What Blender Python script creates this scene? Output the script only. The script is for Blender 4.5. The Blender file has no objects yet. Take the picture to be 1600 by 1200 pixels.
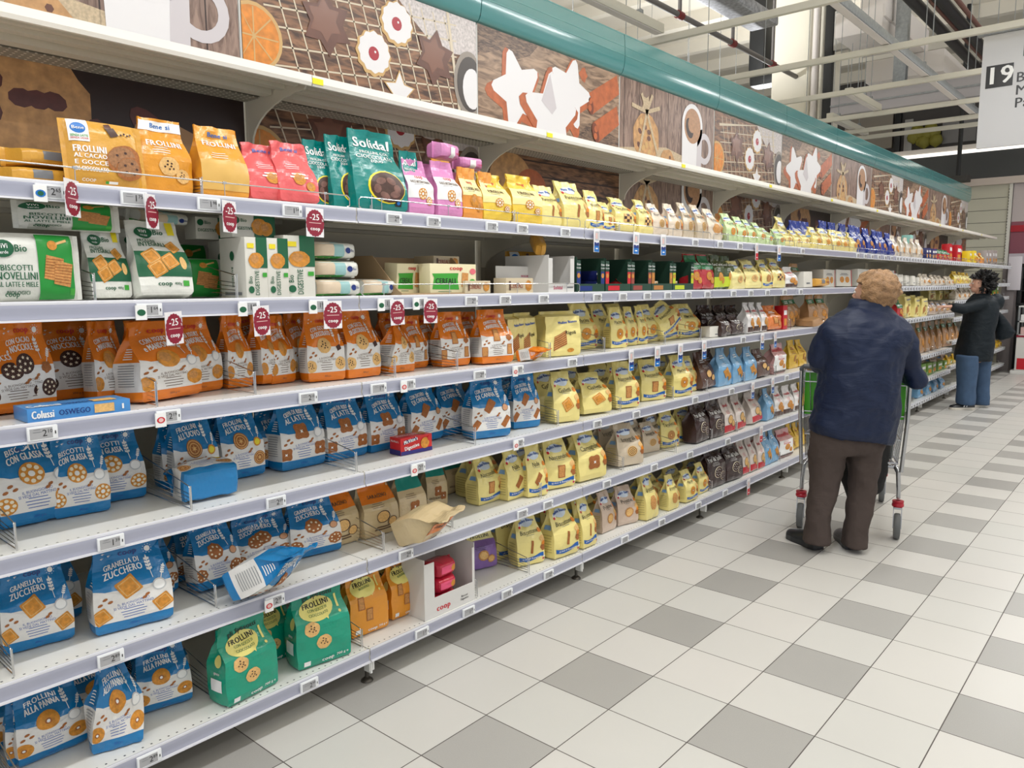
import bpy, bmesh, math, random
from mathutils import Vector, Matrix, noise, Euler
random.seed(11)
sc = bpy.context.scene
COL = sc.collection
PI = math.pi

def lin(c):
    return tuple(((x/255)/12.92 if x/255 <= .04045 else ((x/255+.055)/1.055)**2.4) for x in c)

# ---------------------------------------------------------------- camera
CAM = Vector((2.013, -2.136, 1.480))
CR = Vector((0.7570115, 0.6533835, -0.0048609))
CU = Vector((-0.0799484, 0.1000067, 0.9917696))
CF = Vector((-0.6484920, 0.7503923, -0.1279431))
FPX = 1204.45
cd = bpy.data.cameras.new('camera'); cam = bpy.data.objects.new('camera', cd); COL.objects.link(cam)
cd.sensor_fit = 'HORIZONTAL'; cd.sensor_width = 36; cd.lens = FPX/1600*36; cd.clip_end = 200; cd.clip_start = .02
cam.matrix_world = Matrix(((CR.x, CU.x, -CF.x, CAM.x), (CR.y, CU.y, -CF.y, CAM.y), (CR.z, CU.z, -CF.z, CAM.z), (0, 0, 0, 1)))
sc.camera = cam

# ---------------------------------------------------------------- world, exposure
sc.view_settings.view_transform = 'Standard'; sc.view_settings.look = 'None'
sc.view_settings.gamma = 1; sc.view_settings.use_curve_mapping = False
sc.view_settings.exposure = -0.34
wd = bpy.data.worlds.new('hall'); sc.world = wd; wd.use_nodes = True
bg = wd.node_tree.nodes['Background']; bg.inputs[0].default_value = (.95, .97, 1, 1); bg.inputs[1].default_value = 1.0
AISLE_W = 25
HALL_W = 22
def area(name, loc, sx, sy, power, col=(.985, .992, 1), rot=(0, 0, 0)):
    l = bpy.data.lights.new(name, 'AREA'); l.shape = 'RECTANGLE'; l.size = sx; l.size_y = sy
    l.energy = power; l.color = col
    o = bpy.data.objects.new(name, l); COL.objects.link(o); o.location = loc; o.rotation_euler = rot
    return o
LAMPS = []
UP_W = 120                                        # upward light added over the hall rows to brighten ceiling and column
for k in (0, 1, 2, 3, 4, 6, 7, 8, 9):
    LAMPS.append((0.92, -3.2+1.62*k, 3.56)); area('aisle_lamp_light', (0.92, -3.2+1.62*k, 3.515), .09, 1.48, AISLE_W*(1.25 if k in (4, 6) else 1))
for k in range(5):  # unseen lamp row added on the right for general ambient light
    LAMPS.append((3.7, -3+3.2*k, 3.9)); area('added_hall_light', (3.7, -3+3.2*k, 3.855), .16, 1.48, HALL_W); area('added_ceiling_uplight', (3.7, -3+3.2*k, 3.96), .16, 1.48, UP_W, rot=(PI, 0, 0))
for k in range(4):  # another unseen row, added behind the shelving to lift the ambient light
    LAMPS.append((-3.4, 1.2+3.1*k, 3.9)); area('added_hall_light', (-3.4, 1.2+3.1*k, 3.855), .16, 1.48, HALL_W); area('added_ceiling_uplight', (-3.4, 1.2+3.1*k, 3.96), .16, 1.48, UP_W, rot=(PI, 0, 0))

# ---------------------------------------------------------------- pixel -> place
def ray(px, py):
    return CF*FPX + CR*(px-800) - CU*(py-600)
def onz(px, py, z):
    d = ray(px, py); return CAM + d*((z-CAM.z)/d.z)
def onx(px, py, x):
    d = ray(px, py); return CAM + d*((x-CAM.x)/d.x)
def ony(px, py, y):
    d = ray(px, py); return CAM + d*((y-CAM.y)/d.y)
def y_on(px, z, x):                      # y of the point (x, y, z) seen at column px
    a = CR*FPX - CF*(px-800)             # (P-C).(CR*F - CF*(px-800)) = 0
    return CAM.y - ((x-CAM.x)*a.x + (z-CAM.z)*a.z)/a.y
def z_on(py, x, y):                      # z of the point (x, y) seen at row py
    a = CU*FPX + CF*(py-600)
    return CAM.z - ((x-CAM.x)*a.x + (y-CAM.y)*a.y)/a.z

# ---------------------------------------------------------------- materials
MATS = {}
def mat(name, c=(200, 200, 200), r=.5, metal=0., bump=0., bs=60., var=0., vs=20., emit=0., spec=.5, alpha=1., coat=0., trans=0.):
    if name in MATS: return MATS[name]
    m = bpy.data.materials.new(name); m.use_nodes = True; nt = m.node_tree; n = nt.nodes; L = nt.links
    b = n['Principled BSDF']; cl = (*lin(c), 1)
    b.inputs['Base Color'].default_value = cl; b.inputs['Roughness'].default_value = r
    b.inputs['Metallic'].default_value = metal; b.inputs['Specular IOR Level'].default_value = spec
    b.inputs['Coat Weight'].default_value = coat
    if coat: b.inputs['Coat Roughness'].default_value = .12
    if trans: b.inputs['Transmission Weight'].default_value = trans
    if alpha < 1: b.inputs['Alpha'].default_value = alpha
    if emit: b.inputs['Emission Color'].default_value = cl; b.inputs['Emission Strength'].default_value = emit
    if var or bump:
        tc = n.new('ShaderNodeTexCoord')
    if var:
        t = n.new('ShaderNodeTexNoise'); t.inputs['Scale'].default_value = vs; t.inputs['Detail'].default_value = 4
        L.new(tc.outputs['Object'], t.inputs['Vector'])
        rp = n.new('ShaderNodeMapRange'); rp.inputs[1].default_value = .3; rp.inputs[2].default_value = .7
        rp.inputs[3].default_value = 1-var; rp.inputs[4].default_value = 1+var
        L.new(t.outputs[0], rp.inputs[0])
        mx = n.new('ShaderNodeVectorMath'); mx.operation = 'SCALE'; mx.inputs[0].default_value = cl[:3]
        L.new(rp.outputs[0], mx.inputs['Scale']); L.new(mx.outputs[0], b.inputs['Base Color'])
    if bump:
        t = n.new('ShaderNodeTexNoise'); t.inputs['Scale'].default_value = bs; t.inputs['Detail'].default_value = 3
        L.new(tc.outputs['Object'], t.inputs['Vector'])
        bp = n.new('ShaderNodeBump'); bp.inputs['Strength'].default_value = bump; bp.inputs['Distance'].default_value = .01
        L.new(t.outputs[0], bp.inputs['Height']); L.new(bp.outputs[0], b.inputs['Normal'])
    MATS[name] = m; return m
def film(name, c, r=.27):                # printed plastic film
    return mat(name, c, r, bump=.45, bs=26, spec=.5, coat=.25)
def ink(name, c, r=.35, var=0., vs=60):
    return mat(name, c, r, var=var, vs=vs)

WHITE_MET = mat('white_enamel', (226, 226, 222), .35)
CREAM_MET = mat('cream_enamel', (214, 208, 192), .4)
RAILM = mat('price_rail_plastic', (160, 162, 178), .25, coat=.4)
RAILL = mat('rail_lip', (214, 214, 220), .25)
CHROME = mat('chrome_wire', (205, 205, 205), .18, metal=1)
DARKG = mat('dark_gap', (60, 58, 56), .6)

# ---------------------------------------------------------------- mesh basics
class MB:
    """collects geometry with materials, then links it as one mesh object"""
    def __init__(s): s.v = []; s.f = []; s.m = []; s.mats = []; s.smooth = []
    def mi(s, m):
        if m not in s.mats: s.mats.append(m)
        return s.mats.index(m)
    def add(s, vs, fs, m, smooth=False, mtx=None):
        o = len(s.v); k = s.mi(m)
        s.v += [tuple(mtx @ Vector(p)) for p in vs] if mtx is not None else [tuple(p) for p in vs]
        for f in fs: s.f.append(tuple(i+o for i in f)); s.m.append(k); s.smooth.append(smooth)
    def box(s, x0, x1, y0, y1, z0, z1, m, mtx=None):
        vs = [(x, y, z) for z in (z0, z1) for y in (y0, y1) for x in (x0, x1)]
        s.add(vs, [(0, 2, 3, 1), (4, 5, 7, 6), (0, 1, 5, 4), (2, 6, 7, 3), (0, 4, 6, 2), (1, 3, 7, 5)], m, mtx=mtx)
    def bbox(s, x0, x1, y0, y1, z0, z1, m, b=.003, mtx=None):   # chamfered box
        bm = bmesh.new(); bmesh.ops.create_cube(bm, size=1)
        for v in bm.verts: v.co = ((x0+x1)/2+v.co.x*(x1-x0), (y0+y1)/2+v.co.y*(y1-y0), (z0+z1)/2+v.co.z*(z1-z0))
        bmesh.ops.bevel(bm, geom=bm.edges[:], offset=b, segments=2, affect='EDGES', profile=.6)
        bm.verts.index_update()
        s.add([v.co.copy() for v in bm.verts], [[v.index for v in f.verts] for f in bm.faces], m, True, mtx); bm.free()
    def tube(s, pts, r, m, n=6, closed=False, cap=True):
        pts = [Vector(p) for p in pts]; N = len(pts); rings = []; up = None
        for i, p in enumerate(pts):
            a = pts[(i-1) % N] if (closed or i) else p; c = pts[(i+1) % N] if (closed or i < N-1) else p
            t = (c-a).normalized()
            if up is None:
                up = Vector((0, 0, 1)) if abs(t.z) < .9 else Vector((1, 0, 0))
            x = t.cross(up)
            if x.length < 1e-5: x = t.cross(Vector((0, 1, 0)))
            x.normalize(); y = x.cross(t).normalized(); up = y
            rr = r[i] if isinstance(r, (list, tuple)) else r
            rings.append([p+x*math.cos(k*2*PI/n)*rr+y*math.sin(k*2*PI/n)*rr for k in range(n)])
        vs = [v for rg in rings for v in rg]; fs = []
        for i in range(N if closed else N-1):
            j = (i+1) % N
            for k in range(n): fs.append((i*n+k, i*n+(k+1) % n, j*n+(k+1) % n, j*n+k))
        if cap and not closed: fs += [tuple(range(n))[::-1], tuple((N-1)*n+k for k in range(n))]
        s.add(vs, fs, m, True)
    def loft(s, rings, m, cap=True, smooth=True):
        n = len(rings[0]); vs = [v for r_ in rings for v in r_]; fs = []
        for i in range(len(rings)-1):
            for k in range(n): fs.append((i*n+k, i*n+(k+1) % n, (i+1)*n+(k+1) % n, (i+1)*n+k))
        if cap: fs += [tuple(range(n))[::-1], tuple((len(rings)-1)*n+k for k in range(n))]
        s.add(vs, fs, m, smooth)
    def extrude_y(s, prof, y0, y1, m, smooth=False):
        n = len(prof); vs = [(x, y0, z) for x, z in prof]+[(x, y1, z) for x, z in prof]
        fs = [(i, (i+1) % n, n+(i+1) % n, n+i) for i in range(n)]+[tuple(range(n))[::-1], tuple(range(n, 2*n))]
        s.add(vs, fs, m, smooth)
    def lathe(s, prof, m, n=20, mtx=None):
        vs = [(r*math.cos(k*2*PI/n), r*math.sin(k*2*PI/n), z) for r, z in prof for k in range(n)]
        fs = [(i*n+k, i*n+(k+1) % n, (i+1)*n+(k+1) % n, (i+1)*n+k) for i in range(len(prof)-1) for k in range(n)]
        s.add(vs, fs, m, True, mtx)
    def mesh(s, name):
        me = bpy.data.meshes.new(name); me.from_pydata(s.v, [], s.f)
        for m in s.mats: me.materials.append(m)
        me.polygons.foreach_set('material_index', s.m); me.polygons.foreach_set('use_smooth', s.smooth)
        me.update()
        if any(s.smooth): me.set_sharp_from_angle(angle=math.radians(48))
        return me
    def build(s, name, parent=None, loc=None):
        o = bpy.data.objects.new(name, s.mesh(name)); COL.objects.link(o)
        if parent: o.parent = parent
        if loc: o.location = loc
        return o
def tag(o, label=None, cat=None, group=None, kind=None):
    if label: o['label'] = label
    if cat: o['category'] = cat
    if group: o['group'] = group
    if kind: o['kind'] = kind
    return o
def empty(name, loc=(0, 0, 0), rz=0):
    o = bpy.data.objects.new(name, None); COL.objects.link(o); o.location = loc; o.rotation_euler = (0, 0, rz); o.empty_display_size = .05
    return o

# ---------------------------------------------------------------- flat artwork (lettering, cookies ...) mapped onto surfaces
_TX = {}
def text_mesh(st, bold=0.):
    k = (st, bold)
    if k in _TX: return _TX[k]
    cu = bpy.data.curves.new('t', 'FONT'); cu.body = st; cu.size = 1; cu.align_x = 'CENTER'; cu.align_y = 'CENTER'
    cu.resolution_u = 2; cu.space_line = .8; cu.space_character = 1+2.4*bold
    ob = bpy.data.objects.new('t', cu); COL.objects.link(ob)
    me = bpy.data.meshes.new_from_object(ob.evaluated_get(bpy.context.evaluated_depsgraph_get()))
    vs = [(v.co.x, v.co.y) for v in me.vertices]; fs = [tuple(p.vertices) for p in me.polygons]
    bpy.data.objects.remove(ob); bpy.data.curves.remove(cu); bpy.data.meshes.remove(me)
    if bold:                             # heavier strokes: the same glyphs laid twice, a hair apart
        pass
    xs = [v[0] for v in vs] or [0]
    _TX[k] = (vs, fs, max(xs)-min(xs)); return _TX[k]
def split_long(vs, fs, L):
    """cuts flat faces until no edge is longer than L, so that they follow a curved surface"""
    vs = list(vs); tr = []
    for f in fs:
        for i in range(1, len(f)-1): tr.append((f[0], f[i], f[i+1]))
    for it in range(5):
        mid = {}; out = []; any_ = False
        def md(i, j):
            if math.hypot(vs[i][0]-vs[j][0], vs[i][1]-vs[j][1]) <= L: return None
            k = (min(i, j), max(i, j))
            if k not in mid: mid[k] = len(vs); vs.append(((vs[i][0]+vs[j][0])/2, (vs[i][1]+vs[j][1])/2))
            return mid[k]
        for a, b, c in tr:
            p, q, r = md(a, b), md(b, c), md(c, a); n = (p is not None)+(q is not None)+(r is not None)
            if n == 0: out.append((a, b, c)); continue
            any_ = True
            if n == 3: out += [(a, p, r), (p, b, q), (r, q, c), (p, q, r)]
            else:
                pts = [a]+([p] if p is not None else [])+[b]+([q] if q is not None else [])+[c]+([r] if r is not None else [])
                if n == 1:
                    k = next(i for i, v in enumerate(pts) if v in (p, q, r) and v not in (a, b, c)); o = pts[(k+2) % 4]
                    out += [(pts[k], pts[(k+1) % 4], o), (pts[k], o, pts[(k+3) % 4])]
                else:
                    if p is None: out += [(q, c, r), (a, b, q), (a, q, r)]
                    elif q is None: out += [(a, p, r), (p, b, c), (p, c, r)]
                    else: out += [(p, b, q), (a, p, q), (a, q, c)]
        tr = out
        if not any_: break
    return vs, tr
class Art:
    """shapes in a flat (a, b) frame in metres, layer by layer"""
    def __init__(s): s.items = []
    def poly(s, vs, fs, m, layer=1): s.items.append((vs, fs, m, layer)); return s
    def grid(s, lo, hi, m, layer=1, n=10, k=3):          # between two curves a->b, given as functions t->(a,b)
        vs = []; fs = []
        for i in range(n+1):
            A = lo(i/n); B = hi(i/n)
            for j in range(k+1): vs.append((A[0]+(B[0]-A[0])*j/k, A[1]+(B[1]-A[1])*j/k))
        for i in range(n):
            for j in range(k):
                q = i*(k+1)+j; fs.append((q, q+k+1, q+k+2, q+1))
        return s.poly(vs, fs, m, layer)
    def rect(s, a0, b0, a1, b1, m, layer=1, n=6, k=3):
        return s.grid(lambda t: (a0+(a1-a0)*t, b0), lambda t: (a0+(a1-a0)*t, b1), m, layer, n, k)
    def fan(s, pts, m, layer=1, rings=2, c=None):
        n = len(pts); cx = sum(p[0] for p in pts)/n; cy = sum(p[1] for p in pts)/n
        if c: cx, cy = c
        vs = [(cx, cy)]; fs = []
        for q in range(1, rings+1):
            vs += [(cx+(p[0]-cx)*q/rings, cy+(p[1]-cy)*q/rings) for p in pts]
        for i in range(n): fs.append((0, 1+i, 1+(i+1) % n))
        for q in range(1, rings):
            for i in range(n):
                a = 1+(q-1)*n; fs.append((a+i, a+n+i, a+n+(i+1) % n, a+(i+1) % n))
        return s.poly(vs, fs, m, layer)
    def disc(s, x, y, r, m, layer=1, n=16, sx=1., rot=0., wob=0., lobes=0, rings=2):
        pts = []
        for i in range(n):
            t = i*2*PI/n; rr = r*(1+wob*math.sin(lobes*t)) if lobes else r*(1+wob*math.sin(i*2.3+x*50))
            a, b = rr*math.cos(t)*sx, rr*math.sin(t); pts.append((x+a*math.cos(rot)-b*math.sin(rot), y+a*math.sin(rot)+b*math.cos(rot)))
        return s.fan(pts, m, layer, rings)
    def ring(s, x, y, r0, r1, m, layer=1, n=20):
        vs = []; fs = []
        for i in range(n):
            t = i*2*PI/n; vs += [(x+r0*math.cos(t), y+r0*math.sin(t)), (x+r1*math.cos(t), y+r1*math.sin(t))]
        for i in range(n): j = (i+1) % n; fs.append((2*i, 2*i+1, 2*j+1, 2*j))
        return s.poly(vs, fs, m, layer)
    def star(s, x, y, r, m, layer=1, n=5, q=.45, rot=PI/2):
        return s.fan([(x+(r if i % 2 == 0 else r*q)*math.cos(rot+i*PI/n), y+(r if i % 2 == 0 else r*q)*math.sin(rot+i*PI/n)) for i in range(2*n)], m, layer)
    def text(s, st, x, y, size, m, layer=2, rot=0., arc=0., bold=.02, maxw=None, sx=1.):
        vs, fs, w = text_mesh(st, bold)
        if maxw and w*size*sx > maxw: sx = maxw/(w*size)
        out = []
        for a, b in vs:
            a *= size*sx; b *= size
            if arc: b += arc*(1-(a/(w*size*sx/2+1e-6))**2)*1.0
            out.append((x+a*math.cos(rot)-b*math.sin(rot), y+a*math.sin(rot)+b*math.cos(rot)))
        if bold:
            q = bold*.7*size; c_, n_ = math.cos(rot), math.sin(rot)
            s.poly([(a-q*c_, b-q*n_) for a, b in out], fs, m, layer-.3); s.poly([(a+q*c_, b+q*n_) for a, b in out], fs, m, layer+.3)
        return s.poly(out, fs, m, layer)
    def lines(s, x, y, w, n, dy, m, layer=2, th=.0016):   # block of very small print
        for i in range(n):
            ww = w*(.7+.3*((i*37) % 10)/10); s.rect(x-ww/2, y-i*dy, x+ww/2, y-i*dy+th, m, layer, 3, 1)
        return s
    def barcode(s, x, y, w, h, m, mw, layer=2):
        s.rect(x-w*.6, y-h*.65, x+w*.6, y+h*.65, mw, layer, 2, 1)
        for i in range(9): s.rect(x-w/2+w*i/9, y-h/2, x-w/2+w*i/9+w*(.04+.03*(i % 3)), y+h/2, m, layer+1, 1, 1)
        return s
    def wheat(s, x, y, h, m, rot=.0, layer=2):
        c, n_ = math.cos(rot), math.sin(rot)
        def T(a, b): return (x+a*c-b*n_, y+a*n_+b*c)
        s.poly([T(-.001, 0), T(.001, 0), T(.001, h), T(-.001, h)], [(0, 1, 2, 3)], m, layer)
        for i in range(4):
            b = h*(.35+.16*i)
            for q in (-1, 1):
                s.poly([T(0, b), T(q*h*.13, b+h*.06), T(q*h*.12, b+h*.17), T(q*h*.02, b+h*.12)], [(0, 1, 2, 3) if q > 0 else (3, 2, 1, 0)], m, layer)
        s.poly([T(-.004, h*.95), T(.004, h*.95), T(0, h*1.15)], [(0, 1, 2)], m, layer)
        return s
    def bake(s, mb, S, step=.0005, base=.0009, fine=0.):
        for vs, fs, m, layer in s.items:
            off = base+step*layer
            if fine: vs, fs = split_long(vs, fs, fine)
            mb.add([S(a, b, off) for a, b in vs], fs, m, False)
def flat(origin, ax, bx, nx):
    o = Vector(origin); ax = Vector(ax); bx = Vector(bx); nx = Vector(nx)
    return lambda a, b, off: o+ax*a+bx*b+nx*off
def smooth(a, b, x):
    t = min(1, max(0, (x-a)/max(b-a, .04))); return t*t*(3-2*t)
# ---------------------------------------------------------------- inks
iW = ink('ink_white', (240, 240, 238)); iK = ink('ink_black', (30, 28, 28)); iG = ink('ink_grey', (120, 122, 126))
iR = ink('ink_red', (200, 30, 45)); iN = ink('ink_navy', (22, 48, 120)); iB = ink('ink_blue', (20, 110, 190))
iDB = ink('ink_deep_blue', (30, 80, 165)); iGr = ink('ink_green', (22, 105, 60)); iLG = ink('ink_light_green', (60, 160, 50))
iY = ink('ink_yellow', (235, 215, 40)); iM = ink('ink_magenta', (190, 30, 90)); iBor = ink('ink_burgundy', (140, 30, 52))
iCr = ink('ink_cream', (240, 228, 160)); iPk = ink('ink_pale_pink', (226, 190, 184)); iLB = ink('ink_light_blue', (130, 170, 215))
iO = ink('ink_orange', (224, 130, 25)); iSil = ink('ink_silver', (190, 192, 194)); iTx = ink('ink_brown_text', (95, 70, 50))
CK = ink('cookie_baked', (196, 138, 76), .6, .22, 150); CKL = ink('cookie_light', (222, 178, 112), .6, .16, 150)
CKD = ink('cookie_dark', (62, 34, 26), .6, .25, 150); CKB = ink('cookie_brown', (160, 96, 44), .6, .25, 150)
CKG = ink('cookie_golden', (206, 138, 48), .6, .25, 90); CHO = ink('chocolate_print', (70, 42, 32), .4, .2, 60)
iGl = ink('icing', (238, 226, 200), .5)

def cookie(A, x, y, r, kind, L=3):
    if kind == 'ring':
        A.disc(x, y, r, CKG, L, 18)
        for i in range(8): A.disc(x+r*.66*math.cos(i*.785), y+r*.66*math.sin(i*.785), r*.2, iGl, L+1, 8, rings=1)
        A.disc(x, y, r*.26, iW, L+1, 12, rings=1)
    elif kind == 'panna':
        A.disc(x, y, r, CKG, L, 18); A.ring(x, y, r*.16, r*.3, CKB, L+1); A.disc(x, y, r*.16, iW, L+1, 10, rings=1)
    elif kind == 'choc':
        A.disc(x, y, r, CKL, L, 18, wob=.03)
        for i in range(7): A.disc(x+r*.6*math.cos(i*2.4)*(.3+.1*i), y+r*.6*math.sin(i*2.4)*(.3+.1*i), r*.11, CKD, L+1, 6, rings=1)
    elif kind == 'star':
        A.disc(x, y, r, CKD, L, 18)
        for i in range(8): A.star(x+r*.62*math.cos(i*.9)*(1 if i else 0), y+r*.62*math.sin(i*.9)*(1 if i else 0), r*.2, iGl, L+1)
    elif kind == 'golden':
        A.disc(x, y, r, CKG, L, 18, wob=.03); A.disc(x-r*.2, y+r*.2, r*.55, CK, L+1, 12, wob=.08)
    elif kind == 'spiral':
        A.disc(x, y, r, CKB, L, 18); A.ring(x, y, r*.78, r*.88, CKL, L+1); A.ring(x, y, r*.5, r*.6, CKL, L+1); A.star(x, y, r*.4, CKL, L+1, 6, .35)
    elif kind == 'flower':
        A.fan([(x+r*(1+.16*math.cos(4*t+PI))*math.cos(t), y+r*(1+.16*math.cos(4*t+PI))*math.sin(t)) for t in [i*2*PI/24 for i in range(24)]], CKB, L)
        A.star(x, y, r*.28, iW, L+1, 4, .4, PI/4)
    elif kind == 'log':
        t = .9; c, s = math.cos(t), math.sin(t)
        A.fan([(x+a*r*c-b*r*s, y+a*r*s+b*r*c) for a, b in ((-1, -.4), (-.9, -.5), (.9, -.5), (1, -.4), (1, .4), (.9, .5), (-.9, .5), (-1, .4))], CKB, L)
    elif kind == 'square':
        t = .5; c, s = math.cos(t), math.sin(t)
        for q, m in ((1, CKG), (.8, CKL), (.7, CKG)):
            A.fan([(x+a*r*c*q-b*r*s*q, y+a*r*s*q+b*r*c*q) for a, b in ((-.8, -.9), (.8, -.9), (.9, -.8), (.9, .8), (.8, .9), (-.8, .9), (-.9, .8), (-.9, -.8))], m, L+(q < 1)+(q < .75))
    elif kind == 'granella':
        A.fan([(x+r*(1+.06*math.cos(8*t))*math.cos(t), y+r*(1+.06*math.cos(8*t))*math.sin(t)) for t in [i*2*PI/24 for i in range(24)]], CKB, L)
        for i in range(7): A.disc(x+r*.6*math.cos(i*.9), y+r*.6*math.sin(i*.9), r*.14, iGl, L+1, 6, rings=1)
    elif kind == 'half':
        A.disc(x, y, r, CHO, L, 16); A.disc(x-r*.05, y, r*.88, CKL, L+1, 16)
    elif kind == 'rect':
        A.fan([(x-r*.6, y-r), (x+r*.6, y-r), (x+r*.6, y+r), (x-r*.6, y+r)], CKB, L); A.fan([(x-r*.45, y-r*.85), (x+r*.45, y-r*.85), (x+r*.45, y+r*.85), (x-r*.45, y+r*.85)], CK, L+1)
    elif kind == 'petit':
        A.fan([(x+r*(1+.05*math.cos(12*t))*math.cos(t), y+r*(1+.05*math.cos(12*t))*math.sin(t)) for t in [i*2*PI/36 for i in range(36)]], CK, L); A.disc(x, y, r*.75, CKL, L+1, 16)
    elif kind == 'check':
        for i in range(3):
            for j in range(3):
                A.rect(x+(i-1.5)*r*.6, y+(j-1.5)*r*.6, x+(i-.5)*r*.6, y+(j-.5)*r*.6, CHO if (i+j) % 2 else CKL, L, 1, 1)
    elif kind == 'swirl':
        A.disc(x, y, r, CKL, L, 18)
        for q in (.82, .52, .25): A.ring(x, y, r*q-r*.1, r*q, CKD, L+1)
    elif kind == 'rose':
        A.disc(x, y, r, CK, L, 18, wob=.05)
        for q in (.85, .6, .35): A.ring(x, y, r*q-r*.05, r*q, CKL, L+1)
    elif kind == 'stick':
        A.fan([(x-r*.25, y-r), (x+r*.15, y-r*1.05), (x+r*.35, y+r), (x-r*.05, y+r*1.1)], CKB, L)
    elif kind == 'pds':
        A.disc(x, y, r, iGl, L, 20); A.disc(x+r*.06, y-r*.02, r*.92, CKD, L+1, 20)
        for i in range(9): A.star(x+r*.55*math.cos(i*.75)*(1 if i else 0), y+r*.55*math.sin(i*.75)*(1 if i else 0), r*.13, iW, L+2)

# ---------------------------------------------------------------- pack shapes (front faces local -Y, base on z = 0)
def bag_mesh(name, w, h, d, zones, art=None, side=None, topw=.86, sh=.46, bulge=.012, seed=1, bend=0., twist=0., crease=.0055, notch=False):
    """gusseted plastic bag: boxy base, shoulders sloping to a flat welded top edge"""
    def Wp(v): return 1-(1-topw)*smooth(sh, .95, v)+.03*math.sin(PI*min(1, v/.6))
    def Dp(v): return (.9+.1*smooth(0, .1, v))*(1-.93*smooth(sh, .9, v)**.85)
    def wr(a, b, s_): return crease*noise.noise(Vector((a*2.2+seed*7, b*5+seed, s_*3)))*(1.0+1.6*smooth(.35, .8, b))
    def fin(x, y, z, v):
        if twist: t = twist*v; x, y = x*math.cos(t)-y*math.sin(t), x*math.sin(t)+y*math.cos(t)
        q = max(0, v-.62)
        return Vector((x+.02*crease/.0055*noise.noise(Vector((seed, v*2, 3)))*v*.3, y+bend*q*q*h*3, z-abs(bend)*q*q*h*.9))
    def F(u, v, off=0.):
        y = -(d/2*Dp(v)+bulge*(1-u*u)*math.sin(PI*min(1, v/.82)))-off+wr(u, v, 0)
        zz = h*v-(0 if v < .96 or not notch else (.02*(1-abs(u))))
        return fin(u*w/2*Wp(v), y, zz+off*.3*smooth(sh, .9, v), v)
    def B(u, v): return fin(u*w/2*Wp(v), d/2*Dp(v)+bulge*.8*(1-u*u)*math.sin(PI*min(1, v/.82))+wr(u, v, 2)*(1-smooth(.25, .7, v))+wr(u, v, 0)*smooth(.25, .7, v), h*v, v)
    def Sd(q, t, v, off=0.):             # q=-1 left, t 0 front .. 1 back
        pin = 1-.20*smooth(.3, .8, v)*(1-smooth(.86, .94, v))*math.sin(PI*t)
        return fin(q*(w/2*Wp(v)*pin+off+.004*math.sin(PI*t)*(1-smooth(.2, .5, v))), d/2*Dp(v)*(2*t-1), h*v, v)
    nf, ns = 12, 4
    cuts = sorted({z_[0] for z_ in zones})
    vs_ = [0, .03]
    for i in range(1, 19): vs_.append(i/18)
    for c in cuts:
        j = min(range(len(vs_)), key=lambda k: abs(vs_[k]-c)); vs_[j] = c
    vs_ = sorted(set(vs_)); mb = MB(); loops = []
    for v in vs_:
        e = 0.93 if v == 0 else 1
        lp = [F(-1+2*i/nf, v) for i in range(nf+1)]+[Sd(1, k/ns, v) for k in range(1, ns)]
        lp += [B(1-2*i/nf, v) for i in range(nf+1)]+[Sd(-1, 1-k/ns, v) for k in range(1, ns)]
        if e < 1: lp = [Vector((p.x*e, p.y*e, p.z)) for p in lp]
        loops.append(lp)
    n = len(loops[0])
    for i in range(len(vs_)-1):
        m = next((z_[1] for z_ in zones if vs_[i]+1e-6 < z_[0]), zones[-1][1])
        mb.add(loops[i]+loops[i+1], [t for k in range(n) for t in ((k, (k+1) % n, n+(k+1) % n), (k, n+(k+1) % n, n+k))], m, True)
    mb.add(loops[0], [tuple(range(n))[::-1]], zones[0][1]); mb.add(loops[-1], [tuple(range(n))], zones[-1][1])
    def FG(u, v, off):                   # the point on the facets of the front, lifted by off
        i = min(nf-1, int((u+1)/2*nf)); fu = (u+1)/2*nf-i
        j = max(q for q in range(len(vs_)-1) if vs_[q] <= v+1e-9); fv = (v-vs_[j])/(vs_[j+1]-vs_[j])
        a, b, c, d_ = loops[j][i], loops[j][i+1], loops[j+1][i+1], loops[j+1][i]
        return (a+(b-a)*fu+(c-b)*fv if fu >= fv else a+(d_-a)*fv+(c-d_)*fu)+Vector((math.sin(twist*v)*off, -math.cos(twist*v)*off, off*.4*smooth(sh, .9, v)))
    if art: art.bake(mb, lambda a, b, off: FG(max(-1, min(1, a/(w/2))), max(0, min(1, b/h)), off), .0004, .0010, .010)
    if side:                             # a: 0 at the front edge of the left gusset, d at its back; b height
        side.bake(mb, lambda a, b, off: Sd(-1, max(0, min(1, a/d)), max(0, min(1, b/h)), off+.0006))
    return weld(mb.mesh(name))
def weld(me):
    return me
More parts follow.
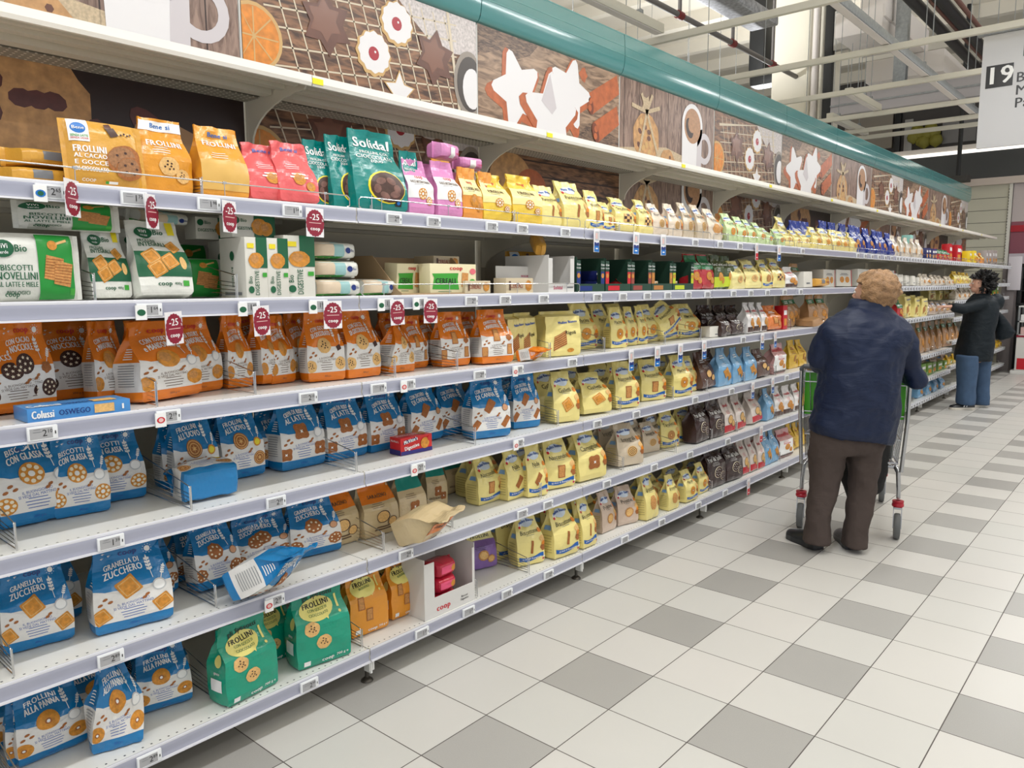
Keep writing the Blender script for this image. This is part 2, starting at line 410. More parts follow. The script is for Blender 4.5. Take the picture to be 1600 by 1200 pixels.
def pillow_mesh(name, w, h, d, m, art=None, seed=1, seal=.016, mseal=None, stand=True, back=None):
    """flow pack: puffed, with crimped seals at both ends (along local x); lies in the x-z plane facing -Y"""
    mb = MB(); nx, nz = 14, 8
    def T(u): return (1-abs(u)**6)**.5 if abs(u) < 1 else 0
    def P(u, v, s_, off=0.):             # v -1..1
        e = min(1, (1-abs(v)**5))**.5 if abs(v) < 1 else 0
        th = d/2*max(.03, T(u*(1/(1-seal*2/w)) if abs(u) < 1-seal*2/w else 1))*e
        th += .0025*noise.noise(Vector((u*4+seed, v*3, seed*3.1)))*e
        hh = h/2*(1-.03*abs(u)**4)
        return Vector((u*w/2, s_*th-(off if s_ < 0 else -off), h/2+v*hh))
    us = [-1, -1+seal*2/w]+[-.9+1.8*i/nx for i in range(nx+1)]+[1-seal*2/w, 1]
    us = sorted(us); lo = []
    for u in us:
        lo.append([P(u, -1+2*j/nz, -1) for j in range(nz+1)]+[P(u, 1-2*j/nz, 1) for j in range(1, nz)])
    n = len(lo[0])
    for i in range(len(us)-1):
        mb.add(lo[i]+lo[i+1], [(k, n+k, n+(k+1) % n, (k+1) % n) for k in range(n)], m if 0 < i < len(us)-2 or not mseal else mseal, True)
    mb.add(lo[0], [tuple(range(n))[::-1]][:1], m); mb.add(lo[-1], [tuple(range(n))], m)
    if art: art.bake(mb, lambda a, b, off: P(max(-1, min(1, a/(w/2))), max(-.97, min(.97, (b-h/2)/(h/2))), -1, off), .0005, .0014, .012)
    return mb.mesh(name)
def box_mesh(name, w, h, d, m, art=None, side=None, top=None, left_m=None):
    mb = MB(); mb.bbox(-w/2, w/2, -d/2, d/2, 0, h, m, .0015)
    if art: art.bake(mb, flat((0, -d/2, 0), (1, 0, 0), (0, 0, 1), (0, -1, 0)))
    if side: side.bake(mb, flat((-w/2, 0, 0), (0, -1, 0), (0, 0, 1), (-1, 0, 0)))   # a runs back -> front
    if top: top.bake(mb, flat((0, 0, h), (1, 0, 0), (0, 1, 0), (0, 0, 1)))
    return mb.mesh(name)

# ---------------------------------------------------------------- designs
DES = {}
def reg(key, mesh, w, h, d, name, desc): DES[key] = dict(mesh=mesh, w=w, h=h, d=d, name=name, desc=desc)

fOr = film('film_orange', (226, 122, 22)); fBl = film('film_blue', (12, 118, 178)); fWh = film('film_white', (226, 224, 220))
def coop_bag(key, base, logo, t1, t2, ck, side, desc, w=.175, h=.265, d=.095, seed=1, **kw):
    A = Art()
    A.grid(lambda t: (-w/2+w*t, h*.13), lambda t: (-w/2+w*t, h*(.50+.035*math.sin(t*6+2)-.05*t)), fWh, 1, 12, 5)
    A.text('coop', 0, h*.885, .026, logo, 2, bold=.04)
    A.disc(w*.30, h*.88, .009, iW, 2)
    for i in range(10): A.rect(w*.30-.001+.014*math.cos(i*.628), h*.88-.001+.014*math.sin(i*.628), w*.30+.001+.014*math.cos(i*.628), h*.88+.001+.014*math.sin(i*.628), iW, 2, 1, 1)
    for i, (a, b) in enumerate(((-.38, .90), (-.30, .87), (-.40, .85))):
        A.poly([(a*w, b*h), (a*w+.008, b*h+.004), (a*w+.003, b*h-.001)], [(0, 2, 1)], iW, 2); A.poly([(a*w+.003, b*h-.001), (a*w+.012, b*h+.003), (a*w+.004, b*h-.003)], [(0, 2, 1)], iW, 2)
    if t1: A.text(t1, -w*.10, h*.755, .0225, iW, 2, rot=.12, arc=.004, bold=.035, maxw=w*.50)
    if t2: A.text(t2, -w*.09, h*.672, .0265, iW, 2, rot=.12, arc=.005, bold=.04, maxw=w*.54)
    A.wheat(w*.27, h*.56, .060, iW, .05); A.wheat(w*.37, h*.53, .040, iW, -.45)
    cookie(A, -w*.06, h*.52, .030, ck, 3)
    if side == 'bowl': A.disc(w*.33, h*.47, .019, iSil, 3, 16); A.disc(w*.33, h*.47, .015, iW, 4, 16)
    elif side == 'egg': A.disc(w*.33, h*.48, .017, CKG, 3, 16); A.disc(w*.33, h*.48, .012, iY, 4, 12)
    elif side == 'nut': A.disc(w*.34, h*.47, .017, CKB, 3, 14, wob=.12)
    elif side == 'sugar': A.disc(w*.35, h*.48, .016, iTx, 3, 16); A.disc(w*.35, h*.48, .0135, ink('sugar_brown', (205, 150, 110)), 4, 14)
    elif side == 'bar': A.fan([(w*.25, h*.50), (w*.36, h*.53), (w*.40, h*.46), (w*.29, h*.43)], CKD, 3)
    cookie(A, w*.36, h*.25, .026, ck, 3); cookie(A, -w*.42, h*.22, .024, ck, 3)
    for i, (a, b) in enumerate(((-.36, .42), (-.30, .38), (-.42, .36), (.12, .36), (.16, .39))):
        A.disc(a*w, b*h, .0045, CKB, 3, 7, sx=1.6, rot=.5, rings=1)
    c = iDB if base is fBl else iTx
    A.text('IL BUONGIORNO', -w*.02, h*.34, .011, c, 2, .08, maxw=w*.4, bold=0)
    A.text('SI VEDE DAL MATTINO', -w*.02, h*.30, .012, c, 2, .08, maxw=w*.5, bold=0)
    A.lines(-w*.02, h*.265, w*.36, 4, .009, c, 2, .0022)
    A.text('350 g e', 0, h*.07, .010, c, 2, maxw=w*.3, bold=0)
    Sd = Art()
    for i in range(9): Sd.rect(d*.2, h*(.46-.032*i), d*.8, h*(.46-.032*i)+.0022, iG, 1, 3, 1)
    for i in range(5): Sd.rect(d*.3, h*(.66-.03*i), d*.7, h*(.66-.03*i)+.003, iW, 1, 3, 1)
    reg(key, bag_mesh(key, w, h, d, [(.13, base), (.5, fWh), (1.01, base)], A, Sd, seed=seed, **kw), w, h, d, 'biscuit_bag', desc)
coop_bag('o_cacao', fOr, iR, 'CON CACAO', 'e NOCCIOLE', 'star', 'nut', 'orange bag with dark star-studded cookies', seed=1)
coop_bag('o_yog', fOr, iR, 'CON YOGURT', 'e MANDORLE', 'golden', 'bowl', 'orange bag with golden cookies and bowl', seed=2)
coop_bag('o_goc', fOr, iR, 'CON GOCCE', 'DI CIOCCOLATO', 'choc', 'bar', 'orange bag with chocolate chip cookies', seed=3)
coop_bag('o_bis', fOr, iR, 'BISCOTTI', 'ALLA PANNA', 'golden', 'none', 'orange bag with plain round biscuits', seed=4, twist=.1)
coop_bag('o_tor', fOr, iR, '', '', 'choc', 'nut', 'crumpled orange bag twisted to one side', seed=5, twist=.9, crease=.01)
coop_bag('o_man', fOr, iR, 'CON NOCCIOLE', 'e MANDORLE', 'rect', 'nut', 'orange bag with chocolate-striped biscuits', seed=6)
coop_bag('b_gla', fBl, iN, 'BISCOTTI', 'CON GLASSA', 'ring', 'bowl', 'blue bag with glazed ring biscuits', seed=7)
coop_bag('b_uov', fBl, iN, 'FROLLINI', "ALL'UOVO", 'spiral', 'egg', 'blue bag with embossed round biscuits and egg yolk', seed=8)
coop_bag('b_lat', fBl, iN, 'CREMA DI RISO', 'AL LATTE', 'flower', 'bowl', 'blue bag with brown flower biscuits', seed=9)
coop_bag('b_can', fBl, iN, 'CON ZUCCHERO', 'DI CANNA', 'log', 'sugar', 'blue bag with rusk-shaped biscuits', seed=10)
coop_bag('b_gsq', fBl, iN, 'GRANELLA DI', 'ZUCCHERO', 'square', 'bowl', 'blue bag with square sugared biscuits', w=.2, h=.27, seed=11)
coop_bag('b_gra', fBl, iN, 'GRANELLA DI', 'ZUCCHERO', 'granella', 'sugar', 'blue bag with scalloped sugar biscuits', seed=12)
coop_bag('b_pan', fBl, iN, 'FROLLINI', 'ALLA PANNA', 'panna', 'bowl', 'blue bag with brown ring biscuits', seed=13)
coop_bag('b_pant', fBl, iN, 'FROLLINI', 'ALLA PANNA', 'panna', 'bowl', 'blue bag with ring biscuits, twisted sideways', seed=14, twist=.75, topw=.6, crease=.01)

def mb_bag(key, title, ck, desc, base=(236, 220, 140), ribbon=True, w=.16, h=.25, d=.09, seed=1, big=1., **kw):
    f = film('film_%d_%d_%d' % base, base, .3); A = Art()
    A.text('Mulino Bianco', 0, h*.80, .021, iDB, 3, .08, arc=.006, bold=.05, maxw=w*.72)
    A.disc(0, h*.79, .021, ink('logo_pale', (214, 226, 240)), 1, 18, sx=2.3)
    A.disc(-w*.33, h*.76, .012, iW, 2, 10); A.disc(-w*.36, h*.72, .007, iR, 3, 8)
    A.text(title, 0, h*.62, .030, iK, 3, .05, bold=.0, maxw=w*.72)
    A.lines(0, h*.56, w*.5, 1, .01, iG, 3)
    cookie(A, 0, h*.34, .032*big, ck, 3)
    A.disc(w*.42, h*.46, .018, CKL, 2, 10, wob=.15); A.disc(w*.44, h*.30, .018, CKB, 2, 10, wob=.15); A.disc(w*.45, h*.38, .012, iO, 3, 8, wob=.2)
    A.disc(w*.43, h*.62, .012, iO, 2, 8, wob=.12)
    if ribbon:
        A.grid(lambda t: (-w*.45+w*.9*t, h*(.10+.03*math.sin(t*5+3))), lambda t: (-w*.45+w*.9*t, h*(.175+.03*math.sin(t*5+3))), ink('ribbon_blue', (22, 92, 172)), 2, 12, 2)
        A.text('30 Anni di Buongiorno', 0, h*.125, .012, iW, 4, .04, bold=.01, maxw=w*.75)
        A.disc(w*.44, h*.08, .006, iM, 3, 6); A.disc(w*.47, h*.12, .005, iW, 3, 6)
    Sd = Art()
    for i in range(7): Sd.rect(d*.15, h*(.12+.05*i), d*.85, h*(.12+.05*i)+.004, ink('side_print', (196, 180, 110)), 1, 3, 1)
    Sd.rect(d*.2, h*.52, d*.8, h*.6, iLB, 1, 3, 1)
    kw.setdefault('sh', .40); kw.setdefault('topw', .72)
    reg(key, bag_mesh(key, w, h, d, [(1.01, f)], A, Sd, seed=seed, bend=.15, **kw), w, h, d, 'biscuit_bag', desc)
mb_bag('m_gal', 'Galletti', 'square', 'yellow bag with ridged square biscuit', seed=1, ribbon=False)
mb_bag('m_mac', 'Macine', 'panna', 'yellow bag with ring biscuit and ribbon', seed=2)
mb_bag('m_nas', 'Nascondini', 'rect', 'yellow bag with layered wafer biscuit', seed=3)
mb_bag('m_cam', 'Campagnole', 'flower', 'yellow bag with flower-shaped biscuit', seed=4, ribbon=False, big=1.1)
mb_bag('m_tar', 'Tarallucci', 'spiral', 'yellow bag with round brown biscuit', seed=5)
mb_bag('m_bis', 'Biscottone', 'stick', 'yellow bag with long dunking biscuit', seed=6, h=.27)
mb_bag('m_gir', 'Girotondi', 'rose', 'yellow bag with scalloped round biscuit', seed=7, ribbon=False, big=1.2)
mb_bag('m_rig', 'Rigoli', 'rect', 'yellow bag with ridged rectangular biscuit', seed=8, ribbon=False)
mb_bag('m_pan', 'Pannocchie', 'stick', 'yellow bag with corn cob picture', seed=9, ribbon=False, topw=.9)
mb_bag('m_che', 'Scacchieri', 'check', 'yellow bag with chequered biscuits', seed=10, ribbon=False, topw=.6)
mb_bag('m_nad', 'Nade', 'log', 'yellow bag with finger biscuit and ribbon', seed=11)
mb_bag('m_int', 'Integrali', 'swirl', 'beige bag with brown swirl biscuits', (206, 190, 166), False, seed=12)
mb_bag('m_pri', 'Primizie', 'petit', 'beige bag with golden oat biscuits', (208, 186, 168), False, seed=13)
mb_bag('m_swi', 'Ritornelli', 'swirl', 'cream bag with two-tone swirl biscuit', (220, 204, 184), False, seed=14, topw=.6)
mb_bag('m_ros', 'Rose', 'rose', 'cream bag with rose-shaped biscuit', (222, 208, 188), False, seed=15, topw=.6, big=1.3)
mb_bag('m_pla', 'Frollini', 'choc', 'pale yellow bag with round cookie', (238, 224, 150), False, seed=16)
mb_bag('m_grn', 'Cereali', 'golden', 'pale green bag with cereal biscuit', (196, 216, 160), False, seed=17)

def plain_bag(key, base, desc, title='', tcol=iW, ck='choc', w=.15, h=.24, d=.08, seed=1, logo='', lcol=None, band=None, ckr=.03, ty=.72, ty2=.88, tsz=.026, low=None, **kw):
    f = film('film_%d_%d_%d' % base, base); A = Art()
    if band: A.rect(-w/2, h*band[0], w/2, h*band[1], band[2], 1, 8, 3)
    if low: A.rect(-w/2, h*.03, w/2, h*low[0], low[1], 1, 8, 2)
    if title == '~': A.lines(0, h*ty, w*.5, 2, .012, tcol, 3, .006)
    elif title: A.text(title, 0, h*ty, tsz, tcol, 3, .0, bold=.04, maxw=w*.8)
    if logo: A.text(logo, 0, h*ty2, .022, lcol or tcol, 3, bold=.04, maxw=w*.55)
    if ck: cookie(A, 0, h*.36, ckr, ck, 3); cookie(A, w*.27, h*.24, ckr*.75, ck, 5)
    A.lines(-w*.1, h*.6, w*.4, 3, .008, tcol, 3, .0018)
    reg(key, bag_mesh(key, w, h, d, [(1.01, f)], A, None, seed=seed, **kw), w, h, d, 'biscuit_bag', desc)
plain_bag('s_teal', (0, 128, 122), 'glossy teal bag with dark chocolate biscuits', 'Solidal', iW, None, .15, .27, .08, 1, band=None, ty=.84, tsz=.05, topw=.8, sh=.3)
def _teal():
    w, h = .15, .27; A = Art(); f = film('film_0_128_122', (0, 128, 122))
    A.text('Solidal', 0, h*.84, .048, iW, 3, bold=.04, maxw=w*.8); A.text('FROLLINI CON', 0, h*.72, .014, iW, 3); A.text('CIOCCOLATO', 0, h*.66, .018, iW, 3); A.text('EQUO', 0, h*.61, .013, iW, 3)
    A.disc(.012, h*.28, .056, iY, 1, 20); A.disc(.014, h*.28, .052, CHO, 2, 20)
    for i in range(6): A.disc(.0+.03*math.cos(i*1.1)+.012, h*.27+.028*math.sin(i*1.1), .016, ink('cocoa_pod', (120, 84, 74), var=.3), 3, 10, sx=.7, rot=i)
    A.rect(w*.22, h*.05, w*.36, h*.13, iK, 4, 2, 2); A.disc(w*.29, h*.09, .006, iB, 5, 10)
    reg('s_teal', bag_mesh('s_teal', w, h, .08, [(1.01, f)], A, None, seed=3, topw=.85, sh=.25), w, h, .08, 'biscuit_bag', 'glossy teal bag with dark chocolate picture')
_teal()
plain_bag('p_coral', (226, 98, 100), 'coral pink bag with oat cookies', '~', iW, 'golden', .15, .23, .07, 2, 'Bene si', iB, ty=.42, tsz=.018, topw=.9, sh=.3, ckr=.024)
plain_bag('p_pink', (216, 140, 190), 'pink bag with white oval and ring biscuits', 'GOCCE DI CIOCCOLATO', iTx, 'ring', .14, .23, .09, 3, 'coop', iR, (.28, .7, iW), ckr=.024, ty=.58, ty2=.68, tsz=.016)
plain_bag('p_oran', (228, 150, 60), 'light orange bag of cereal flake biscuits', 'CORN FLAKES', iTx, 'golden', .13, .21, .08, 4, 'coop', iR, (.45, .78, iCr), ckr=.026, ty=.58, ty2=.72, tsz=.018)
plain_bag('p_yell', (236, 200, 70), 'bright yellow bag with small ring biscuits', 'FROLLINI', iTx, 'ring', .15, .23, .08, 5, 'coop', iR, (.35, .7, iCr), ckr=.022, ty=.6, ty2=.82, tsz=.02)
plain_bag('x_must', (222, 150, 40), 'mustard orange bag with granola clusters', 'FROLLINI', iW, 'choc', .15, .24, .08, 6, 'Bene si', iB, (.84, .97, iW), ckr=.03, ty=.66, ty2=.905)
plain_bag('x_mustb', (226, 156, 50), 'glossy mustard bag showing its nutrition panel', 'FROLLINI', iW, None, .15, .24, .08, 7, 'Bene si', iB, (.08, .5, ink('panel_mustard', (222, 178, 96))), ty=.75, topw=.92)
plain_bag('g_pds', (58, 38, 36), 'dark brown bag with starry cocoa biscuit', 'Pan di Stelle', iW, 'pds', .17, .26, .09, 8, ckr=.036, ty=.68, tsz=.034, topw=.85, sh=.55)
plain_bag('g_kind', (226, 214, 206), 'white bag with red base and split biscuits', 'kinder', iR, 'half', .14, .24, .08, 9, ckr=.032, ty=.75, tsz=.03, low=(.22, iR))
plain_bag('g_nut', (208, 160, 158), 'rose and white bag with red lettering', 'nutella', iR, 'golden', .15, .24, .08, 10, 'biscuits', iR, (.1, .62, iW), ckr=.026, ty=.80, ty2=.5, tsz=.044, low=(.12, CHO), topw=.95, sh=.6)
plain_bag('g_plas', (120, 172, 212), 'light blue bag with oval biscuits', '~', iW, 'square', .14, .22, .08, 11, ckr=.028, ty=.78, tsz=.03, topw=.65)
plain_bag('g_doem', (90, 60, 48), 'dark brown bag with silver lettering', '~', iSil, 'half', .14, .22, .08, 12, ckr=.025, ty=.74, topw=.65)
plain_bag('g_blu', (28, 52, 140), 'royal blue bag with small biscuits', '~', iW, 'golden', .14, .25, .08, 13, ckr=.024, ty=.7, topw=.8, sh=.35)
plain_bag('g_whit', (220, 208, 190), 'off-white paper bag with small print', '~', iTx, 'golden', .14, .22, .08, 14, ckr=.026, ty=.66, topw=.7)
plain_bag('g_kraft', (176, 134, 92), 'kraft paper bag with green label', '~', iW, 'golden', .15, .24, .09, 15, ckr=.028, band=(.7, .84, iGr), ty=.77, topw=.7)
plain_bag('g_mulb', (222, 180, 50), 'deep yellow bag of plain biscuits', '~', iBor, 'rect', .15, .24, .08, 16, ckr=.025, topw=.7)
plain_bag('g_red', (176, 40, 46), 'red and dark green bag of cereal biscuits', 'Gran Cereale', iW, 'golden', .14, .24, .08, 17, band=(.55, .97, iGr), topw=.9, sh=.6)
plain_bag('g_lime', (60, 76, 36), 'dark green bag with lime yellow print', 'Gran Cereale', iW, 'golden', .15, .23, .08, 18, band=(.05, .35, ink('lime', (190, 205, 40))), topw=.9, sh=.6)
plain_bag('g_whr', (226, 222, 220), 'white bag with two red-lettered biscuits', 'nutella', iR, 'golden', .13, .22, .08, 19, low=(.2, CHO), topw=.7)
plain_bag('g_or2', (214, 118, 40), 'crinkled orange foil bag of biscuits', '~', iW, 'rect', .14, .22, .09, 20, crease=.009, topw=.8)
plain_bag('t_beige', (212, 190, 150), 'beige bag with teal band and nut cookies', 'GOCCE DI CIOCCOLATO', iTx, 'flower', .16, .25, .09, 21, band=(.68, 1., ink('teal_band', (20, 140, 130))), ty=.2, tsz=.018, topw=.88, sh=.5)
plain_bag('t_age', (206, 184, 142), 'beige bag with mustard band and nut biscuits', '~', iTx, 'half', .16, .26, .09, 22, 'SARACENO', iTx, (.62, 1., fOr), ty=.16, ty2=.72, tsz=.02, topw=.9)
plain_bag('t_purp', (134, 100, 168), 'purple bag with small round biscuits', 'FROLLINI', iK, 'petit', .15, .2, .06, 23, band=(.76, .95, iCr), ty=.85, tsz=.024, ckr=.028, topw=.92, sh=.6)

def spes(key, base, desc, sub, ck, ckr, w=.19, h=.27, d=.1, seed=1):
    f = film('film_%d_%d_%d' % base, base); A = Art(); pl = ink('speech_cream', (238, 226, 130))
    A.text('gli Spesotti', 0, h*.90, .024, iK, 3, .05, bold=.03, maxw=w*.6)
    A.disc(-w*.06, h*.745, .037, pl, 2, 22, sx=1.7, rot=.08); A.fan([(w*.02, h*.66), (w*.14, h*.70), (w*.10, h*.60)], pl, 2)
    A.text('FROLLINI', -w*.06, h*.795, .024, iK, 4, .08, bold=.05, maxw=w*.5)
    for i, st in enumerate(sub): A.text(st, -w*.05, h*(.735-.052*i), .0115, iGr, 4, .08, maxw=w*.36, bold=.01)
    A.rect(w*.33, h*.70, w*.37, h*.86, pl, 2, 2, 2); A.disc(w*.355, h*.65, .005, pl, 2, 8)
    cookie(A, -w*.22, h*.52, ckr, ck, 3); cookie(A, -w*.02, h*.32, ckr, ck, 3)
    A.text('coop', w*.05, h*.07, .02, iW, 3, .03, bold=.05); A.text('700 g e', w*.33, h*.08, .014, iW, 3, .03); A.rect(-w*.40, h*.04, -w*.28, h*.11, iW, 3, 2, 1)
    Sd = Art(); Sd.disc(d*.5, h*.58, .022, pl, 1, 14, sx=.8); Sd.rect(d*.2, h*.2, d*.75, h*.36, iW, 1, 3, 3); Sd.text('coop', d*.5, h*.43, .014, iW, 1)
    reg(key, bag_mesh(key, w, h, d, [(1.01, f)], A, Sd, seed=seed, topw=.93, sh=.55, bulge=.008), w, h, d, 'biscuit_bag', desc)
spes('e_green', (0, 150, 120), 'emerald green bag with chocolate chip cookies', ('CON GOCCE DI', 'CIOCCOLATO'), 'choc', .026)
spes('e_orng', (226, 148, 36), 'amber bag with cream speech bubble', ('INTEGRALI',), 'rect', .026, .18, .26, .09, 2)

vWh = film('film_soft_white', (222, 222, 214), .35); vGr = ink('vivi_green', (30, 140, 52)); vDk = ink('vivi_dark', (20, 92, 58))
def vivi_logo(A, x, y, s):
    A.disc(x, y, s*.5, vDk, 2, 18, sx=1.45); A.text('ViVi', x-s*.02, y+s*.13, s*.38, iW, 4, bold=.04, maxw=s*.8); A.text('verde', x, y-s*.22, s*.27, iW, 4, maxw=s*.8); A.text('Bio', x+s*1.15, y, s*.6, vDk, 4, .03, bold=.04)
def _vivi():
    w, h = .31, .18; A = Art()
    A.rect(.0, h*.02, w*.385, h*.98, vGr, 1, 8, 5); vivi_logo(A, -w*.34, h*.76, .046)
    for i, (t, s_) in enumerate((('BISCOTTI', .022), ('NOVELLINI', .028), ('AL LATTE E MIELE', .019), ('BIOLOGICI', .014))): A.text(t, -w*.22, h*(.48-.12*i), s_, vDk, 3, bold=.03, maxw=w*.4)
    A.text('coop', -w*.28, h*.10, .02, vDk, 3, bold=.05)
    for q, (x, y) in enumerate(((.045, .5), (.075, .42))):
        A.fan([(x-.03, y*h-.03), (x+.025, y*h-.04), (x+.04, y*h+.022), (x-.018, y*h+.032)], CK, 3+q*2)
        for i in range(7): A.poly([(x-.028+i*.001, y*h-.024+i*.0075), (x+.028+i*.0018, y*h-.032+i*.0082), (x+.028+i*.0018, y*h-.030+i*.0082), (x-.028+i*.001, y*h-.022+i*.0075)], [(0, 1, 2, 3)], CKB, 4+q*2)
    A.disc(.05, h*.82, .013, CKG, 4, 12, sx=1.3); A.poly([(.06, h*.82), (.10, h*.88), (.10, h*.92), (.062, h*.86)], [(0, 1, 2, 3)], CKL, 4)
    A.rect(.10, h*.08, .118, h*.18, iLG, 3, 1, 1)
    reg('v_nov', pillow_mesh('v_nov', w, h, .07, vWh, A, 2), w, h, .07, 'biscuit_pack', 'white and green flow pack with honey biscuits')
    w, h = .17, .25; A = Art()
    A.rect(-w/2, h*.22, w/2, h*.56, vDk, 1, 8, 4); vivi_logo(A, -w*.20, h*.83, .042); A.rect(w*.28, h*.80, w*.42, h*.99, iY, 2, 2, 3)
    A.text('FROLLINI', -w*.2, h*.71, .014, vDk, 3, maxw=w*.4); A.text('INTEGRALI', -w*.12, h*.655, .022, vDk, 3, bold=.03, maxw=w*.5)
    cookie(A, w*.26, h*.62, .020, 'square', 3)
    for x, y in ((-.22, .48), (.1, .42), (-.15, .32)): cookie(A, w*x, h*y, .026, 'square', 3)
    A.disc(w*.36, h*.40, .022, CKL, 2, 12, sx=.5); A.text('coop', -w*.05, h*.13, .02, vDk, 3, bold=.05); A.rect(w*.3, h*.1, w*.42, h*.17, iLG, 3, 1, 1); A.text('400g', w*.2, h*.13, .012, vDk, 3)
    reg('v_int', bag_mesh('v_int', w, h, .08, [(1.01, vWh)], A, None, seed=4, topw=.95, sh=.35, bend=.1), w, h, .08, 'biscuit_bag', 'white bag with green band and wholemeal biscuits')
    # boxes of digestives (upright narrow face and long face)
    cb = mat('carton_white', (216, 214, 204), .5)
    w, h = .075, .2; A = Art(); A.rect(w*.0, h*.5, w*.5, h, vDk, 1, 1, 1); A.rect(-w*.4, h*.82, -w*.1, h*.9, iY, 2, 1, 1); cookie(A, -w*.02, h*.62, .026, 'golden', 3)
    A.text('DIGESTIVE', -w*.0, h*.25, .02, vDk, 3, PI/2, maxw=h*.4); A.text('Bio', -w*.3, h*.3, .018, vDk, 3, PI/2); A.disc(-w*.28, h*.14, .012, vDk, 3, 12, sx=.8); A.rect(w*.25, h*.35, w*.45, h*.42, iLG, 3, 1, 1)
    T = Art(); T.text('ViVi verde Bio', 0, 0, .012, vDk, 1)
    S_ = Art(); S_.disc(0, h*.7, .016, vDk, 1, 12, sx=.8); S_.text('DIGESTIVE', .0, h*.35, .014, vDk, 1, PI/2); S_.rect(-.05, h*.05, .05, h*.1, iG, 1, 1, 1)
    reg('v_box', box_mesh('v_box', w, h, .15, cb, A, S_, T), w, h, .15, 'biscuit_box', 'white upright box with green corner and digestives')
    w, h = .15, .075; A = Art(); A.rect(w*.0, 0, w*.5, h, vDk, 1, 1, 1); cookie(A, w*.12, h*.5, .028, 'golden', 3); cookie(A, w*.27, h*.42, .024, 'golden', 5); A.disc(-w*.4, h*.75, .011, vDk, 2, 12); A.text('Bio', -w*.24, h*.75, .016, vDk, 3)
    A.text('DIGESTIVE', -w*.25, h*.4, .015, vDk, 3, maxw=w*.42)
    reg('v_flat', box_mesh('v_flat', w, h, .075, cb, A), w, h, .075, 'biscuit_box', 'white and green digestive box lying on others')
    # long cereal flow packs seen end-on
    w, h = .2, .058; A = Art(); A.rect(-w*.1, 0, w*.1, h, ink('pale_teal', (150, 190, 190)), 1, 4, 3); A.disc(w*.17, h*.5, .010, iN, 2, 10); A.text('Bio', w*.26, h*.5, .012, iN, 3); A.rect(-w*.42, h*.05, -w*.1, h*.95, ink('pale_tan', (216, 196, 170)), 1, 4, 3); A.rect(-w*.45, 0, w*.1, h*.14, iLG, 2, 5, 1)
    reg('v_lie', pillow_mesh('v_lie', w, h, .16, vWh, A, 7, seal=.012), w, h, .16, 'cracker_pack', 'white crinkled flow pack with green ends')
    # mustard flow pack
    w, h = .25, .235; f = film('film_mustard', (214, 158, 58)); A = Art()
    A.rect(-w*.42, h*.64, -w*.19, h*.98, iW, 1, 3, 3); A.disc(-w*.31, h*.84, .02, iB, 2, 16, sx=1.1); A.text('Bene', -w*.31, h*.84, .017, iW, 4, bold=.02); A.text('SENZA LATTE', -w*.305, h*.72, .011, iLG, 4, maxw=w*.2); A.text('SENZA UOVA', -w*.305, h*.68, .009, iR, 4, maxw=w*.2)
    for i, (t, s_) in enumerate((('FROLLINI', .034), ('AL CACAO', .022), ('E GOCCE', .022), ('DI CIOCCOLATO', .022))): A.text(t, -w*.2, h*(.52-.1*i), s_, iW, 3, bold=.04, maxw=w*.38)
    for x, y, r in ((.20, .42, .048), (.27, .28, .040)):
        A.disc(w*x, h*y, r, CKB, 3+(r < .045)*3, 20, sx=1.25, rot=.6, wob=.02); A.disc(w*x-.006, h*y+.004, r*.8, ink('cookie_cocoa', (150, 104, 66), .6, .3, 120), 4+(r < .045)*3, 16, sx=1.2, rot=.6)
        for i in range(5): A.disc(w*x+r*.5*math.cos(i*1.3), h*y+r*.5*math.sin(i*1.3), .005, CKD, 5+(r < .045)*3, 6, rings=1)
    A.fan([(w*.02, h*.86), (w*.12, h*.90), (w*.17, h*.78), (w*.07, h*.74)], CHO, 3); A.fan([(w*.0, h*.93), (w*.08, h*.96), (w*.1, h*.88), (w*.01, h*.86)], ink('cocoa_square', (96, 62, 50)), 4)
    for i in range(4): A.disc(w*(.2+.04*i), h*(.8+.02*(i % 2)), .004, CHO, 3, 5, rings=1)
    A.rect(-w*.05, h*.03, w*.1, h*.065, iW, 3, 2, 1); A.rect(-w*.05, h*.03, -w*.01, h*.065, iLG, 4, 1, 1); A.text('COOP', -w*.25, h*.06, .014, iW, 3)
    reg('x_frol', pillow_mesh('x_frol', w, h, .055, f, A, 5, seal=.014), w, h, .055, 'biscuit_pack', 'mustard flow pack with cocoa cookies')
    w, h = .23, .05; A = Art(); A.rect(-w*.2, h*.35, w*.0, h*.8, iG, 1, 3, 2); A.rect(w*.1, h*.4, w*.3, h*.6, CKB, 1, 3, 1)
    reg('x_lie', pillow_mesh('x_lie', w, h, .17, f, A, 9, seal=.012), w, h, .17, 'biscuit_pack', 'mustard flow pack lying flat in a pile')
    w, h = .15, .05; A = Art(); A.rect(-w*.1, h*.1, w*.1, h*.9, iW, 1, 3, 2); A.text('coop', w*.25, h*.5, .014, iR, 2)
    reg('p_lie', pillow_mesh('p_lie', w, h*1.3, .1, film('film_216_140_190', (216, 140, 190)), A, 3, seal=.01), w, h*1.3, .1, 'biscuit_pack', 'pink pack lying on top of others')
_vivi()
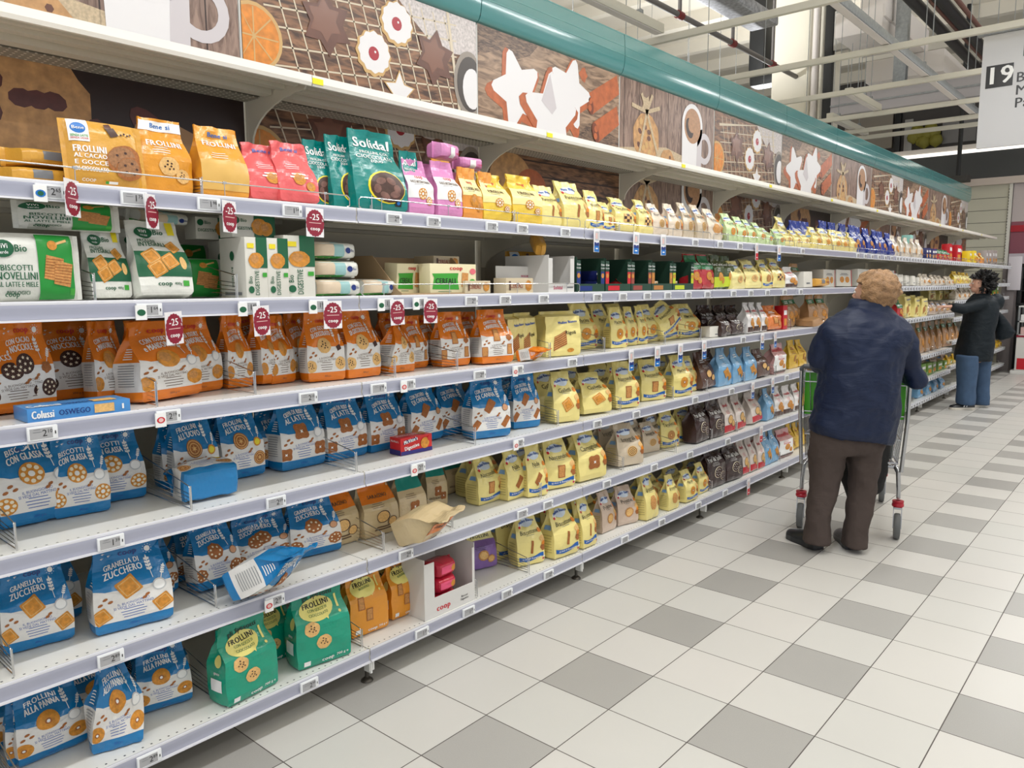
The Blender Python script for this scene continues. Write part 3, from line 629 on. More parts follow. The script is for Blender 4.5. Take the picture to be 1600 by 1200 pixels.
def _boxes():
    w, h = .15, .065; A = Art(); A.rect(-w*.3, h*.3, w*.3, h*.75, ink('pink_hot', (226, 80, 120)), 1, 4, 2); A.disc(w*.2, h*.5, .014, CKG, 2, 12)
    reg('r_pk', pillow_mesh('r_pk', w, h, .12, film('film_rose_red', (196, 36, 62)), A, 4, seal=.012), w, h, .12, 'biscuit_pack', 'red and pink pack stacked in white carton')
    # blue slim box, front face and top face lettered
    w, h, d = .25, .035, .11; bl = mat('carton_blue', (70, 140, 205), .35); A = Art(); T = Art()
    A.text('Colussi', -w*.36, h*.5, .028, iW, 2, .0, bold=.05, maxw=w*.2); A.text('OSWEGO', -w*.06, h*.5, .02, iN, 2, maxw=w*.3)
    A.rect(w*.13, h*.2, w*.33, h*.85, CKL, 2, 3, 1); A.rect(w*.41, h*.3, w*.43, h*.7, iW, 2, 1, 1)
    T.text('Colussi', -w*.32, -.03, .05, iW, 2, bold=.05, maxw=w*.3); T.text('OSWEGO', 0, -.03, .03, iN, 2, maxw=w*.3); T.rect(w*.15, -.045, w*.38, .0, CKL, 1, 3, 2)
    reg('k_col', box_mesh('k_col', w, h, d, bl, A, None, T), w, h, d, 'biscuit_box', 'slim light blue biscuit box lying flat')
    w, h, d = .16, .068, .068; rd = mat('carton_red', (204, 34, 34), .3); nb = ink('carton_navy', (40, 34, 110)); A = Art(); S_ = Art(); T = Art()
    A.rect(-w/2, 0, w/2, h*.22, nb, 1, 4, 1); A.fan([(-w*.42, h*.62), (w*.0, h*.78), (w*.03, h*.95), (-w*.40, h*.82)], nb, 2); A.text("McVitie's", -w*.19, h*.79, .021, iW, 4, .16, bold=.06, maxw=w*.42)
    A.text('Digestive', -w*.16, h*.42, .022, iW, 4, .14, bold=.04, maxw=w*.45); A.disc(w*.26, h*.52, .022, CKG, 3, 18); A.disc(w*.40, h*.75, .010, rd, 4, 10)
    S_.rect(-d/2, 0, d/2, h*.3, nb, 1, 2, 1); S_.text("McVitie's", 0, h*.78, .012, iW, 2, bold=.05); T.text("McVitie's Digestive", 0, 0, .018, iW, 2); T.disc(w*.3, 0, .02, CKG, 2, 14)
    reg('k_mcv', box_mesh('k_mcv', w, h, d, rd, A, S_, T), w, h, d, 'biscuit_box', 'small red and navy digestives box')
    w, h, d = .16, .11, .07; cr = mat('carton_cream', (230, 220, 180), .5); A = Art(); S_ = Art()
    A.fan([(-w*.46, h*.18), (-w*.42, h*.55), (-w*.46, h*.68), (w*.1, h*.70), (w*.08, h*.5), (w*.11, h*.16)], iLG, 1); A.text('CEREALI', -w*.18, h*.43, .028, iK, 3, .0, bold=.02, maxw=w*.42); A.text('coop', w*.05, h*.86, .02, iR, 3, bold=.05)
    A.fan([(w*.16, h*.25), (w*.30, h*.22), (w*.32, h*.7), (w*.18, h*.72)], CK, 2); A.disc(w*.42, h*.76, .011, ink('fig_pink', (226, 110, 120)), 2, 12); A.disc(w*.41, h*.4, .012, iLG, 2, 12); A.disc(w*.42, h*.14, .012, CKD, 2, 12)
    A.lines(-w*.2, h*.1, w*.4, 1, .01, iGr, 2)
    reg('k_cer', box_mesh('k_cer', w, h, d, cr, A, S_), w, h, d, 'cereal_biscuit_box', 'cream box with green patch and cereal bar')
    w, h, d = .15, .05, .12; A = Art(); A.text('CEREALI', -w*.12, h*.5, .024, ink('ink_rust', (150, 60, 40)), 2, bold=.02, maxw=w*.45); cookie(A, w*.32, h*.5, .018, 'golden', 2); A.rect(-w*.4, h*.2, -w*.33, h*.8, iTx, 1, 1, 1)
    reg('k_sm', box_mesh('k_sm', w, h, d, mat('carton_beige', (206, 190, 160), .55), A), w, h, d, 'biscuit_box', 'small beige cereal box')
    w, h, d = .12, .1, .1; A = Art(); A.rect(-w*.2, h*.2, w*.2, h*.3, iG, 1, 1, 1)
    reg('k_wht', box_mesh('k_wht', w, h, d, mat('carton_offwhite', (218, 214, 204), .5), A), w, h, d, 'biscuit_box', 'plain white and cream carton')
    w, h, d = .22, .16, .1; A = Art(); A.lines(0, h*.75, w*.6, 2, .012, iG, 2, .006); cookie(A, -w*.15, h*.4, .03, 'golden', 2); cookie(A, w*.2, h*.4, .03, 'golden', 2); A.rect(w*.46, 0, w*.5, h, iR, 2, 1, 2)
    reg('k_big', box_mesh('k_big', w, h, d, mat('carton_offwhite', (218, 214, 204), .5), A), w, h, d, 'biscuit_box', 'wide white biscuit carton')
    for key, c, nm, ds in (('k_red', (190, 24, 36), 'gift_box', 'tall red gift box'), ('k_navy', (24, 34, 96), 'biscuit_box', 'navy blue biscuit box'), ('k_yel', (236, 206, 30), 'snack_box', 'bright yellow snack box'), ('k_grn', (110, 150, 60), 'snack_box', 'small green snack carton'), ('k_gry', (170, 160, 156), 'metal_tin', 'grey biscuit tin'), ('k_mint', (150, 206, 196), 'snack_box', 'pale mint carton on top of bags')):
        w, h, d = .12, .18, .09; A = Art(); A.rect(-w*.35, h*.6, w*.35, h*.8, iW, 1, 2, 2); A.rect(-w*.3, h*.15, w*.3, h*.45, CKG, 1, 2, 2)
        reg(key, box_mesh(key, w, h, d, mat('carton_'+key, c, .4), A), w, h, d, nm, ds)
    # flat-topped yellow block bags
    w, h, d = .17, .25, .1; f = film('film_236_220_140', (236, 220, 140)); A = Art(); A.text('Mulino Bianco', w*.12, h*.76, .02, iDB, 3, .1, bold=.05, maxw=w*.5); A.text('Rigoli', w*.2, h*.52, .028, iK, 3, maxw=w*.3)
    A.fan([(-w*.30, h*.12), (w*.08, h*.26), (w*.08, h*.58), (-w*.26, h*.44)], CKB, 2)
    for i in range(6): A.poly([(-w*.29+.001*i, h*(.16+.05*i)), (w*.075, h*(.30+.05*i)), (w*.075, h*(.31+.05*i)), (-w*.29+.001*i, h*(.17+.05*i))], [(0, 1, 2, 3)], CKL, 3)
    A.disc(w*.2, h*.12, .012, CKG, 2, 12, sx=1.5)
    reg('m_blk', bag_mesh('m_blk', w, h, d, [(1.01, f)], A, None, seed=31, topw=1., sh=.9, bulge=.004), w, h, d, 'biscuit_bag', 'square yellow bag with ridged biscuit picture')
_boxes()
# ---------------------------------------------------------------- the setting: floor, ceiling, far walls
TS = .3035
def floor_mat():
    m = bpy.data.materials.new('floor_tiles'); m.use_nodes = True; nt = m.node_tree; n = nt.nodes; L = nt.links; b = n['Principled BSDF']
    def nd(t, **k):
        q = n.new(t)
        for a, v in k.items(): setattr(q, a, v)
        return q
    def M(op, a, b_=None, c_=None):
        q = nd('ShaderNodeMath', operation=op)
        for i, v in enumerate((a, b_, c_)):
            if v is None: continue
            if isinstance(v, (int, float)): q.inputs[i].default_value = v
            else: L.new(v, q.inputs[i])
        return q.outputs[0]
    tc = nd('ShaderNodeTexCoord'); sp = nd('ShaderNodeSeparateXYZ'); L.new(tc.outputs['Object'], sp.inputs[0])
    u = M('DIVIDE', sp.outputs[0], TS); v = M('DIVIDE', sp.outputs[1], TS)
    def grey(c, ph): return M('GREATER_THAN', M('ABSOLUTE', M('SUBTRACT', M('FRACT', M('DIVIDE', M('ADD', M('FLOOR', c), ph), 2)), 0.)), .25)
    # grey where floor(u) is odd and floor(v) is even
    gu = M('GREATER_THAN', M('FRACT', M('MULTIPLY', M('ADD', M('FLOOR', u), .0), .5)), .25)
    gv = M('LESS_THAN', M('FRACT', M('MULTIPLY', M('FLOOR', v), .5)), .25)
    g = M('MULTIPLY', gu, gv)
    def edge(c): f = M('FRACT', c); return M('MINIMUM', f, M('SUBTRACT', 1., f))
    e = M('MINIMUM', edge(u), edge(v)); gr = M('LESS_THAN', e, .0062)
    # tint per tile, fine speckle
    cb = nd('ShaderNodeCombineXYZ'); L.new(M('FLOOR', u), cb.inputs[0]); L.new(M('FLOOR', v), cb.inputs[1])
    wn = nd('ShaderNodeTexWhiteNoise'); L.new(cb.outputs[0], wn.inputs['Vector'])
    sk = nd('ShaderNodeTexNoise'); sk.inputs['Scale'].default_value = 260; sk.inputs['Detail'].default_value = 2; L.new(tc.outputs['Object'], sk.inputs['Vector'])
    st = nd('ShaderNodeTexNoise'); st.inputs['Scale'].default_value = 1.7; st.inputs['Detail'].default_value = 5; L.new(tc.outputs['Object'], st.inputs['Vector'])
    c1 = nd('ShaderNodeMix', data_type='RGBA'); c1.inputs[6].default_value = (*lin((204, 203, 198)), 1); c1.inputs[7].default_value = (*lin((211, 208, 203)), 1); L.new(wn.outputs[0], c1.inputs[0])
    c2 = nd('ShaderNodeMix', data_type='RGBA'); c2.inputs[6].default_value = (*lin((164, 162, 158)), 1); c2.inputs[7].default_value = (*lin((174, 172, 168)), 1); L.new(wn.outputs[0], c2.inputs[0])
    c3 = nd('ShaderNodeMix', data_type='RGBA'); L.new(g, c3.inputs[0]); L.new(c1.outputs[2], c3.inputs[6]); L.new(c2.outputs[2], c3.inputs[7])
    amp = M('ADD', M('MULTIPLY', M('ADD', M('MULTIPLY', g, .12), .03), M('SUBTRACT', sk.outputs[0], .5)), M('ADD', 1., M('MULTIPLY', M('SUBTRACT', st.outputs[0], .5), .06)))
    sc_ = nd('ShaderNodeVectorMath', operation='SCALE'); L.new(c3.outputs[2], sc_.inputs[0]); L.new(amp, sc_.inputs['Scale'])
    c4 = nd('ShaderNodeMix', data_type='RGBA'); L.new(gr, c4.inputs[0]); L.new(sc_.outputs[0], c4.inputs[6]); c4.inputs[7].default_value = (*lin((84, 78, 74)), 1)
    L.new(c4.outputs[2], b.inputs['Base Color'])
    r = M('ADD', M('MULTIPLY', gr, .4), M('ADD', .30, M('MULTIPLY', st.outputs[0], .12))); L.new(r, b.inputs['Roughness'])
    bp = nd('ShaderNodeBump'); bp.inputs['Strength'].default_value = .25; bp.inputs['Distance'].default_value = .002
    L.new(M('SUBTRACT', 1., gr), bp.inputs['Height']); L.new(bp.outputs[0], b.inputs['Normal'])
    return m
mb = MB(); FM = floor_mat()
mb.add([(-7, -5, 0), (9, -5, 0), (9, 20, 0), (-7, 20, 0)], [(0, 1, 2, 3)], FM); tag(mb.build('floor'), kind='structure')

def ramp_wood(name, c1, c2, scale=6, along='X'):
    m = bpy.data.materials.new(name); m.use_nodes = True; nt = m.node_tree; n = nt.nodes; L = nt.links; b = n['Principled BSDF']
    tc = n.new('ShaderNodeTexCoord'); mp = n.new('ShaderNodeMapping'); L.new(tc.outputs['Object'], mp.inputs[0])
    mp.inputs['Scale'].default_value = (1, 1, 5) if along == 'Y' else (1, 5, 1)
    t = n.new('ShaderNodeTexNoise'); t.inputs['Scale'].default_value = scale; t.inputs['Detail'].default_value = 6; t.inputs['Distortion'].default_value = 1.2
    L.new(mp.outputs[0], t.inputs['Vector']); r = n.new('ShaderNodeValToRGB'); L.new(t.outputs[0], r.inputs[0])
    r.color_ramp.elements[0].position = .36; r.color_ramp.elements[1].position = .62
    r.color_ramp.elements[0].color = (*lin(c1), 1); r.color_ramp.elements[1].color = (*lin(c2), 1)
    L.new(r.outputs[0], b.inputs['Base Color']); b.inputs['Roughness'].default_value = .35
    MATS[name] = m; return m
PW1 = ramp_wood('print_dark_wood', (70, 46, 34), (150, 108, 78), 7, 'Y')
PW2 = ramp_wood('print_grey_wood', (110, 86, 68), (176, 146, 120), 6, 'Y')
PW3 = ramp_wood('print_plank_wood', (104, 80, 70), (158, 132, 118), 7, 'Z')
BK = ramp_wood('print_bark', (66, 48, 40), (140, 112, 90), 16, 'Y')
pWh = ink('print_icing', (232, 230, 232)); pWs = ink('print_icing_shade', (206, 200, 204)); pRd = ink('print_jam', (170, 36, 52)); pCh = ink('print_chocolate', (104, 66, 52), .3, .15, 14)
pOr = ink('print_orange', (218, 136, 50), .35, .2, 30); pCi = ink('print_cinnamon', (182, 96, 52), .35, .2, 24); pCiD = ink('print_cinnamon_dark', (120, 58, 34), .35)
pWi = ink('print_wire', (214, 200, 176)); pCo = ink('print_cookie', (196, 150, 100), .4, .25, 26); pCoD = ink('print_cookie_edge', (206, 168, 110), .4)
pCof = ink('print_coffee', (176, 132, 96), .35, .15, 60); pBl = ink('print_black_coffee', (52, 34, 30)); pSn = ink('print_sugar', (206, 198, 196), .4, .25, 70); pSt = ink('print_steel', (150, 140, 130)); pJu = ink('print_jute', (196, 176, 146), .5, .2, 90); pBean = ink('print_date', (92, 48, 44), .3, .25, 20)

def line(A, a0, b0, a1, b1, t, m, L=2):
    dx, dy = a1-a0, b1-b0; q = math.hypot(dx, dy) or 1; nx, ny = -dy/q*t/2, dx/q*t/2
    A.poly([(a0+nx, b0+ny), (a0-nx, b0-ny), (a1-nx, b1-ny), (a1+nx, b1+ny)], [(0, 1, 2, 3)], m, L)
BW = 1.3354
def motif(kind, hgt=.6):
    A = Art(); W = BW-.012
    if kind == 'rack':
        A.rect(0, 0, W, hgt, PW1, 0, 1, 1)
        A.fan([(.78, hgt), (W, hgt), (W, .42), (1.05, .40), (.9, .5)], pSn, 1)
        for i in range(14): line(A, .12+.075*i, .57-.0*i, .30+.075*i, .0, .007, pWi, 2)
        for i in range(6): line(A, .10, .10+.075*i-.03, 1.18, .17+.075*i, .007, pWi, 2)
        line(A, .08, .50, .80, .60, .02, pWi, 3); line(A, 1.12, .6, 1.22, 0, .018, pWi, 3)
        A.disc(.05, .24, .13, pCoD, 4, 22); A.disc(.05, .24, .115, pOr, 5, 22)
        for i in range(8): line(A, .05, .24, .05+.11*math.cos(i*.785), .24+.11*math.sin(i*.785), .006, pCoD, 6)
        for x, y in ((.65, .30), (.79, .46)):
            A.fan([(x+.098*(1+.05*math.cos(12*t))*math.cos(t), y+.098*(1+.05*math.cos(12*t))*math.sin(t)) for t in [i*2*PI/48 for i in range(48)]], pCoD, 4)
            A.fan([(x+.004+.088*(1+.05*math.cos(12*t))*math.cos(t), y+.006+.088*(1+.05*math.cos(12*t))*math.sin(t)) for t in [i*2*PI/48 for i in range(48)]], pWh, 5)
            A.disc(x, y, .03, pRd, 6, 16); A.disc(x+.008, y+.008, .006, pWh, 7, 6)
        for x, y, r_ in ((.40, .37, .2), (1.03, .36, .0)):
            A.star(x, y, .135, pCh, 5, 6, .62, r_+.4); A.star(x-.01, y+.01, .09, ink('print_chocolate_gloss', (132, 92, 76), .25), 6, 6, .62, r_+.4)
        A.star(.80, .16, .10, pCoD, 5, 5, .5); A.star(.80, .16, .088, pWh, 6, 5, .5)
        A.disc(1.27, .28, .16, pSt, 4, 26, sx=.7); A.disc(1.275, .28, .135, ink('print_tin_dark', (70, 62, 58)), 5, 26, sx=.7); A.disc(1.29, .26, .10, pWh, 6, 20, sx=.7)
    elif kind == 'stars':
        A.rect(0, 0, W, hgt, PW2, 0, 1, 1); A.fan([(0, hgt), (.5, hgt), (.42, .52), (.28, .47), (.16, .50), (.0, .44)], BK, 1); A.fan([(.75, 0), (W, 0), (W, .2), (1.0, .25), (.8, .12)], BK, 1)
        def st(x, y, r, rot, L, sx=1.):
            for q, m in ((1., pCi), (.86, pWh)):
                pts = []
                for i in range(5):
                    for dt, rr in ((-.13, .93), (0, 1.), (.13, .93), (PI/5, .56)):
                        t = i*2*PI/5+dt; pts.append((x+(1-q)*.12+r*rr*q*math.cos(t+rot), y+(1-q)*.2+r*rr*q*math.sin(t+rot)))
                A.fan(pts, m, L+(q < 1), 2, (x, y))
        st(.30, .29, .25, PI/2+.35, 2); st(.78, .36, .24, PI/2-.25, 4); st(.60, .20, .29, PI/2, 6)
        A.fan([(.52, .3), (.60, .46), (.66, .28), (.62, .24)], pWs, 8)
        A.disc(.93, .52, .04, pCi, 2, 10, wob=.2)
        for x0, y0, x1, y1, L in ((1.0, .36, 1.34, .53, 3), (1.06, .20, 1.34, .34, 6)):
            line(A, x0, y0, min(x1, W), y1, .125, pCi, L); A.disc(x0, y0, .062, pCiD, L+1, 14, sx=.55, rot=.4); A.disc(x0+.004, y0+.022, .02, pCi, L+2, 10); A.disc(x0-.002, y0-.022, .02, pCi, L+2, 10)
    elif kind == 'mug':
        A.rect(0, 0, W, hgt, PW3, 0, 1, 1)
        for i in range(7): line(A, .19*i+.05, 0, .19*i+.05, hgt, .006, pBl, 1)
        A.fan([(0, 0), (W, 0), (W, .10), (1.0, .17), (.6, .22), (0, .15)], pJu, 1)
        A.disc(.33, .25, .16, pCo, 2, 22, sx=1.05, wob=.03)
        for i in range(16): A.disc(.33+.13*math.cos(i*2.4)*(.25+.05*i), .25+.13*math.sin(i*2.4)*(.25+.05*i), .018, pCh if i % 3 == 0 else pCoD, 3, 7, sx=1.4, rot=i)
        A.disc(.32, .47, .05, pJu, 4, 12, wob=.3)
        for x0, y0, x1, y1 in ((.33, .42, .14, .44), (.33, .42, .50, .47), (.33, .42, .22, .08), (.33, .42, .50, .12), (.33, .42, .26, .53), (.33, .42, .40, .54)): line(A, x0, y0, x1, y1, .026, pJu, 5)
        A.disc(.62, .10, .11, pCo, 4, 18, wob=.04)
        for i in range(6): A.disc(.62+.06*math.cos(i), .10+.06*math.sin(i*1.3), .014, pCh, 5, 6)
        A.ring(1.17, .28, .07, .115, pWs, 3)
        A.fan([(.82, .42), (1.13, .42), (1.12, .0), (.83, .0)], pWh, 4); A.fan([(1.06, .40), (1.13, .42), (1.12, 0), (1.04, 0)], pWs, 5)
        A.disc(.975, .42, .158, pWh, 5, 26, sx=1., rot=0); A.disc(.975, .42, .125, pCof, 6, 24); A.disc(.93, .40, .075, pBl, 7, 16, sx=.7, rot=.5); A.disc(.965, .43, .06, pCof, 8, 14)
    elif kind == 'beans':
        A.rect(0, 0, W, hgt, ink('print_shadow_brown', (46, 30, 28)), 0, 1, 1)
        A.disc(.50, .33, .19, pCo, 2, 26, sx=1.35, wob=.03)
        for i in range(7): A.disc(.50+.16*math.cos(i*2.1)*(.3+.1*i), .33+.11*math.sin(i*2.1)*(.3+.1*i), .03, pBean, 3, 9, sx=1.3, rot=i)
        A.fan([(.55, 0), (.95, 0), (.90, .2), (.72, .22)], pJu, 1)
        for i, (x, y) in enumerate(((.1, .06), (.3, .05), (.76, .22), (.84, .17), (.68, .06), (.9, .08), (1.15, .05), (1.22, .1), (.95, .30))): A.disc(x, y, .045, pBean, 3, 12, sx=1.8, rot=i*.7)
        A.fan([(.86, .20), (.90, .30), (1.02, .33), (1.18, .27), (1.28, .22), (1.30, .19), (1.16, .16), (1.06, .10), (.92, .12)], ink('print_pale_wood', (180, 140, 100), .4, .06, 6), 4)
    elif kind == 'planks':
        A.rect(0, 0, W, hgt, PW1, 0, 1, 1)
        for i in range(6): line(A, 0, .08*i+.02, W, .08*i+.035, .008, pBl, 1)
        A.disc(.25, .30, .15, pCo, 2, 20, sx=1.2); A.disc(.42, .26, .12, pCi, 3, 20, sx=1.2)
    return A
ART = {k: motif(k) for k in ('rack', 'stars', 'mug')}
ART2 = {k: motif(k, .47) for k in ('beans', 'planks')}
def clipb(A, bmax):
    B = Art()
    for vs, fs, m, l in A.items: B.items.append(([(min(max(a, 0), BW-.012), min(max(b, 0), bmax)) for a, b in vs], fs, m, l))
    return B
def poster_mesh(kind, hgt):
    A = clipb(ART.get(kind) or ART2.get(kind), hgt); mb = MB()
    mb.box(-.004, 0, .006, BW-.006, 0, hgt, WHITE_MET)
    A.bake(mb, flat((0, .006, 0), (0, 1, 0), (0, 0, 1), (1, 0, 0)), .0006, .0012); return mb.mesh('poster_'+kind)
PM = {}
for k in ('rack', 'stars', 'mug'): PM[k, 1] = poster_mesh(k, .594); PM[k, 2] = poster_mesh(k, .46)
for k in ART2: PM[k, 2] = poster_mesh(k, .46)

# ---------------------------------------------------------------- shelving
XF = -.144; XB = -.834
LV = dict(A=1.740, B=1.441, C=1.139, D=.815, E=.490, F=.1505)
def yk(k): return -.447+BW*k
def levels(k):
    if k >= 7: return [1.74, 1.46, 1.25, 1.03, .74, .42, .1505]
    if k >= 5: return [1.74, 1.441, 1.10, .66, .385, .1505]
    return [LV[c] for c in 'ABCDEF']
def board_mat():
    m = bpy.data.materials.new('shelf_board_enamel'); m.use_nodes = True; nt = m.node_tree; n = nt.nodes; L = nt.links; b = n['Principled BSDF']
    def M(op, a, b_=None):
        q = n.new('ShaderNodeMath'); q.operation = op
        for i, v in enumerate((a, b_)):
            if v is None: continue
            if isinstance(v, (int, float)): q.inputs[i].default_value = v
            else: L.new(v, q.inputs[i])
        return q.outputs[0]
    tc = n.new('ShaderNodeTexCoord'); sp = n.new('ShaderNodeSeparateXYZ'); L.new(tc.outputs['Object'], sp.inputs[0])
    dy = M('ABSOLUTE', M('SUBTRACT', M('FRACT', M('DIVIDE', sp.outputs[1], .0254)), .5)); dx = M('ABSOLUTE', M('SUBTRACT', sp.outputs[0], -.168))
    hole = M('MULTIPLY', M('LESS_THAN', dy, .11), M('LESS_THAN', dx, .0026))
    mx = n.new('ShaderNodeMix'); mx.data_type = 'RGBA'; L.new(hole, mx.inputs[0]); mx.inputs[6].default_value = (*lin((228, 228, 224)), 1); mx.inputs[7].default_value = (*lin((50, 50, 50)), 1)
    L.new(mx.outputs[2], b.inputs['Base Color']); b.inputs['Roughness'].default_value = .3
    return m
BM = board_mat()
def perf_mat():
    m = bpy.data.materials.new('perforated_underside'); m.use_nodes = True; nt = m.node_tree; n = nt.nodes; L = nt.links; b = n['Principled BSDF']
    tc = n.new('ShaderNodeTexCoord'); v = n.new('ShaderNodeTexVoronoi'); v.inputs['Scale'].default_value = 42; v.inputs['Randomness'].default_value = 0
    L.new(tc.outputs['Object'], v.inputs['Vector']); c = n.new('ShaderNodeMath'); c.operation = 'LESS_THAN'; L.new(v.outputs['Distance'], c.inputs[0]); c.inputs[1].default_value = .2
    mx = n.new('ShaderNodeMix'); mx.data_type = 'RGBA'; L.new(c.outputs[0], mx.inputs[0]); mx.inputs[6].default_value = (*lin((150, 145, 132)), 1); mx.inputs[7].default_value = (*lin((236, 232, 220)), 1)
    L.new(mx.outputs[2], b.inputs['Base Color']); b.inputs['Roughness'].default_value = .45
    return m
PERF = perf_mat()
def board_mesh():
    mb = MB()      # local z = 0 is the shelf surface, y 0..BW
    mb.box(XB+.02, XF-.006, .002, BW-.002, -.006, 0, BM)
    for x in (XB+.02, -.62, -.40, -.20): mb.box(x, x+.03, .004, BW-.004, -.030, -.006, CREAM_MET)
    mb.box(XB+.05, -.2, .02, BW-.02, -.0125, -.0065, CREAM_MET)
    return mb.mesh('shelf_board')
def rail_mesh():
    mb = MB()
    mb.extrude_y([(XF-.010, 0), (XF-.002, .003), (XF, 0), (XF-.001, -.006), (XF-.010, -.006)], .003, BW-.003, RAILL)
    mb.extrude_y([(XF-.001, -.006), (XF+.001, -.016), (XF-.003, -.030), (XF+.000, -.042), (XF-.004, -.042), (XF-.007, -.030), (XF-.004, -.016), (XF-.006, -.006)], .003, BW-.003, RAILM, True)
    mb.extrude_y([(XF-.005, -.042), (XF+.006, -.043), (XF+.007, -.048), (XF-.005, -.048)], .003, BW-.003, RAILL)
    mb.box(XF-.012, XF-.004, .0003, .0029, -.050, .0035, CREAM_MET)
    return mb.mesh('price_rail')
def bracket_mesh(d, h, x1):
    mb = MB(); n = 8                     # gusset plate under the shelf
    top = [(x1, -.008), (XB+.02, -.008), (XB+.02, -h)]; cur = [(XB+.02+.03+(x1-.03-XB-.05)*(1-math.cos(t)), -h+(h-.035)*math.sin(t)) for t in [i*PI/2/n for i in range(n+1)]]
    mb.extrude_y(top+cur, .002, .010, CREAM_MET)
    return mb.mesh('bracket')
def over_mesh():
    mb = MB(); x0 = -.372
    mb.box(XB+.12, x0-.004, .002, BW-.002, -.004, 0, CREAM_MET)
    mb.extrude_y([(x0-.012, .003), (x0, .003), (x0+.002, -.022), (x0-.003, -.034), (x0-.016, -.034), (x0-.016, -.028), (x0-.008, -.024)], .002, BW-.002, mat('shelf_edge_white', (236, 232, 222), .35))
    for x, w_, h in ((x0-.10, .02, .022), (x0-.2, .035, .018), (XB+.16, .05, .026)): mb.box(x, x+w_, .004, BW-.004, -h, -.004, CREAM_MET)
    return mb.mesh('overhead_board')
def perfs_mesh():
    mb = MB(); mb.box(XB+.015, XB+.12, .002, BW-.002, -.022, -.002, PERF); return mb.mesh('perforated_strip')
OVM = over_mesh(); PSM = perfs_mesh(); BDM = board_mesh(); RLM = rail_mesh(); BR1 = bracket_mesh(.6, .17, XF-.05); BR2 = bracket_mesh(.4, .19, -.40)
def link(name, me, parent, loc=(0, 0, 0)):
    o = bpy.data.objects.new(name, me); COL.objects.link(o); o.parent = parent; o.location = loc; return o
def fascia_mesh():
    mb = MB(); T_ = mat('teal_plastic', (78, 141, 141), .17, bump=.03, bs=3., coat=.6); x = XB+.004
    cv = [(x+.006+.034*math.cos(t), .115-.111*math.sin(t)) for t in [i*PI/2/10 for i in range(11)]]
    mb.extrude_y(cv+[(x-.03, .004), (x-.03, .115)], .003, BW-.003, T_, True)
    mb.extrude_y([(x-.03, .115), (x+.040, .115), (x+.039, .165), (x+.032, .247), (x-.03, .249)], .003, BW-.003, T_)
    for z, q in ((.243, .033), (.166, .0395), (.115, .041)): mb.box(x+q-.002, x+q+.0012, .003, BW-.003, z-.002, z+.001, mat('teal_line', (112, 172, 170), .3))
    mb.box(x-.03, x+.030, .0, .004, .03, .245, mat('teal_seam', (40, 92, 94), .4))
    return mb.mesh('fascia')
FSM = fascia_mesh()
def price_mesh(txt, cap=False):
    w, h = .07, .036; mb = MB(); mb.bbox(XF, XF+.009, -w/2, w/2, -.043, -.043+h, mat('tag_white', (232, 234, 236), .3), .002)
    mb.box(XF+.009, XF+.0096, -w*.42, w*.32, -.039, -.012, mat('tag_screen', (168, 168, 170), .2)); A = Art()
    if txt:
        A.text(txt[0], .004, -.026, .024, iK, 1, bold=.0); A.text(txt[1:], .016, -.0215, .013, iK, 1, bold=0); A.lines(-.013, -.016, .022, 2, .006, iG, 1, .0012)
    else: A.lines(0, -.018, .04, 3, .007, iG, 1, .0022)
    A.rect(w*.39, -.03, w*.43, -.022, iK, 1, 1, 1); A.bake(mb, flat((XF+.0097, 0, 0), (0, 1, 0), (0, 0, 1), (1, 0, 0)), .0002, .0002)
    if cap:
        mb.box(XF+.010, XF+.014, -w*.5-.006, -w*.5+.024, -.052, -.012, iW); B = Art(); B.disc(-w*.5+.009, -.032, .009, cap, 1, 12, sx=1.3); B.disc(-w*.5+.009, -.032, .006, iPk if cap is iR else vDk, 2, 10, sx=1.2)
        B.bake(mb, flat((XF+.0142, 0, 0), (0, 1, 0), (0, 0, 1), (1, 0, 0)), .0002, .0002)
    return mb.mesh('price_tag')
_pm = {}
def ptag(txt='', cap=False):
    k = (txt, cap and cap.name)
    if k not in _pm: _pm[k] = price_mesh(txt, cap)
    return _pm[k]
def divider_mesh(hb=.13, hf=.055, L_=.36, rows=5):
    mb = MB(); x1 = XF-.03; x0 = x1-L_
    mb.tube([(x1, 0, -.004), (x1, 0, hf+.02)], .0022, CHROME, 6); mb.tube([(x0, 0, .004), (x0, 0, hb), (x1-.012, 0, hf+.018), (x1-.008, 0, hf+.012), (x1-.008, 0, .004), (x0, 0, .004)], .0018, CHROME, 6)
    for i in range(1, rows):
        z = .004+(hf)*i/rows; mb.tube([(x0, 0, z*1.6), (x1-.008, 0, z)], .0013, CHROME, 4)
    return mb.mesh('wire_divider')
DVM = divider_mesh(); DVL = divider_mesh(.06, .035, .36, 4)
def fence_mesh():
    mb = MB(); x = XF-.012; h = .042
    mb.tube([(x, .03, .004), (x, .02, .010), (x, .02, h-.008), (x, .03, h), (x, BW-.03, h), (x, BW-.02, h-.008), (x, BW-.02, .010), (x, BW-.03, .004)], .0021, CHROME, 6)
    for y in (.12, .45, .86, BW-.12): mb.tube([(x, y, -.002), (x, y, h+.002)], .0016, CHROME, 5); mb.bbox(x-.002, x+.004, y-.006, y+.006, h-.004, h+.004, CHROME, .001)
    return mb.mesh('wire_fence')
FNM = fence_mesh()
TAGS = []      # (level, px, text, cap)
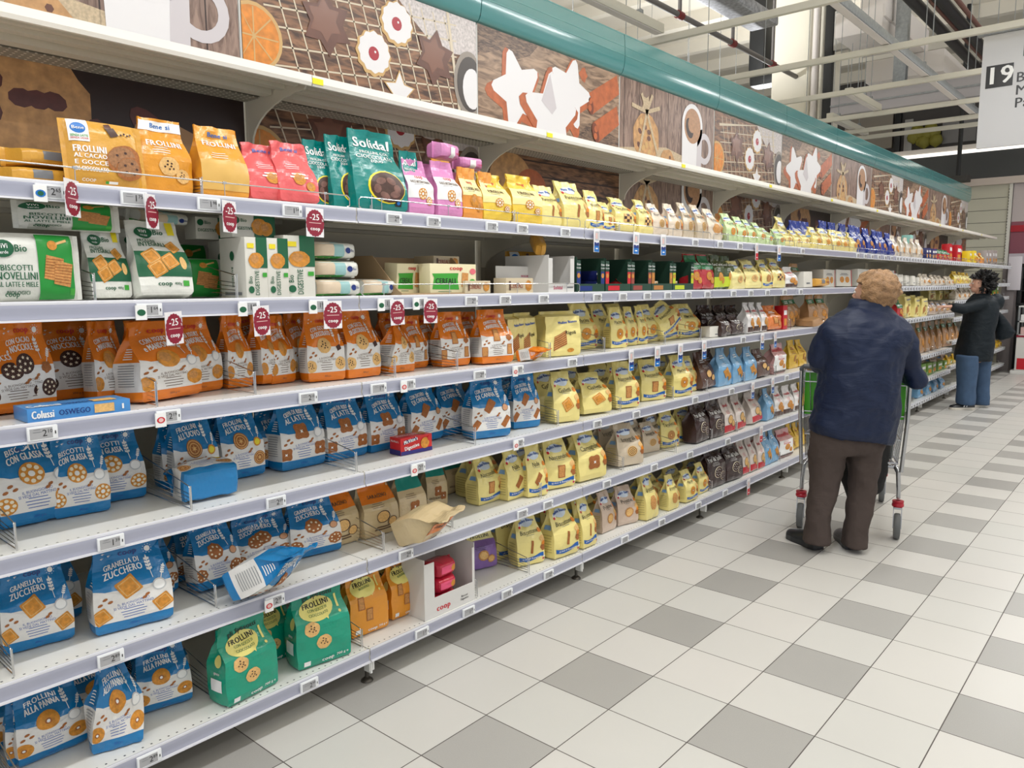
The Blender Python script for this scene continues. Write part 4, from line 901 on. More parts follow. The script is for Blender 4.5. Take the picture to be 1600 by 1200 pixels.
for lv, lst in dict(
    A=[(78, '265', iB), (208, '175'), (325, '198'), (455, '154'), (614, '249'), (676, '279'), (767, '279'), (815, '239'), (882, '239'), (1085,), (1124,), (1155,), (1253,)],
    B=[(232, '164', vDk), (388, '149', vDk), (496, '109', vDk), (601, '119', vDk), (655, '119', vDk), (735, '259'), (788, '229'), (848, '199'), (932, '249'), (972,), (1010,), (1042,), (1074,), (1104,), (1145,), (1172,), (1198,), (1225,), (1250,)],
    C=[(65, '210'), (262, '219', iR), (480, '210'), (590, '199'), (636, '199', iR), (748, '209'), (893, '199'), (808, '199', iR), (1160,)],
    D=[(172, '139'), (430, '259'), (652, '259', iR), (809, '219', iR), (932, '239'), (993,), (1085,), (1142,), (1228,)],
    E=[(172, '289'), (428, '239', iR), (633, '260'), (815, '219'), (855,), (947,), (1021,), (1077,), (1136,), (1233,)],
    F=[(232, '289'), (482, '299'), (658, '129'), (731, '129'), (791, '129'), (856, '239'), (975,), (1033,), (1090,), (1132,), (1232,)]).items():
    for t in lst: TAGS.append((lv, *t, *([''] if len(t) < 2 else []), *([False] if len(t) < 3 else [])))
DIVS = dict(A=[275, 557, 785, 978, 1140, 1215, 1300], B=[150, 333, 460], C=[222, 382, 613, 703, 864, 958, 1050, 1089, 1165, 1235], D=[27, 300, 560, 737, 870, 962, 1052, 1105, 1155, 1213], E=[22, 333, 574, 691, 832, 976, 1062, 1112, 1155, 1211], F=[35, 356, 568, 746, 832, 1011, 1115, 1212])
MOT = ['mug', 'rack', 'stars']; LOW = {-2: 'planks', -1: 'beans', 0: 'rack', 1: 'planks', 2: 'mug', 3: 'rack', 4: 'beans', 5: 'stars', 6: 'mug', 7: 'rack', 8: 'beans', 9: 'stars'}
ORD = ['first', 'second', 'third', 'fourth', 'fifth', 'sixth', 'seventh', 'eighth', 'ninth', 'tenth', 'eleventh', 'twelfth', 'thirteenth', 'fourteenth', 'fifteenth', 'sixteenth', 'seventeenth', 'eighteenth', 'nineteenth', 'twentieth']
MDESC = {'mug': 'coffee mug', 'rack': 'cooling rack', 'stars': 'star cookies'}
BAYS = {}
for k in range(-2, 10):
    y0 = yk(k); mo = MOT[(k+1) % 3]; bay = empty('shelving_bay', (0, y0, 0)); BAYS[k] = bay
    tag(bay, f'{"white" } steel shelving bay under {MDESC[mo]} header print, {ORD[k+2]} bay from the near left end', 'shelving', 'shelving bays of the biscuit aisle')
    u = MB()
    for q in ([0] if k < 9 else [0, BW]):
        q0 = q if q == 0 else q-.03
        u.box(XB-.06, XB+.018, q0, q0+.03, 0, 2.2, CREAM_MET)
        u.box(XB-.02, XB+.004, q0, q0+.02, 2.2, 2.8, WHITE_MET)
    u.build('upright', bay)
    b = MB(); b.box(XB-.02, XB-.004, .02, BW-.02, .1, 1.74, mat('back_panel_cream', (196, 190, 174), .5)); b.build('back_panel', bay)
    link('header_poster', PM[mo, 1], bay, (XB+.004, 0, 2.214)); link('header_poster', PM[LOW[k], 2], bay, (XB+.012, 0, 1.745)); link('header_fascia', FSM, bay, (0, 0, 2.808))
    if k < 1: link('perforated_strip', PSM, bay, (0, 0, 2.214))
    ov = link('overhead_shelf', OVM, bay, (0, 0, 2.214)); link('perforated_strip', PSM, ov); link('bracket', BR2, ov)
    st = MB(); st.box(-.3715, -.3695, .0, .045, -.026, -.006, ink('sticker_yellow', (240, 228, 40))); st.build('sticker', ov)
    f = MB()                             # levelling foot with its bracket
    f.tube([(-.20, .026, .012), (-.20, .026, .10)], .007, mat('foot_steel', (90, 86, 80), .4, .8), 8); f.lathe([(.001, 0), (.024, 0), (.022, .006), (.012, .013), (.008, .014)], MATS['foot_steel'], 14, Matrix.Translation((-.20, .026, 0)))
    f.build('levelling_foot', bay); f = MB(); f.box(-.19, -.150, .006, .014, .052, .125, WHITE_MET); f.box(-.156, -.1535, .002, .026, .06, .112, WHITE_MET); f.box(-.1536, -.1528, .011, .017, .068, .10, DARKG); f.build('foot_bracket', bay)
    for i, z in enumerate(levels(k)):
        sh = link('shelf', BDM, bay, (0, 0, z)); link('price_rail', RLM, sh)
        link('bracket', BR1, sh) if i < 6 and z > .3 else None
        lv = 'ABCDEF'[i] if k < 5 else None
        if i == 0 or (k in (0,) and i == 1): link('wire_fence', FNM, sh)
        y1 = y0+BW
        for (l, px, tx, cap) in TAGS:
            if l == lv:
                y = y_on(px, z-.025, XF)
                if y0+.036 < y < y1-.036: link('price_tag', ptag(tx, cap), sh, (0, y-y0, 0))
        if k >= 3:
            n = 5 if k == 3 else (7 if k == 4 else 12)
            if k >= 4 or i in (0, 1):
                for q in range(n): link('price_tag', ptag(), sh, (0, .05+(BW-.1)*q/(n-1), 0)) if (k > 3) else None
        for px in DIVS.get(lv, []):
            y = y_on(px, z, XF-.03)
            if y0 < y < y1: link('wire_divider', DVM if lv not in 'A' else DVL, sh, (0, y-y0, 0))
        if k >= 5:
            for q in range(3): link('wire_divider', DVL, sh, (0, .25+.4*q, 0))
# ---------------------------------------------------------------- the goods on the shelves
PLACED = []
LNAME = dict(A='top stocked shelf', B='fifth shelf up', C='fourth shelf up', D='third shelf up', E='second shelf up', F='bottom shelf')
def lev_z(lv, y):
    k = max(-2, min(9, int(math.floor((y+.447)/BW)))); L_ = levels(k)
    if k < 5: return LV[lv]
    if k < 7: return L_['ABCDEF'.index(lv)]
    return L_['ABCDEFG'.index(lv)]
def spawn(key, x, y, z, rz=0., sx=1., sy=1., sz=1., lean=0., roll=0., desc=None, lv='A', pitch0=0.):
    D = DES[key]; o = bpy.data.objects.new(D['name'], D['mesh']); COL.objects.link(o)
    zn = lev_z(lv, y); up = [q for q in levels(max(-2, min(9, int(math.floor((y+.447)/BW))))) if q > zn+.05]; lim = (min(up)-.040 if up else 9)-z
    if abs(lean) < 45 and D['h']*sz > lim: sz = max(.2, lim/D['h'])
    z += abs(math.sin(math.radians(lean)))*D['d']/2*sy if abs(lean) < 20 else 0
    z += abs(math.sin(math.radians(roll)))*D['w']/2*sx if abs(roll) < 30 else 0
    o.rotation_mode = 'XYZ'; o.matrix_world = Matrix.Translation((x, y, z)) @ Matrix.Rotation(PI/2+rz, 4, 'Z') @ Matrix.Rotation(-math.radians(lean), 4, 'X') @ Matrix.Rotation(math.radians(roll), 4, 'Y') @ Matrix.Diagonal((sx, sy, sz, 1))
    if abs(lean) >= 45:                              # a toppled pack rests on the board
        M_ = o.matrix_world.copy(); M_.translation.z += lev_z(lv, y)+.001-min((M_ @ v.co).z for v in D['mesh'].vertices); o.matrix_world = M_
    PLACED.append((o, desc or D['desc'], lv, x, y, D['name'])); return o
def put(lv, key, xl, xr, yt, yl=None, yr=None, back=.035, lean=2., desc=None, roll=0., sy=None, full=None, z=0., rz=None):
    """xl, xr: columns of the left and right foot of the front face; yt: row of the top; yl, yr: rows of the feet when seen"""
    D = DES[key]; zz = LV[lv]
    if yl: P = onz(xl, yl, zz); Q = onz(xr, yr or yl, zz)
    else:
        X = XF-back; P = Vector((X, y_on(xl, zz, X), zz)); Q = Vector((X, y_on(xr, zz, X), zz))
    for V in (P, Q): V.x = max(-.45, min(XF-.012, V.x))
    if full: P = Q+(P-Q).normalized()*full if full > 0 else P     # left side hidden: true width given
    w = (Q-P).length; a = math.atan2(-(Q.x-P.x), Q.y-P.y) if rz is None else rz
    a = max(-.3, min(.3, a)); mid = (P+Q)/2; n = Vector((math.cos(a), math.sin(a), 0)); d = D['d']
    xt = mid.x-d*.5; h = z_on(yt, xt, mid.y)-zz-z
    sx = w/D['w']; sz = max(.55, min(1.45, h/D['h'])); s_ = sy or max(.75, min(1.15, sx))
    c = mid-n*(d*s_/2+.004)
    return spawn(key, c.x, c.y, zz+z+.001, a, max(.5, min(1.6, sx)), s_, sz, lean, roll, desc, lv)
def rows(key, lv, px0, px1, n, yts, back=.035, gap=.004, lean=2., **kw):
    """n packs side by side between two columns"""
    zz = LV[lv] if kw.get('zz') is None else kw.pop('zz'); kw.pop('zz', None); X = XF-back
    y0, y1 = y_on(px0, zz, X), y_on(px1, zz, X); D = DES[key]
    zz = lev_z(lv, (y0+y1)/2)
    for i in range(n):
        y = y0+(y1-y0)*(i+.5)/n; w = (y1-y0)/n-gap; yt = yts[0]+(yts[1]-yts[0])*(i+.5)/n
        h = z_on(yt, X-D['d']/2, y)-zz; sx = max(.55, min(1.5, w/D['w']))
        r_ = random.uniform
        spawn(key, X-D['d']/2-r_(0, .018), y, zz+.001, r_(-.09, .09), sx, 1, max(.5, min(1.45, h/D['h'])), lean+r_(-2, 3), r_(-1, 1), kw.get('desc'), lv)
def behind(key, lv, px0, px1, n, yts, back=.16, **kw): rows(key, lv, px0, px1, n, yts, back, desc=DES[key]['desc']+' in back row', **kw)

# ---- top stocked shelf
for i, (xx, yy, zz, rr) in enumerate(((-.30, -1.08, 0, .1), (-.31, -1.06, .05, -.05), (-.32, -1.10, .10, .08), (-.36, -.83, 0, .05), (-.33, -1.35, 0, 0), (-.35, -1.33, .05, .1))):
    spawn('x_lie', xx, yy, 1.742+zz, rr, 1, 1, 1, 0, 0, None, 'A')
put('A', 'x_frol', 116, 243, 192, back=.03, lean=9)
put('A', 'x_must', 224, 300, 188, back=.07); put('A', 'x_mustb', 312, 384, 200, back=.045, lean=5)
put('A', 'p_coral', 385, 455, 226, back=.05, lean=10); put('A', 'p_coral', 440, 500, 224, back=.035, lean=10)
put('A', 's_teal', 478, 505, 225, back=.13, full=.13); put('A', 's_teal', 500, 535, 222, back=.11, full=.13); put('A', 's_teal', 528, 575, 214, back=.075, full=.14, lean=6); put('A', 's_teal', 562, 640, 207, back=.032, lean=5); put('A', 's_teal', 640, 662, 238, back=.06, full=.10)
spawn('s_teal', -.52, -.62, 1.76, -.9, 1, 1, .95, 50, 30, 'teal bag fallen over behind the others', 'A')
put('A', 'p_pink', 642, 680, 252, back=.04, lean=4); put('A', 'p_pink', 690, 727, 255, back=.035, lean=4)
put('A', 'p_pink', 664, 692, 262, back=.14)
spawn('p_lie', -.30, .13, 1.742+.24, .2, 1, 1, 1, 0, 0, None, 'A'); spawn('p_pink', -.31, .06, 1.742, 0, 1, 1, .97, 0, 0, 'pink bag in back row under the lying pack', 'A'); spawn('p_lie', -.33, .27, 1.742+.22, -.15, 1, 1, .8, 0, 0, 'pink pack lying at the right rear', 'A'); spawn('p_pink', -.36, .26, 1.742, 0, 1, 1, .9, 0, 0, 'pink bag in back row behind the orange bags', 'A')
put('A', 'p_oran', 728, 758, 264, back=.04); put('A', 'p_oran', 754, 776, 270, back=.05); put('A', 'p_yell', 764, 806, 275, back=.035, lean=5); put('A', 'p_yell', 806, 850, 276, back=.035, lean=5); put('A', 'x_mustb', 700, 722, 244, back=.26, full=.12, desc='mustard bag standing in back row')
put('A', 'm_pan', 850, 880, 290, back=.045, lean=5); put('A', 'm_pan', 882, 919, 283, back=.035, lean=4); put('A', 'm_nas', 920, 943, 297, back=.04); put('A', 'm_nas', 944, 962, 316, back=.05, desc='short yellow bag with cow-pattern biscuit')
put('A', 'm_che', 968, 1000, 309, back=.045, lean=8); put('A', 'm_che', 1000, 1023, 312, back=.035, lean=4)
rows('m_swi', 'A', 1024, 1070, 2, (318, 318)); rows('m_int', 'A', 1071, 1108, 2, (315, 322)); rows('m_ros', 'A', 1109, 1136, 1, (326, 326)); rows('m_grn', 'A', 1137, 1198, 4, (331, 350))
rows('m_grn', 'A', 1200, 1228, 2, (360, 362)); rows('m_pla', 'A', 1229, 1270, 3, (358, 362), lean=6); rows('m_gal', 'A', 1272, 1340, 5, (354, 364)); rows('g_blu', 'A', 1336, 1398, 6, (352, 366), lean=8)
rows('g_whit', 'A', 1396, 1445, 5, (368, 376)); rows('k_navy', 'A', 1446, 1466, 4, (388, 390)); rows('g_red', 'A', 1467, 1484, 3, (388, 392)); rows('k_red', 'A', 1483, 1512, 3, (381, 386), back=.1)
rows('k_yel', 'A', 1514, 1527, 2, (393, 393)); rows('p_oran', 'A', 1528, 1539, 2, (396, 396)); rows('k_gry', 'A', 1541, 1560, 4, (392, 392), back=.12)
behind('m_pan', 'A', 860, 965, 3, (305, 318), back=.17); behind('g_blu', 'A', 1240, 1272, 2, (345, 348), back=.2); behind('m_pla', 'A', 1215, 1240, 1, (338, 340), back=.25); behind('g_blu', 'A', 1285, 1330, 3, (345, 352), back=.2); behind('k_mint', 'A', 1416, 1435, 1, (366, 366), back=.15)

# ---- fifth shelf up
put('B', 'v_nov', -12, 138, 366, back=.02, lean=2, sy=1); put('B', 'v_nov', -30, 118, 366, back=.135, sy=.9, lean=2, z=.0, desc='white and green flow pack behind the front one')
spawn('v_nov', -.25, -1.32, 1.441+.185, 0, .85, .8, .85, 4, 0, 'white and green flow pack on top of the stack', 'B')
put('B', 'v_int', 152, 213, 358, back=.06, lean=8); put('B', 'v_int', 218, 300, 344, back=.02, lean=13)
spawn('v_lie', -.40, -1.02, 1.441+.22, .3, 1, 1, 1, -12, 0, 'plain white pack lying across the bags', 'B'); spawn('v_int', -.42, -1.03, 1.442, 0, 1, 1, .86, 0, 0, 'white bag standing behind the front two', 'B')
put('B', 'v_nov', 330, 372, 405, back=.20, full=.25, sy=.8, desc='green flow pack standing at the rear'); put('B', 'v_nov', 298, 352, 380, back=.33, full=.28, sy=.8, desc='green flow pack in the dark rear row')
for i, (x, y) in enumerate(((-.23, -.815), (-.23, -.735), (-.40, -.80), (-.40, -.72), (-.40, -.64))): spawn('v_box', x, y, 1.442, 0, 1, 1, .93, 0, 0, None if i < 2 else 'white upright digestives box in back row', 'B')
put('B', 'v_box', 448, 495, 370, back=.02, sy=1, lean=0, desc='white upright digestives box facing the aisle')
spawn('v_flat', -.26, -.79, 1.442+.188, 0, 1, 1, 1, 0, 0, None, 'B'); spawn('v_flat', -.42, -.83, 1.442+.188, 0, 1, 1, 1, 0, 0, 'white and green digestives box at the rear top', 'B')
for i, (x, y, z) in enumerate(((-.26, -.485, 0), (-.27, -.495, .064), (-.28, -.51, .128), (-.47, -.42, 0), (-.47, -.42, .062), (-.47, -.42, .124), (-.29, -.275, 0))):
    spawn('v_lie', x, y, 1.442+z, (.08, -.05, .04, .1, 0, .1, .05)[i], 1.12 if i < 6 else .85, 1, 1.05, 0, 0, None if i < 3 else ('white flow pack lying behind the front stack' if i < 6 else 'small crinkled white pack beside the stack'), 'B')
def carton(name, lv, xl, xr, h, d, wall, m, front=.25, art=None, desc='', back=.02, ears=None, slant=True):
    """open display tray: back, cut-down sides, low front"""
    zz = LV[lv]; X = XF-back; y0, y1 = y_on(xl, zz, X), y_on(xr, zz, X); w = y1-y0; mb = MB(); t = .003
    mb.box(-d+t, -t, t, w-t, 0, t, m); mb.box(-d, -d+t, t, w-t, 0, h, m); mb.box(-t, 0, t, w-t, 0, h*front, m)
    for y in (0, w-t):
        pr_ = [(-d, 0), (0, 0), (0, h*front), (-.02, h*front+.01), (-d*.55, h), (-d, h)] if slant else [(-d, 0), (0, 0), (0, h), (-d, h)]
        mb.extrude_y(pr_, y, y+t, m)
    if not slant:
        e = ears or (.03, .03); mb.box(-t, 0, t, e[0], h*front, h*.92, m); mb.box(-t, 0, w-e[1], w-t, h*front, h*.92, m)
    o = mb.build(name); o.location = (X, y0, zz+.001)
    if art: B = MB(); art(w, h).bake(B, flat((.0006, 0, 0), (0, 1, 0), (0, 0, 1), (1, 0, 0)), .0002, .0002); B.build('printed_front', o)
    PLACED.append((o, desc, lv, X, (y0+y1)/2, name)); return o
KR = mat('carton_kraft', (168, 140, 104), .6); CW = mat('carton_tray_white', (214, 212, 208), .5)
carton('display_carton', 'B', 628, 752, .15, .3, .003, KR, .05, None, 'open kraft tray holding the cereal boxes')
put('B', 'k_cer', 668, 750, 413, back=.028, lean=0, sy=.9); spawn('k_cer', -.29, -.14, 1.446, .05, .9, 1, 1.05, -4, 0, 'cream cereal box turned orange side behind', 'B')
for i, (x, y, z) in enumerate(((-.40, .0, 0), (-.40, .0, .052), (-.40, .17, 0), (-.40, .17, .052), (-.40, .17, .104), (-.22, .17, 0))): spawn('k_sm', x, y, 1.446+z, 0, 1, 1, 1, 0, 0, 'small beige cereal box in a stack' if i < 5 else None, 'B')
put('B', 'k_sm', 792, 834, 435, back=.02, sy=.6, lean=0)
def _sol(w, h):
    A = Art(); A.text('Solidal', w*.36, h*.13, .024, iM, 1, bold=.03, maxw=w*.62); A.rect(w*.72, h*.12, w*.95, h*.16, iG, 1, 1, 1); return A
c_ = carton('display_carton', 'B', 857, 897, .17, .26, .003, CW, .26, _sol, 'white tray with magenta lettering and side ears', slant=False)
sp = MB(); sp.box(-.003, 0, 0, .28, 0, .12, CW); A_ = Art(); A_.text('Solidal', .10, .035, .045, iM, 1, bold=.03); A_.text('FROLLINI', .20, .075, .014, iM, 1); A_.text('AI CEREALI', .20, .055, .014, iM, 1); A_.bake(sp, flat((.0006, 0, 0), (0, 1, 0), (0, 0, 1), (1, 0, 0)), .0002, .0003)
so = sp.build('printed_carton_panel'); so.location = (-.285, y_on(775, 1.45, -.285), 1.442); PLACED.append((so, 'white carton panel with large magenta lettering', 'B', 0, .4, 'printed_carton_panel'))
so.rotation_euler = (0, 0, 0)
spawn('x_lie', -.27, .69, 1.60, .9, .75, .35, 1.2, 0, -28, 'orange biscuit tube leaning in the white tray', 'B')
def _gc(col):
    def f(w, h):
        A = Art(); A.rect(0, 0, w, h*.24, ink('gran_green', (30, 66, 50)), 0, 2, 1); A.rect(w*.1, h*.04, w*.55, h*.18, col, 1, 2, 1)
        for q in (0, w-.03): A.rect(q, h*.24, q+.03, h*.9, col, 0, 1, 3); A.rect(q, h*.6, q+.03, h*.9, ink('gran_green', (30, 66, 50)), 1, 1, 2); A.text('Gran', q+.015, h*.80, .014, iW, 2, bold=.04); A.text('Cereale', q+.015, h*.70, .010, iW, 2, bold=.03); cookie(A, q+.015, h*.48, .012, 'golden', 2)
        return A
    return f
GCG = mat('carton_dark_green', (36, 66, 52), .45)
for i, (a, b, c, nm) in enumerate(((901, 944, iN, 'navy'), (946, 985, iR, 'red'), (986, 1017, ink('gran_brown', (150, 70, 60)), 'brown'), (1018, 1050, ink('gran_ochre', (180, 120, 60)), 'ochre'), (1051, 1083, ink('lime', (190, 205, 40)), 'lime'))):
    carton('display_carton', 'B', a, b, .165, .26, .003, GCG, .24, _gc(c), f'dark green display carton with {nm} panel', slant=False)
for i, (a, y_, kx) in enumerate(((911, 0, 'k_navy'), (911, .05, 'k_navy'), (955, 0, 'g_red'), (993, 0, 'k_sm'), (1025, 0, 'k_sm'), (1058, 0, 'g_lime'))):
    yy = y_on(a, 1.45, -.25)+.085; D = DES[kx]
    spawn('x_lie' if i < 0 else kx, -.25, yy, 1.447+y_, 0, .10/D['w'], 1, (.048 if 'k_' in kx else .06)/D['h'], 0, 0, ('small '+DES[kx]['desc']+' inside a display carton'), 'B')
rows('g_red', 'B', 1082, 1120, 2, (398, 400), lean=6); rows('g_lime', 'B', 1119, 1150, 2, (399, 402), lean=4); rows('m_pla', 'B', 1146, 1192, 2, (408, 408)); rows('m_tar', 'B', 1192, 1206, 1, (406, 406)); rows('m_che', 'B', 1208, 1230, 1, (403, 405)); rows('g_whr', 'B', 1231, 1248, 1, (418, 418)); rows('k_wht', 'B', 1249, 1276, 1, (426, 426)); rows('x_lie', 'B', 1278, 1302, 1, (432, 434)); rows('k_big', 'B', 1284, 1334, 2, (422, 424), back=.12)
rows('g_kraft', 'B', 1234, 1262, 1, (413, 413), back=.16); rows('k_wht', 'B', 1395, 1450, 6, (428, 436), back=.06); rows('g_whit', 'B', 1440, 1492, 7, (428, 433), back=.04); rows('k_big', 'B', 1340, 1400, 3, (422, 424), back=.1); rows('p_yell', 'B', 1493, 1520, 4, (424, 428)); rows('g_whit', 'B', 1521, 1560, 5, (430, 432))
behind('m_pla', 'B', 1160, 1215, 2, (405, 405)); behind('x_frol', 'B', 800, 850, 1, (392, 395), back=.42)

# ---- fourth shelf up
put('C', 'o_cacao', -18, 82, 524, 655, 640, lean=4); put('C', 'o_cacao', 92, 176, 506, 632, 618, lean=4, back=.09); put('C', 'o_cacao', 10, 90, 500, back=.2, desc='orange bag with dark star cookies in back row'); put('C', 'o_cacao', -70, 5, 500, back=.2, desc='orange bag with dark star cookies in back row')
spawn('k_col', -.205, y_on(126, 1.139, -.16), 1.1405, -.02, 1.0, 1, 1, 0, 0, None, 'C')
put('C', 'o_yog', 229, 316, 505, 634, 618, lean=4); put('C', 'o_yog', 296, 362, 497, 618, 608, full=.165)
put('C', 'o_bis', 378, 466, 500, 603, 592, lean=14, roll=-6); put('C', 'o_goc', 490, 546, 490, 599, 594, lean=3); put('C', 'o_goc', 548, 597, 485, 594, 588, lean=3)
put('C', 'o_tor', 616, 655, 494, 584, 580, full=.13); put('C', 'o_man', 695, 738, 489, 575, 571, lean=3); put('C', 'o_man', 752, 800, 486, 572, 568, lean=4)
for a, b, n, yt, kx in ((180, 240, 2, 505, 'o_yog'), (365, 470, 3, 495, 'o_bis'), (430, 500, 2, 492, 'o_goc'), (575, 650, 2, 492, 'o_man'), (640, 700, 2, 495, 'o_man'), (725, 760, 1, 490, 'o_man')): behind(kx, 'C', a, b, n, (yt, yt), back=.19)
spawn('o_bis', -.22, y_on(820, 1.139, -.2), 1.15, .25, .62, .5, .5, -78, 0, 'small orange and white pack lying on its back', 'C')
put('C', 'm_blk', 852, 908, 488, 560, 556, sy=1); put('C', 'm_blk', 830, 850, 490, back=.07, full=.12, desc='square yellow bag standing edge-on'); put('C', 'm_blk', 806, 826, 492, back=.09, full=.12, desc='square yellow bag standing edge-on')
put('C', 'm_tar', 918, 952, 482, 546, 543); put('C', 'm_mac', 961, 978, 480, 545, 544, full=.11); put('C', 'm_mac', 977, 998, 479, 541, 540); put('C', 'm_mac', 998, 1015, 478, 539, 538)
put('C', 'm_nas', 1038, 1074, 486, 534, 530, roll=-22, lean=10, desc='yellow bag leaning over to the left'); put('C', 'm_mac', 1068, 1098, 475, 530, 527)
behind('m_mac', 'C', 905, 1085, 6, (474, 477), back=.17)
put('C', 'k_wht', 1110, 1136, 510, 528, 526, sy=.7); rows('g_pds', 'C', 1130, 1164, 2, (494, 494)); rows('g_whr', 'C', 1170, 1202, 3, (474, 474)); rows('g_or2', 'C', 1203, 1225, 1, (478, 480), lean=8); put('C', 'k_red', 1222, 1231, 478, back=.05, full=.08, desc='white and red box beside orange foil bag')
behind('g_pds', 'C', 1100, 1160, 3, (478, 478), back=.2); rows('g_kraft', 'C', 1232, 1292, 4, (462, 460), back=.1); spawn('g_kraft', -.21, y_on(1258, 1.13, -.2), 1.145, 1.35, 1, .6, .95, -82, 0, 'kraft paper bag lying along the shelf front', 'C')
rows('g_red', 'C', 1402, 1415, 1, (468, 470)); rows('m_blk', 'C', 1416, 1450, 3, (460, 464)); rows('m_pri', 'C', 1450, 1492, 5, (470, 474)); rows('m_blk', 'C', 1452, 1495, 4, (454, 452), back=.2); rows('g_whit', 'C', 1494, 1530, 5, (450, 450)); rows('k_grn', 'C', 1545, 1562, 3, (445, 447))

# ---- third shelf up
put('D', 'b_gla', 2, 82, 690, 832, 815, lean=3); put('D', 'b_gla', 84, 171, 678, 816, 800, lean=3); put('D', 'b_gla', 172, 230, 671, 788, 778, full=.165, lean=3)
put('D', 'b_uov', 232, 300, 655, 757, 748); put('D', 'b_uov', 318, 394, 642, 752, 742, lean=6); put('D', 'b_uov', 400, 478, 640, 738, 726, lean=6)
put('D', 'b_lat', 479, 541, 627, 716, 706, lean=6); put('D', 'b_lat', 543, 595, 618, 704, 697, lean=5); put('D', 'b_lat', 596, 650, 611, 694, 688, lean=5)
put('D', 'b_can', 694, 735, 602, 680, 676, lean=8); put('D', 'b_can', 738, 804, 590, 688, 684, lean=3); put('D', 'b_can', 803, 846, 584, 672, 668, lean=3)
behind('b_gla', 'D', 0, 120, 1, (672, 670), back=.22); behind('b_uov', 'D', 290, 420, 2, (640, 635), back=.24); behind('b_lat', 'D', 450, 640, 3, (622, 606), back=.22); behind('b_can', 'D', 650, 830, 4, (600, 585), back=.20)
spawn('b_uov', -.225, y_on(350, .815, -.17), .818+.07, -.05, .95, 1, .72, 86, 0, 'blue bag lying down showing its barcode end', 'D')
spawn('k_mcv', onz(634, 712, .815).x-.034, y_on(672, .815, -.17), .817, -.05, 1, 1, 1, 0, 0, None, 'D')
put('D', 'm_gal', 868, 912, 582, 664, 660, lean=5); put('D', 'm_gal', 914, 957, 584, 652, 646, lean=7); put('D', 'm_nas', 964, 1000, 566, 641, 637, lean=4); put('D', 'm_nas', 1003, 1048, 562, 627, 625, desc='yellow bag turned to show its plain side'); put('D', 'm_mac', 1054, 1082, 555, 622, 618); put('D', 'm_mac', 1080, 1093, 556, 612, 611, full=.12)
behind('m_gal', 'D', 855, 1060, 6, (577, 557), back=.19); rows('g_doem', 'D', 1100, 1126, 1, (552, 552), lean=10); rows('g_plas', 'D', 1128, 1182, 3, (545, 543)); rows('g_doem', 'D', 1184, 1206, 1, (546, 548), lean=8); rows('g_nut', 'D', 1207, 1235, 1, (538, 538)); rows('g_mulb', 'D', 1237, 1262, 2, (532, 532), back=.09)
behind('g_doem', 'D', 1098, 1130, 1, (548, 548)); rows('g_or2', 'D', 1380, 1420, 4, (540, 535), lean=4); rows('s_teal', 'D', 1421, 1438, 1, (508, 508)); rows('g_kraft', 'D', 1439, 1500, 7, (500, 492), back=.06)

# ---- second shelf up
put('E', 'b_gsq', 8, 118, 885, 1030, 1000, lean=4); put('E', 'b_gsq', 85, 152, 876, back=.17, full=.2, desc='blue bag with square biscuits behind the front pair'); put('E', 'b_gsq', 152, 272, 852, 1000, 968, lean=3)
put('E', 'b_gra', 250, 288, 860, 932, 925, full=.15, desc='blue bag with scalloped biscuits in back row'); put('E', 'b_gra', 300, 372, 818, back=.14, desc='blue bag leaning back behind the fallen one', lean=10)
spawn('b_gra', -.20, y_on(385, .49, -.17), .492+.03, .35, 1.05, 1, .95, -62, 14, 'blue and white bag toppled onto its back', 'E')
put('E', 'b_gra', 376, 458, 802, 892, 878, lean=5); put('E', 'b_gra', 458, 534, 779, 880, 862, lean=4); behind('b_gra', 'E', 210, 430, 3, (850, 800), back=.24)
put('E', 't_age', 520, 566, 762, back=.19, full=.16); put('E', 't_age', 566, 625, 752, back=.17, full=.17); put('E', 't_beige', 624, 665, 738, back=.17); put('E', 't_beige', 668, 700, 722, 795, 790, full=.10, desc='beige bag turned edge-on to the aisle'); put('E', 't_beige', 706, 752, 718, 776, 770)
spawn('t_age', -.21, y_on(642, .49, -.19), .492+.05, .5, 1.05, 1.1, .95, -68, -20, 'crumpled tan bag toppled onto its back', 'E')
put('E', 'm_nas', 755, 790, 712, back=.15, full=.15, desc='yellow bag behind the wire divider'); put('E', 'm_nad', 826, 858, 697, 780, 775, lean=5); put('E', 'm_nas', 858, 902, 686, 768, 760, lean=4); put('E', 'm_cam', 905, 951, 672, 758, 748, lean=5)
put('E', 'm_nad', 806, 828, 700, back=.10, full=.14, desc='yellow bag half hidden beside finger-biscuit bag'); put('E', 'm_int', 968, 1006, 664, 733, 726, lean=5); put('E', 'm_int', 1008, 1032, 660, 710, 705, full=.14); put('E', 'm_tar', 1034, 1062, 642, 702, 698); put('E', 'm_tar', 1061, 1090, 634, 692, 687)
rows('g_pds', 'E', 1090, 1132, 2, (632, 626), lean=5); rows('g_kind', 'E', 1134, 1166, 2, (622, 618), lean=4); rows('g_kind', 'E', 1172, 1196, 1, (616, 616), lean=12, desc='white bag with red base leaning left'); rows('g_plas', 'E', 1198, 1212, 1, (608, 608)); rows('g_whr', 'E', 1212, 1254, 3, (606, 600)); behind('m_int', 'E', 955, 1090, 5, (655, 632), back=.17); behind('g_kind', 'E', 1130, 1210, 4, (618, 606), back=.16); behind('m_nad', 'E', 760, 930, 4, (705, 680), back=.19); rows('g_mulb', 'E', 1255, 1275, 2, (598, 598), back=.08)
rows('g_kind', 'E', 1428, 1440, 1, (602, 602)); rows('k_grn', 'E', 1440, 1500, 7, (570, 560)); rows('m_pri', 'E', 1440, 1480, 5, (548, 546), back=.1, desc='beige packet in the distant crinkled row')

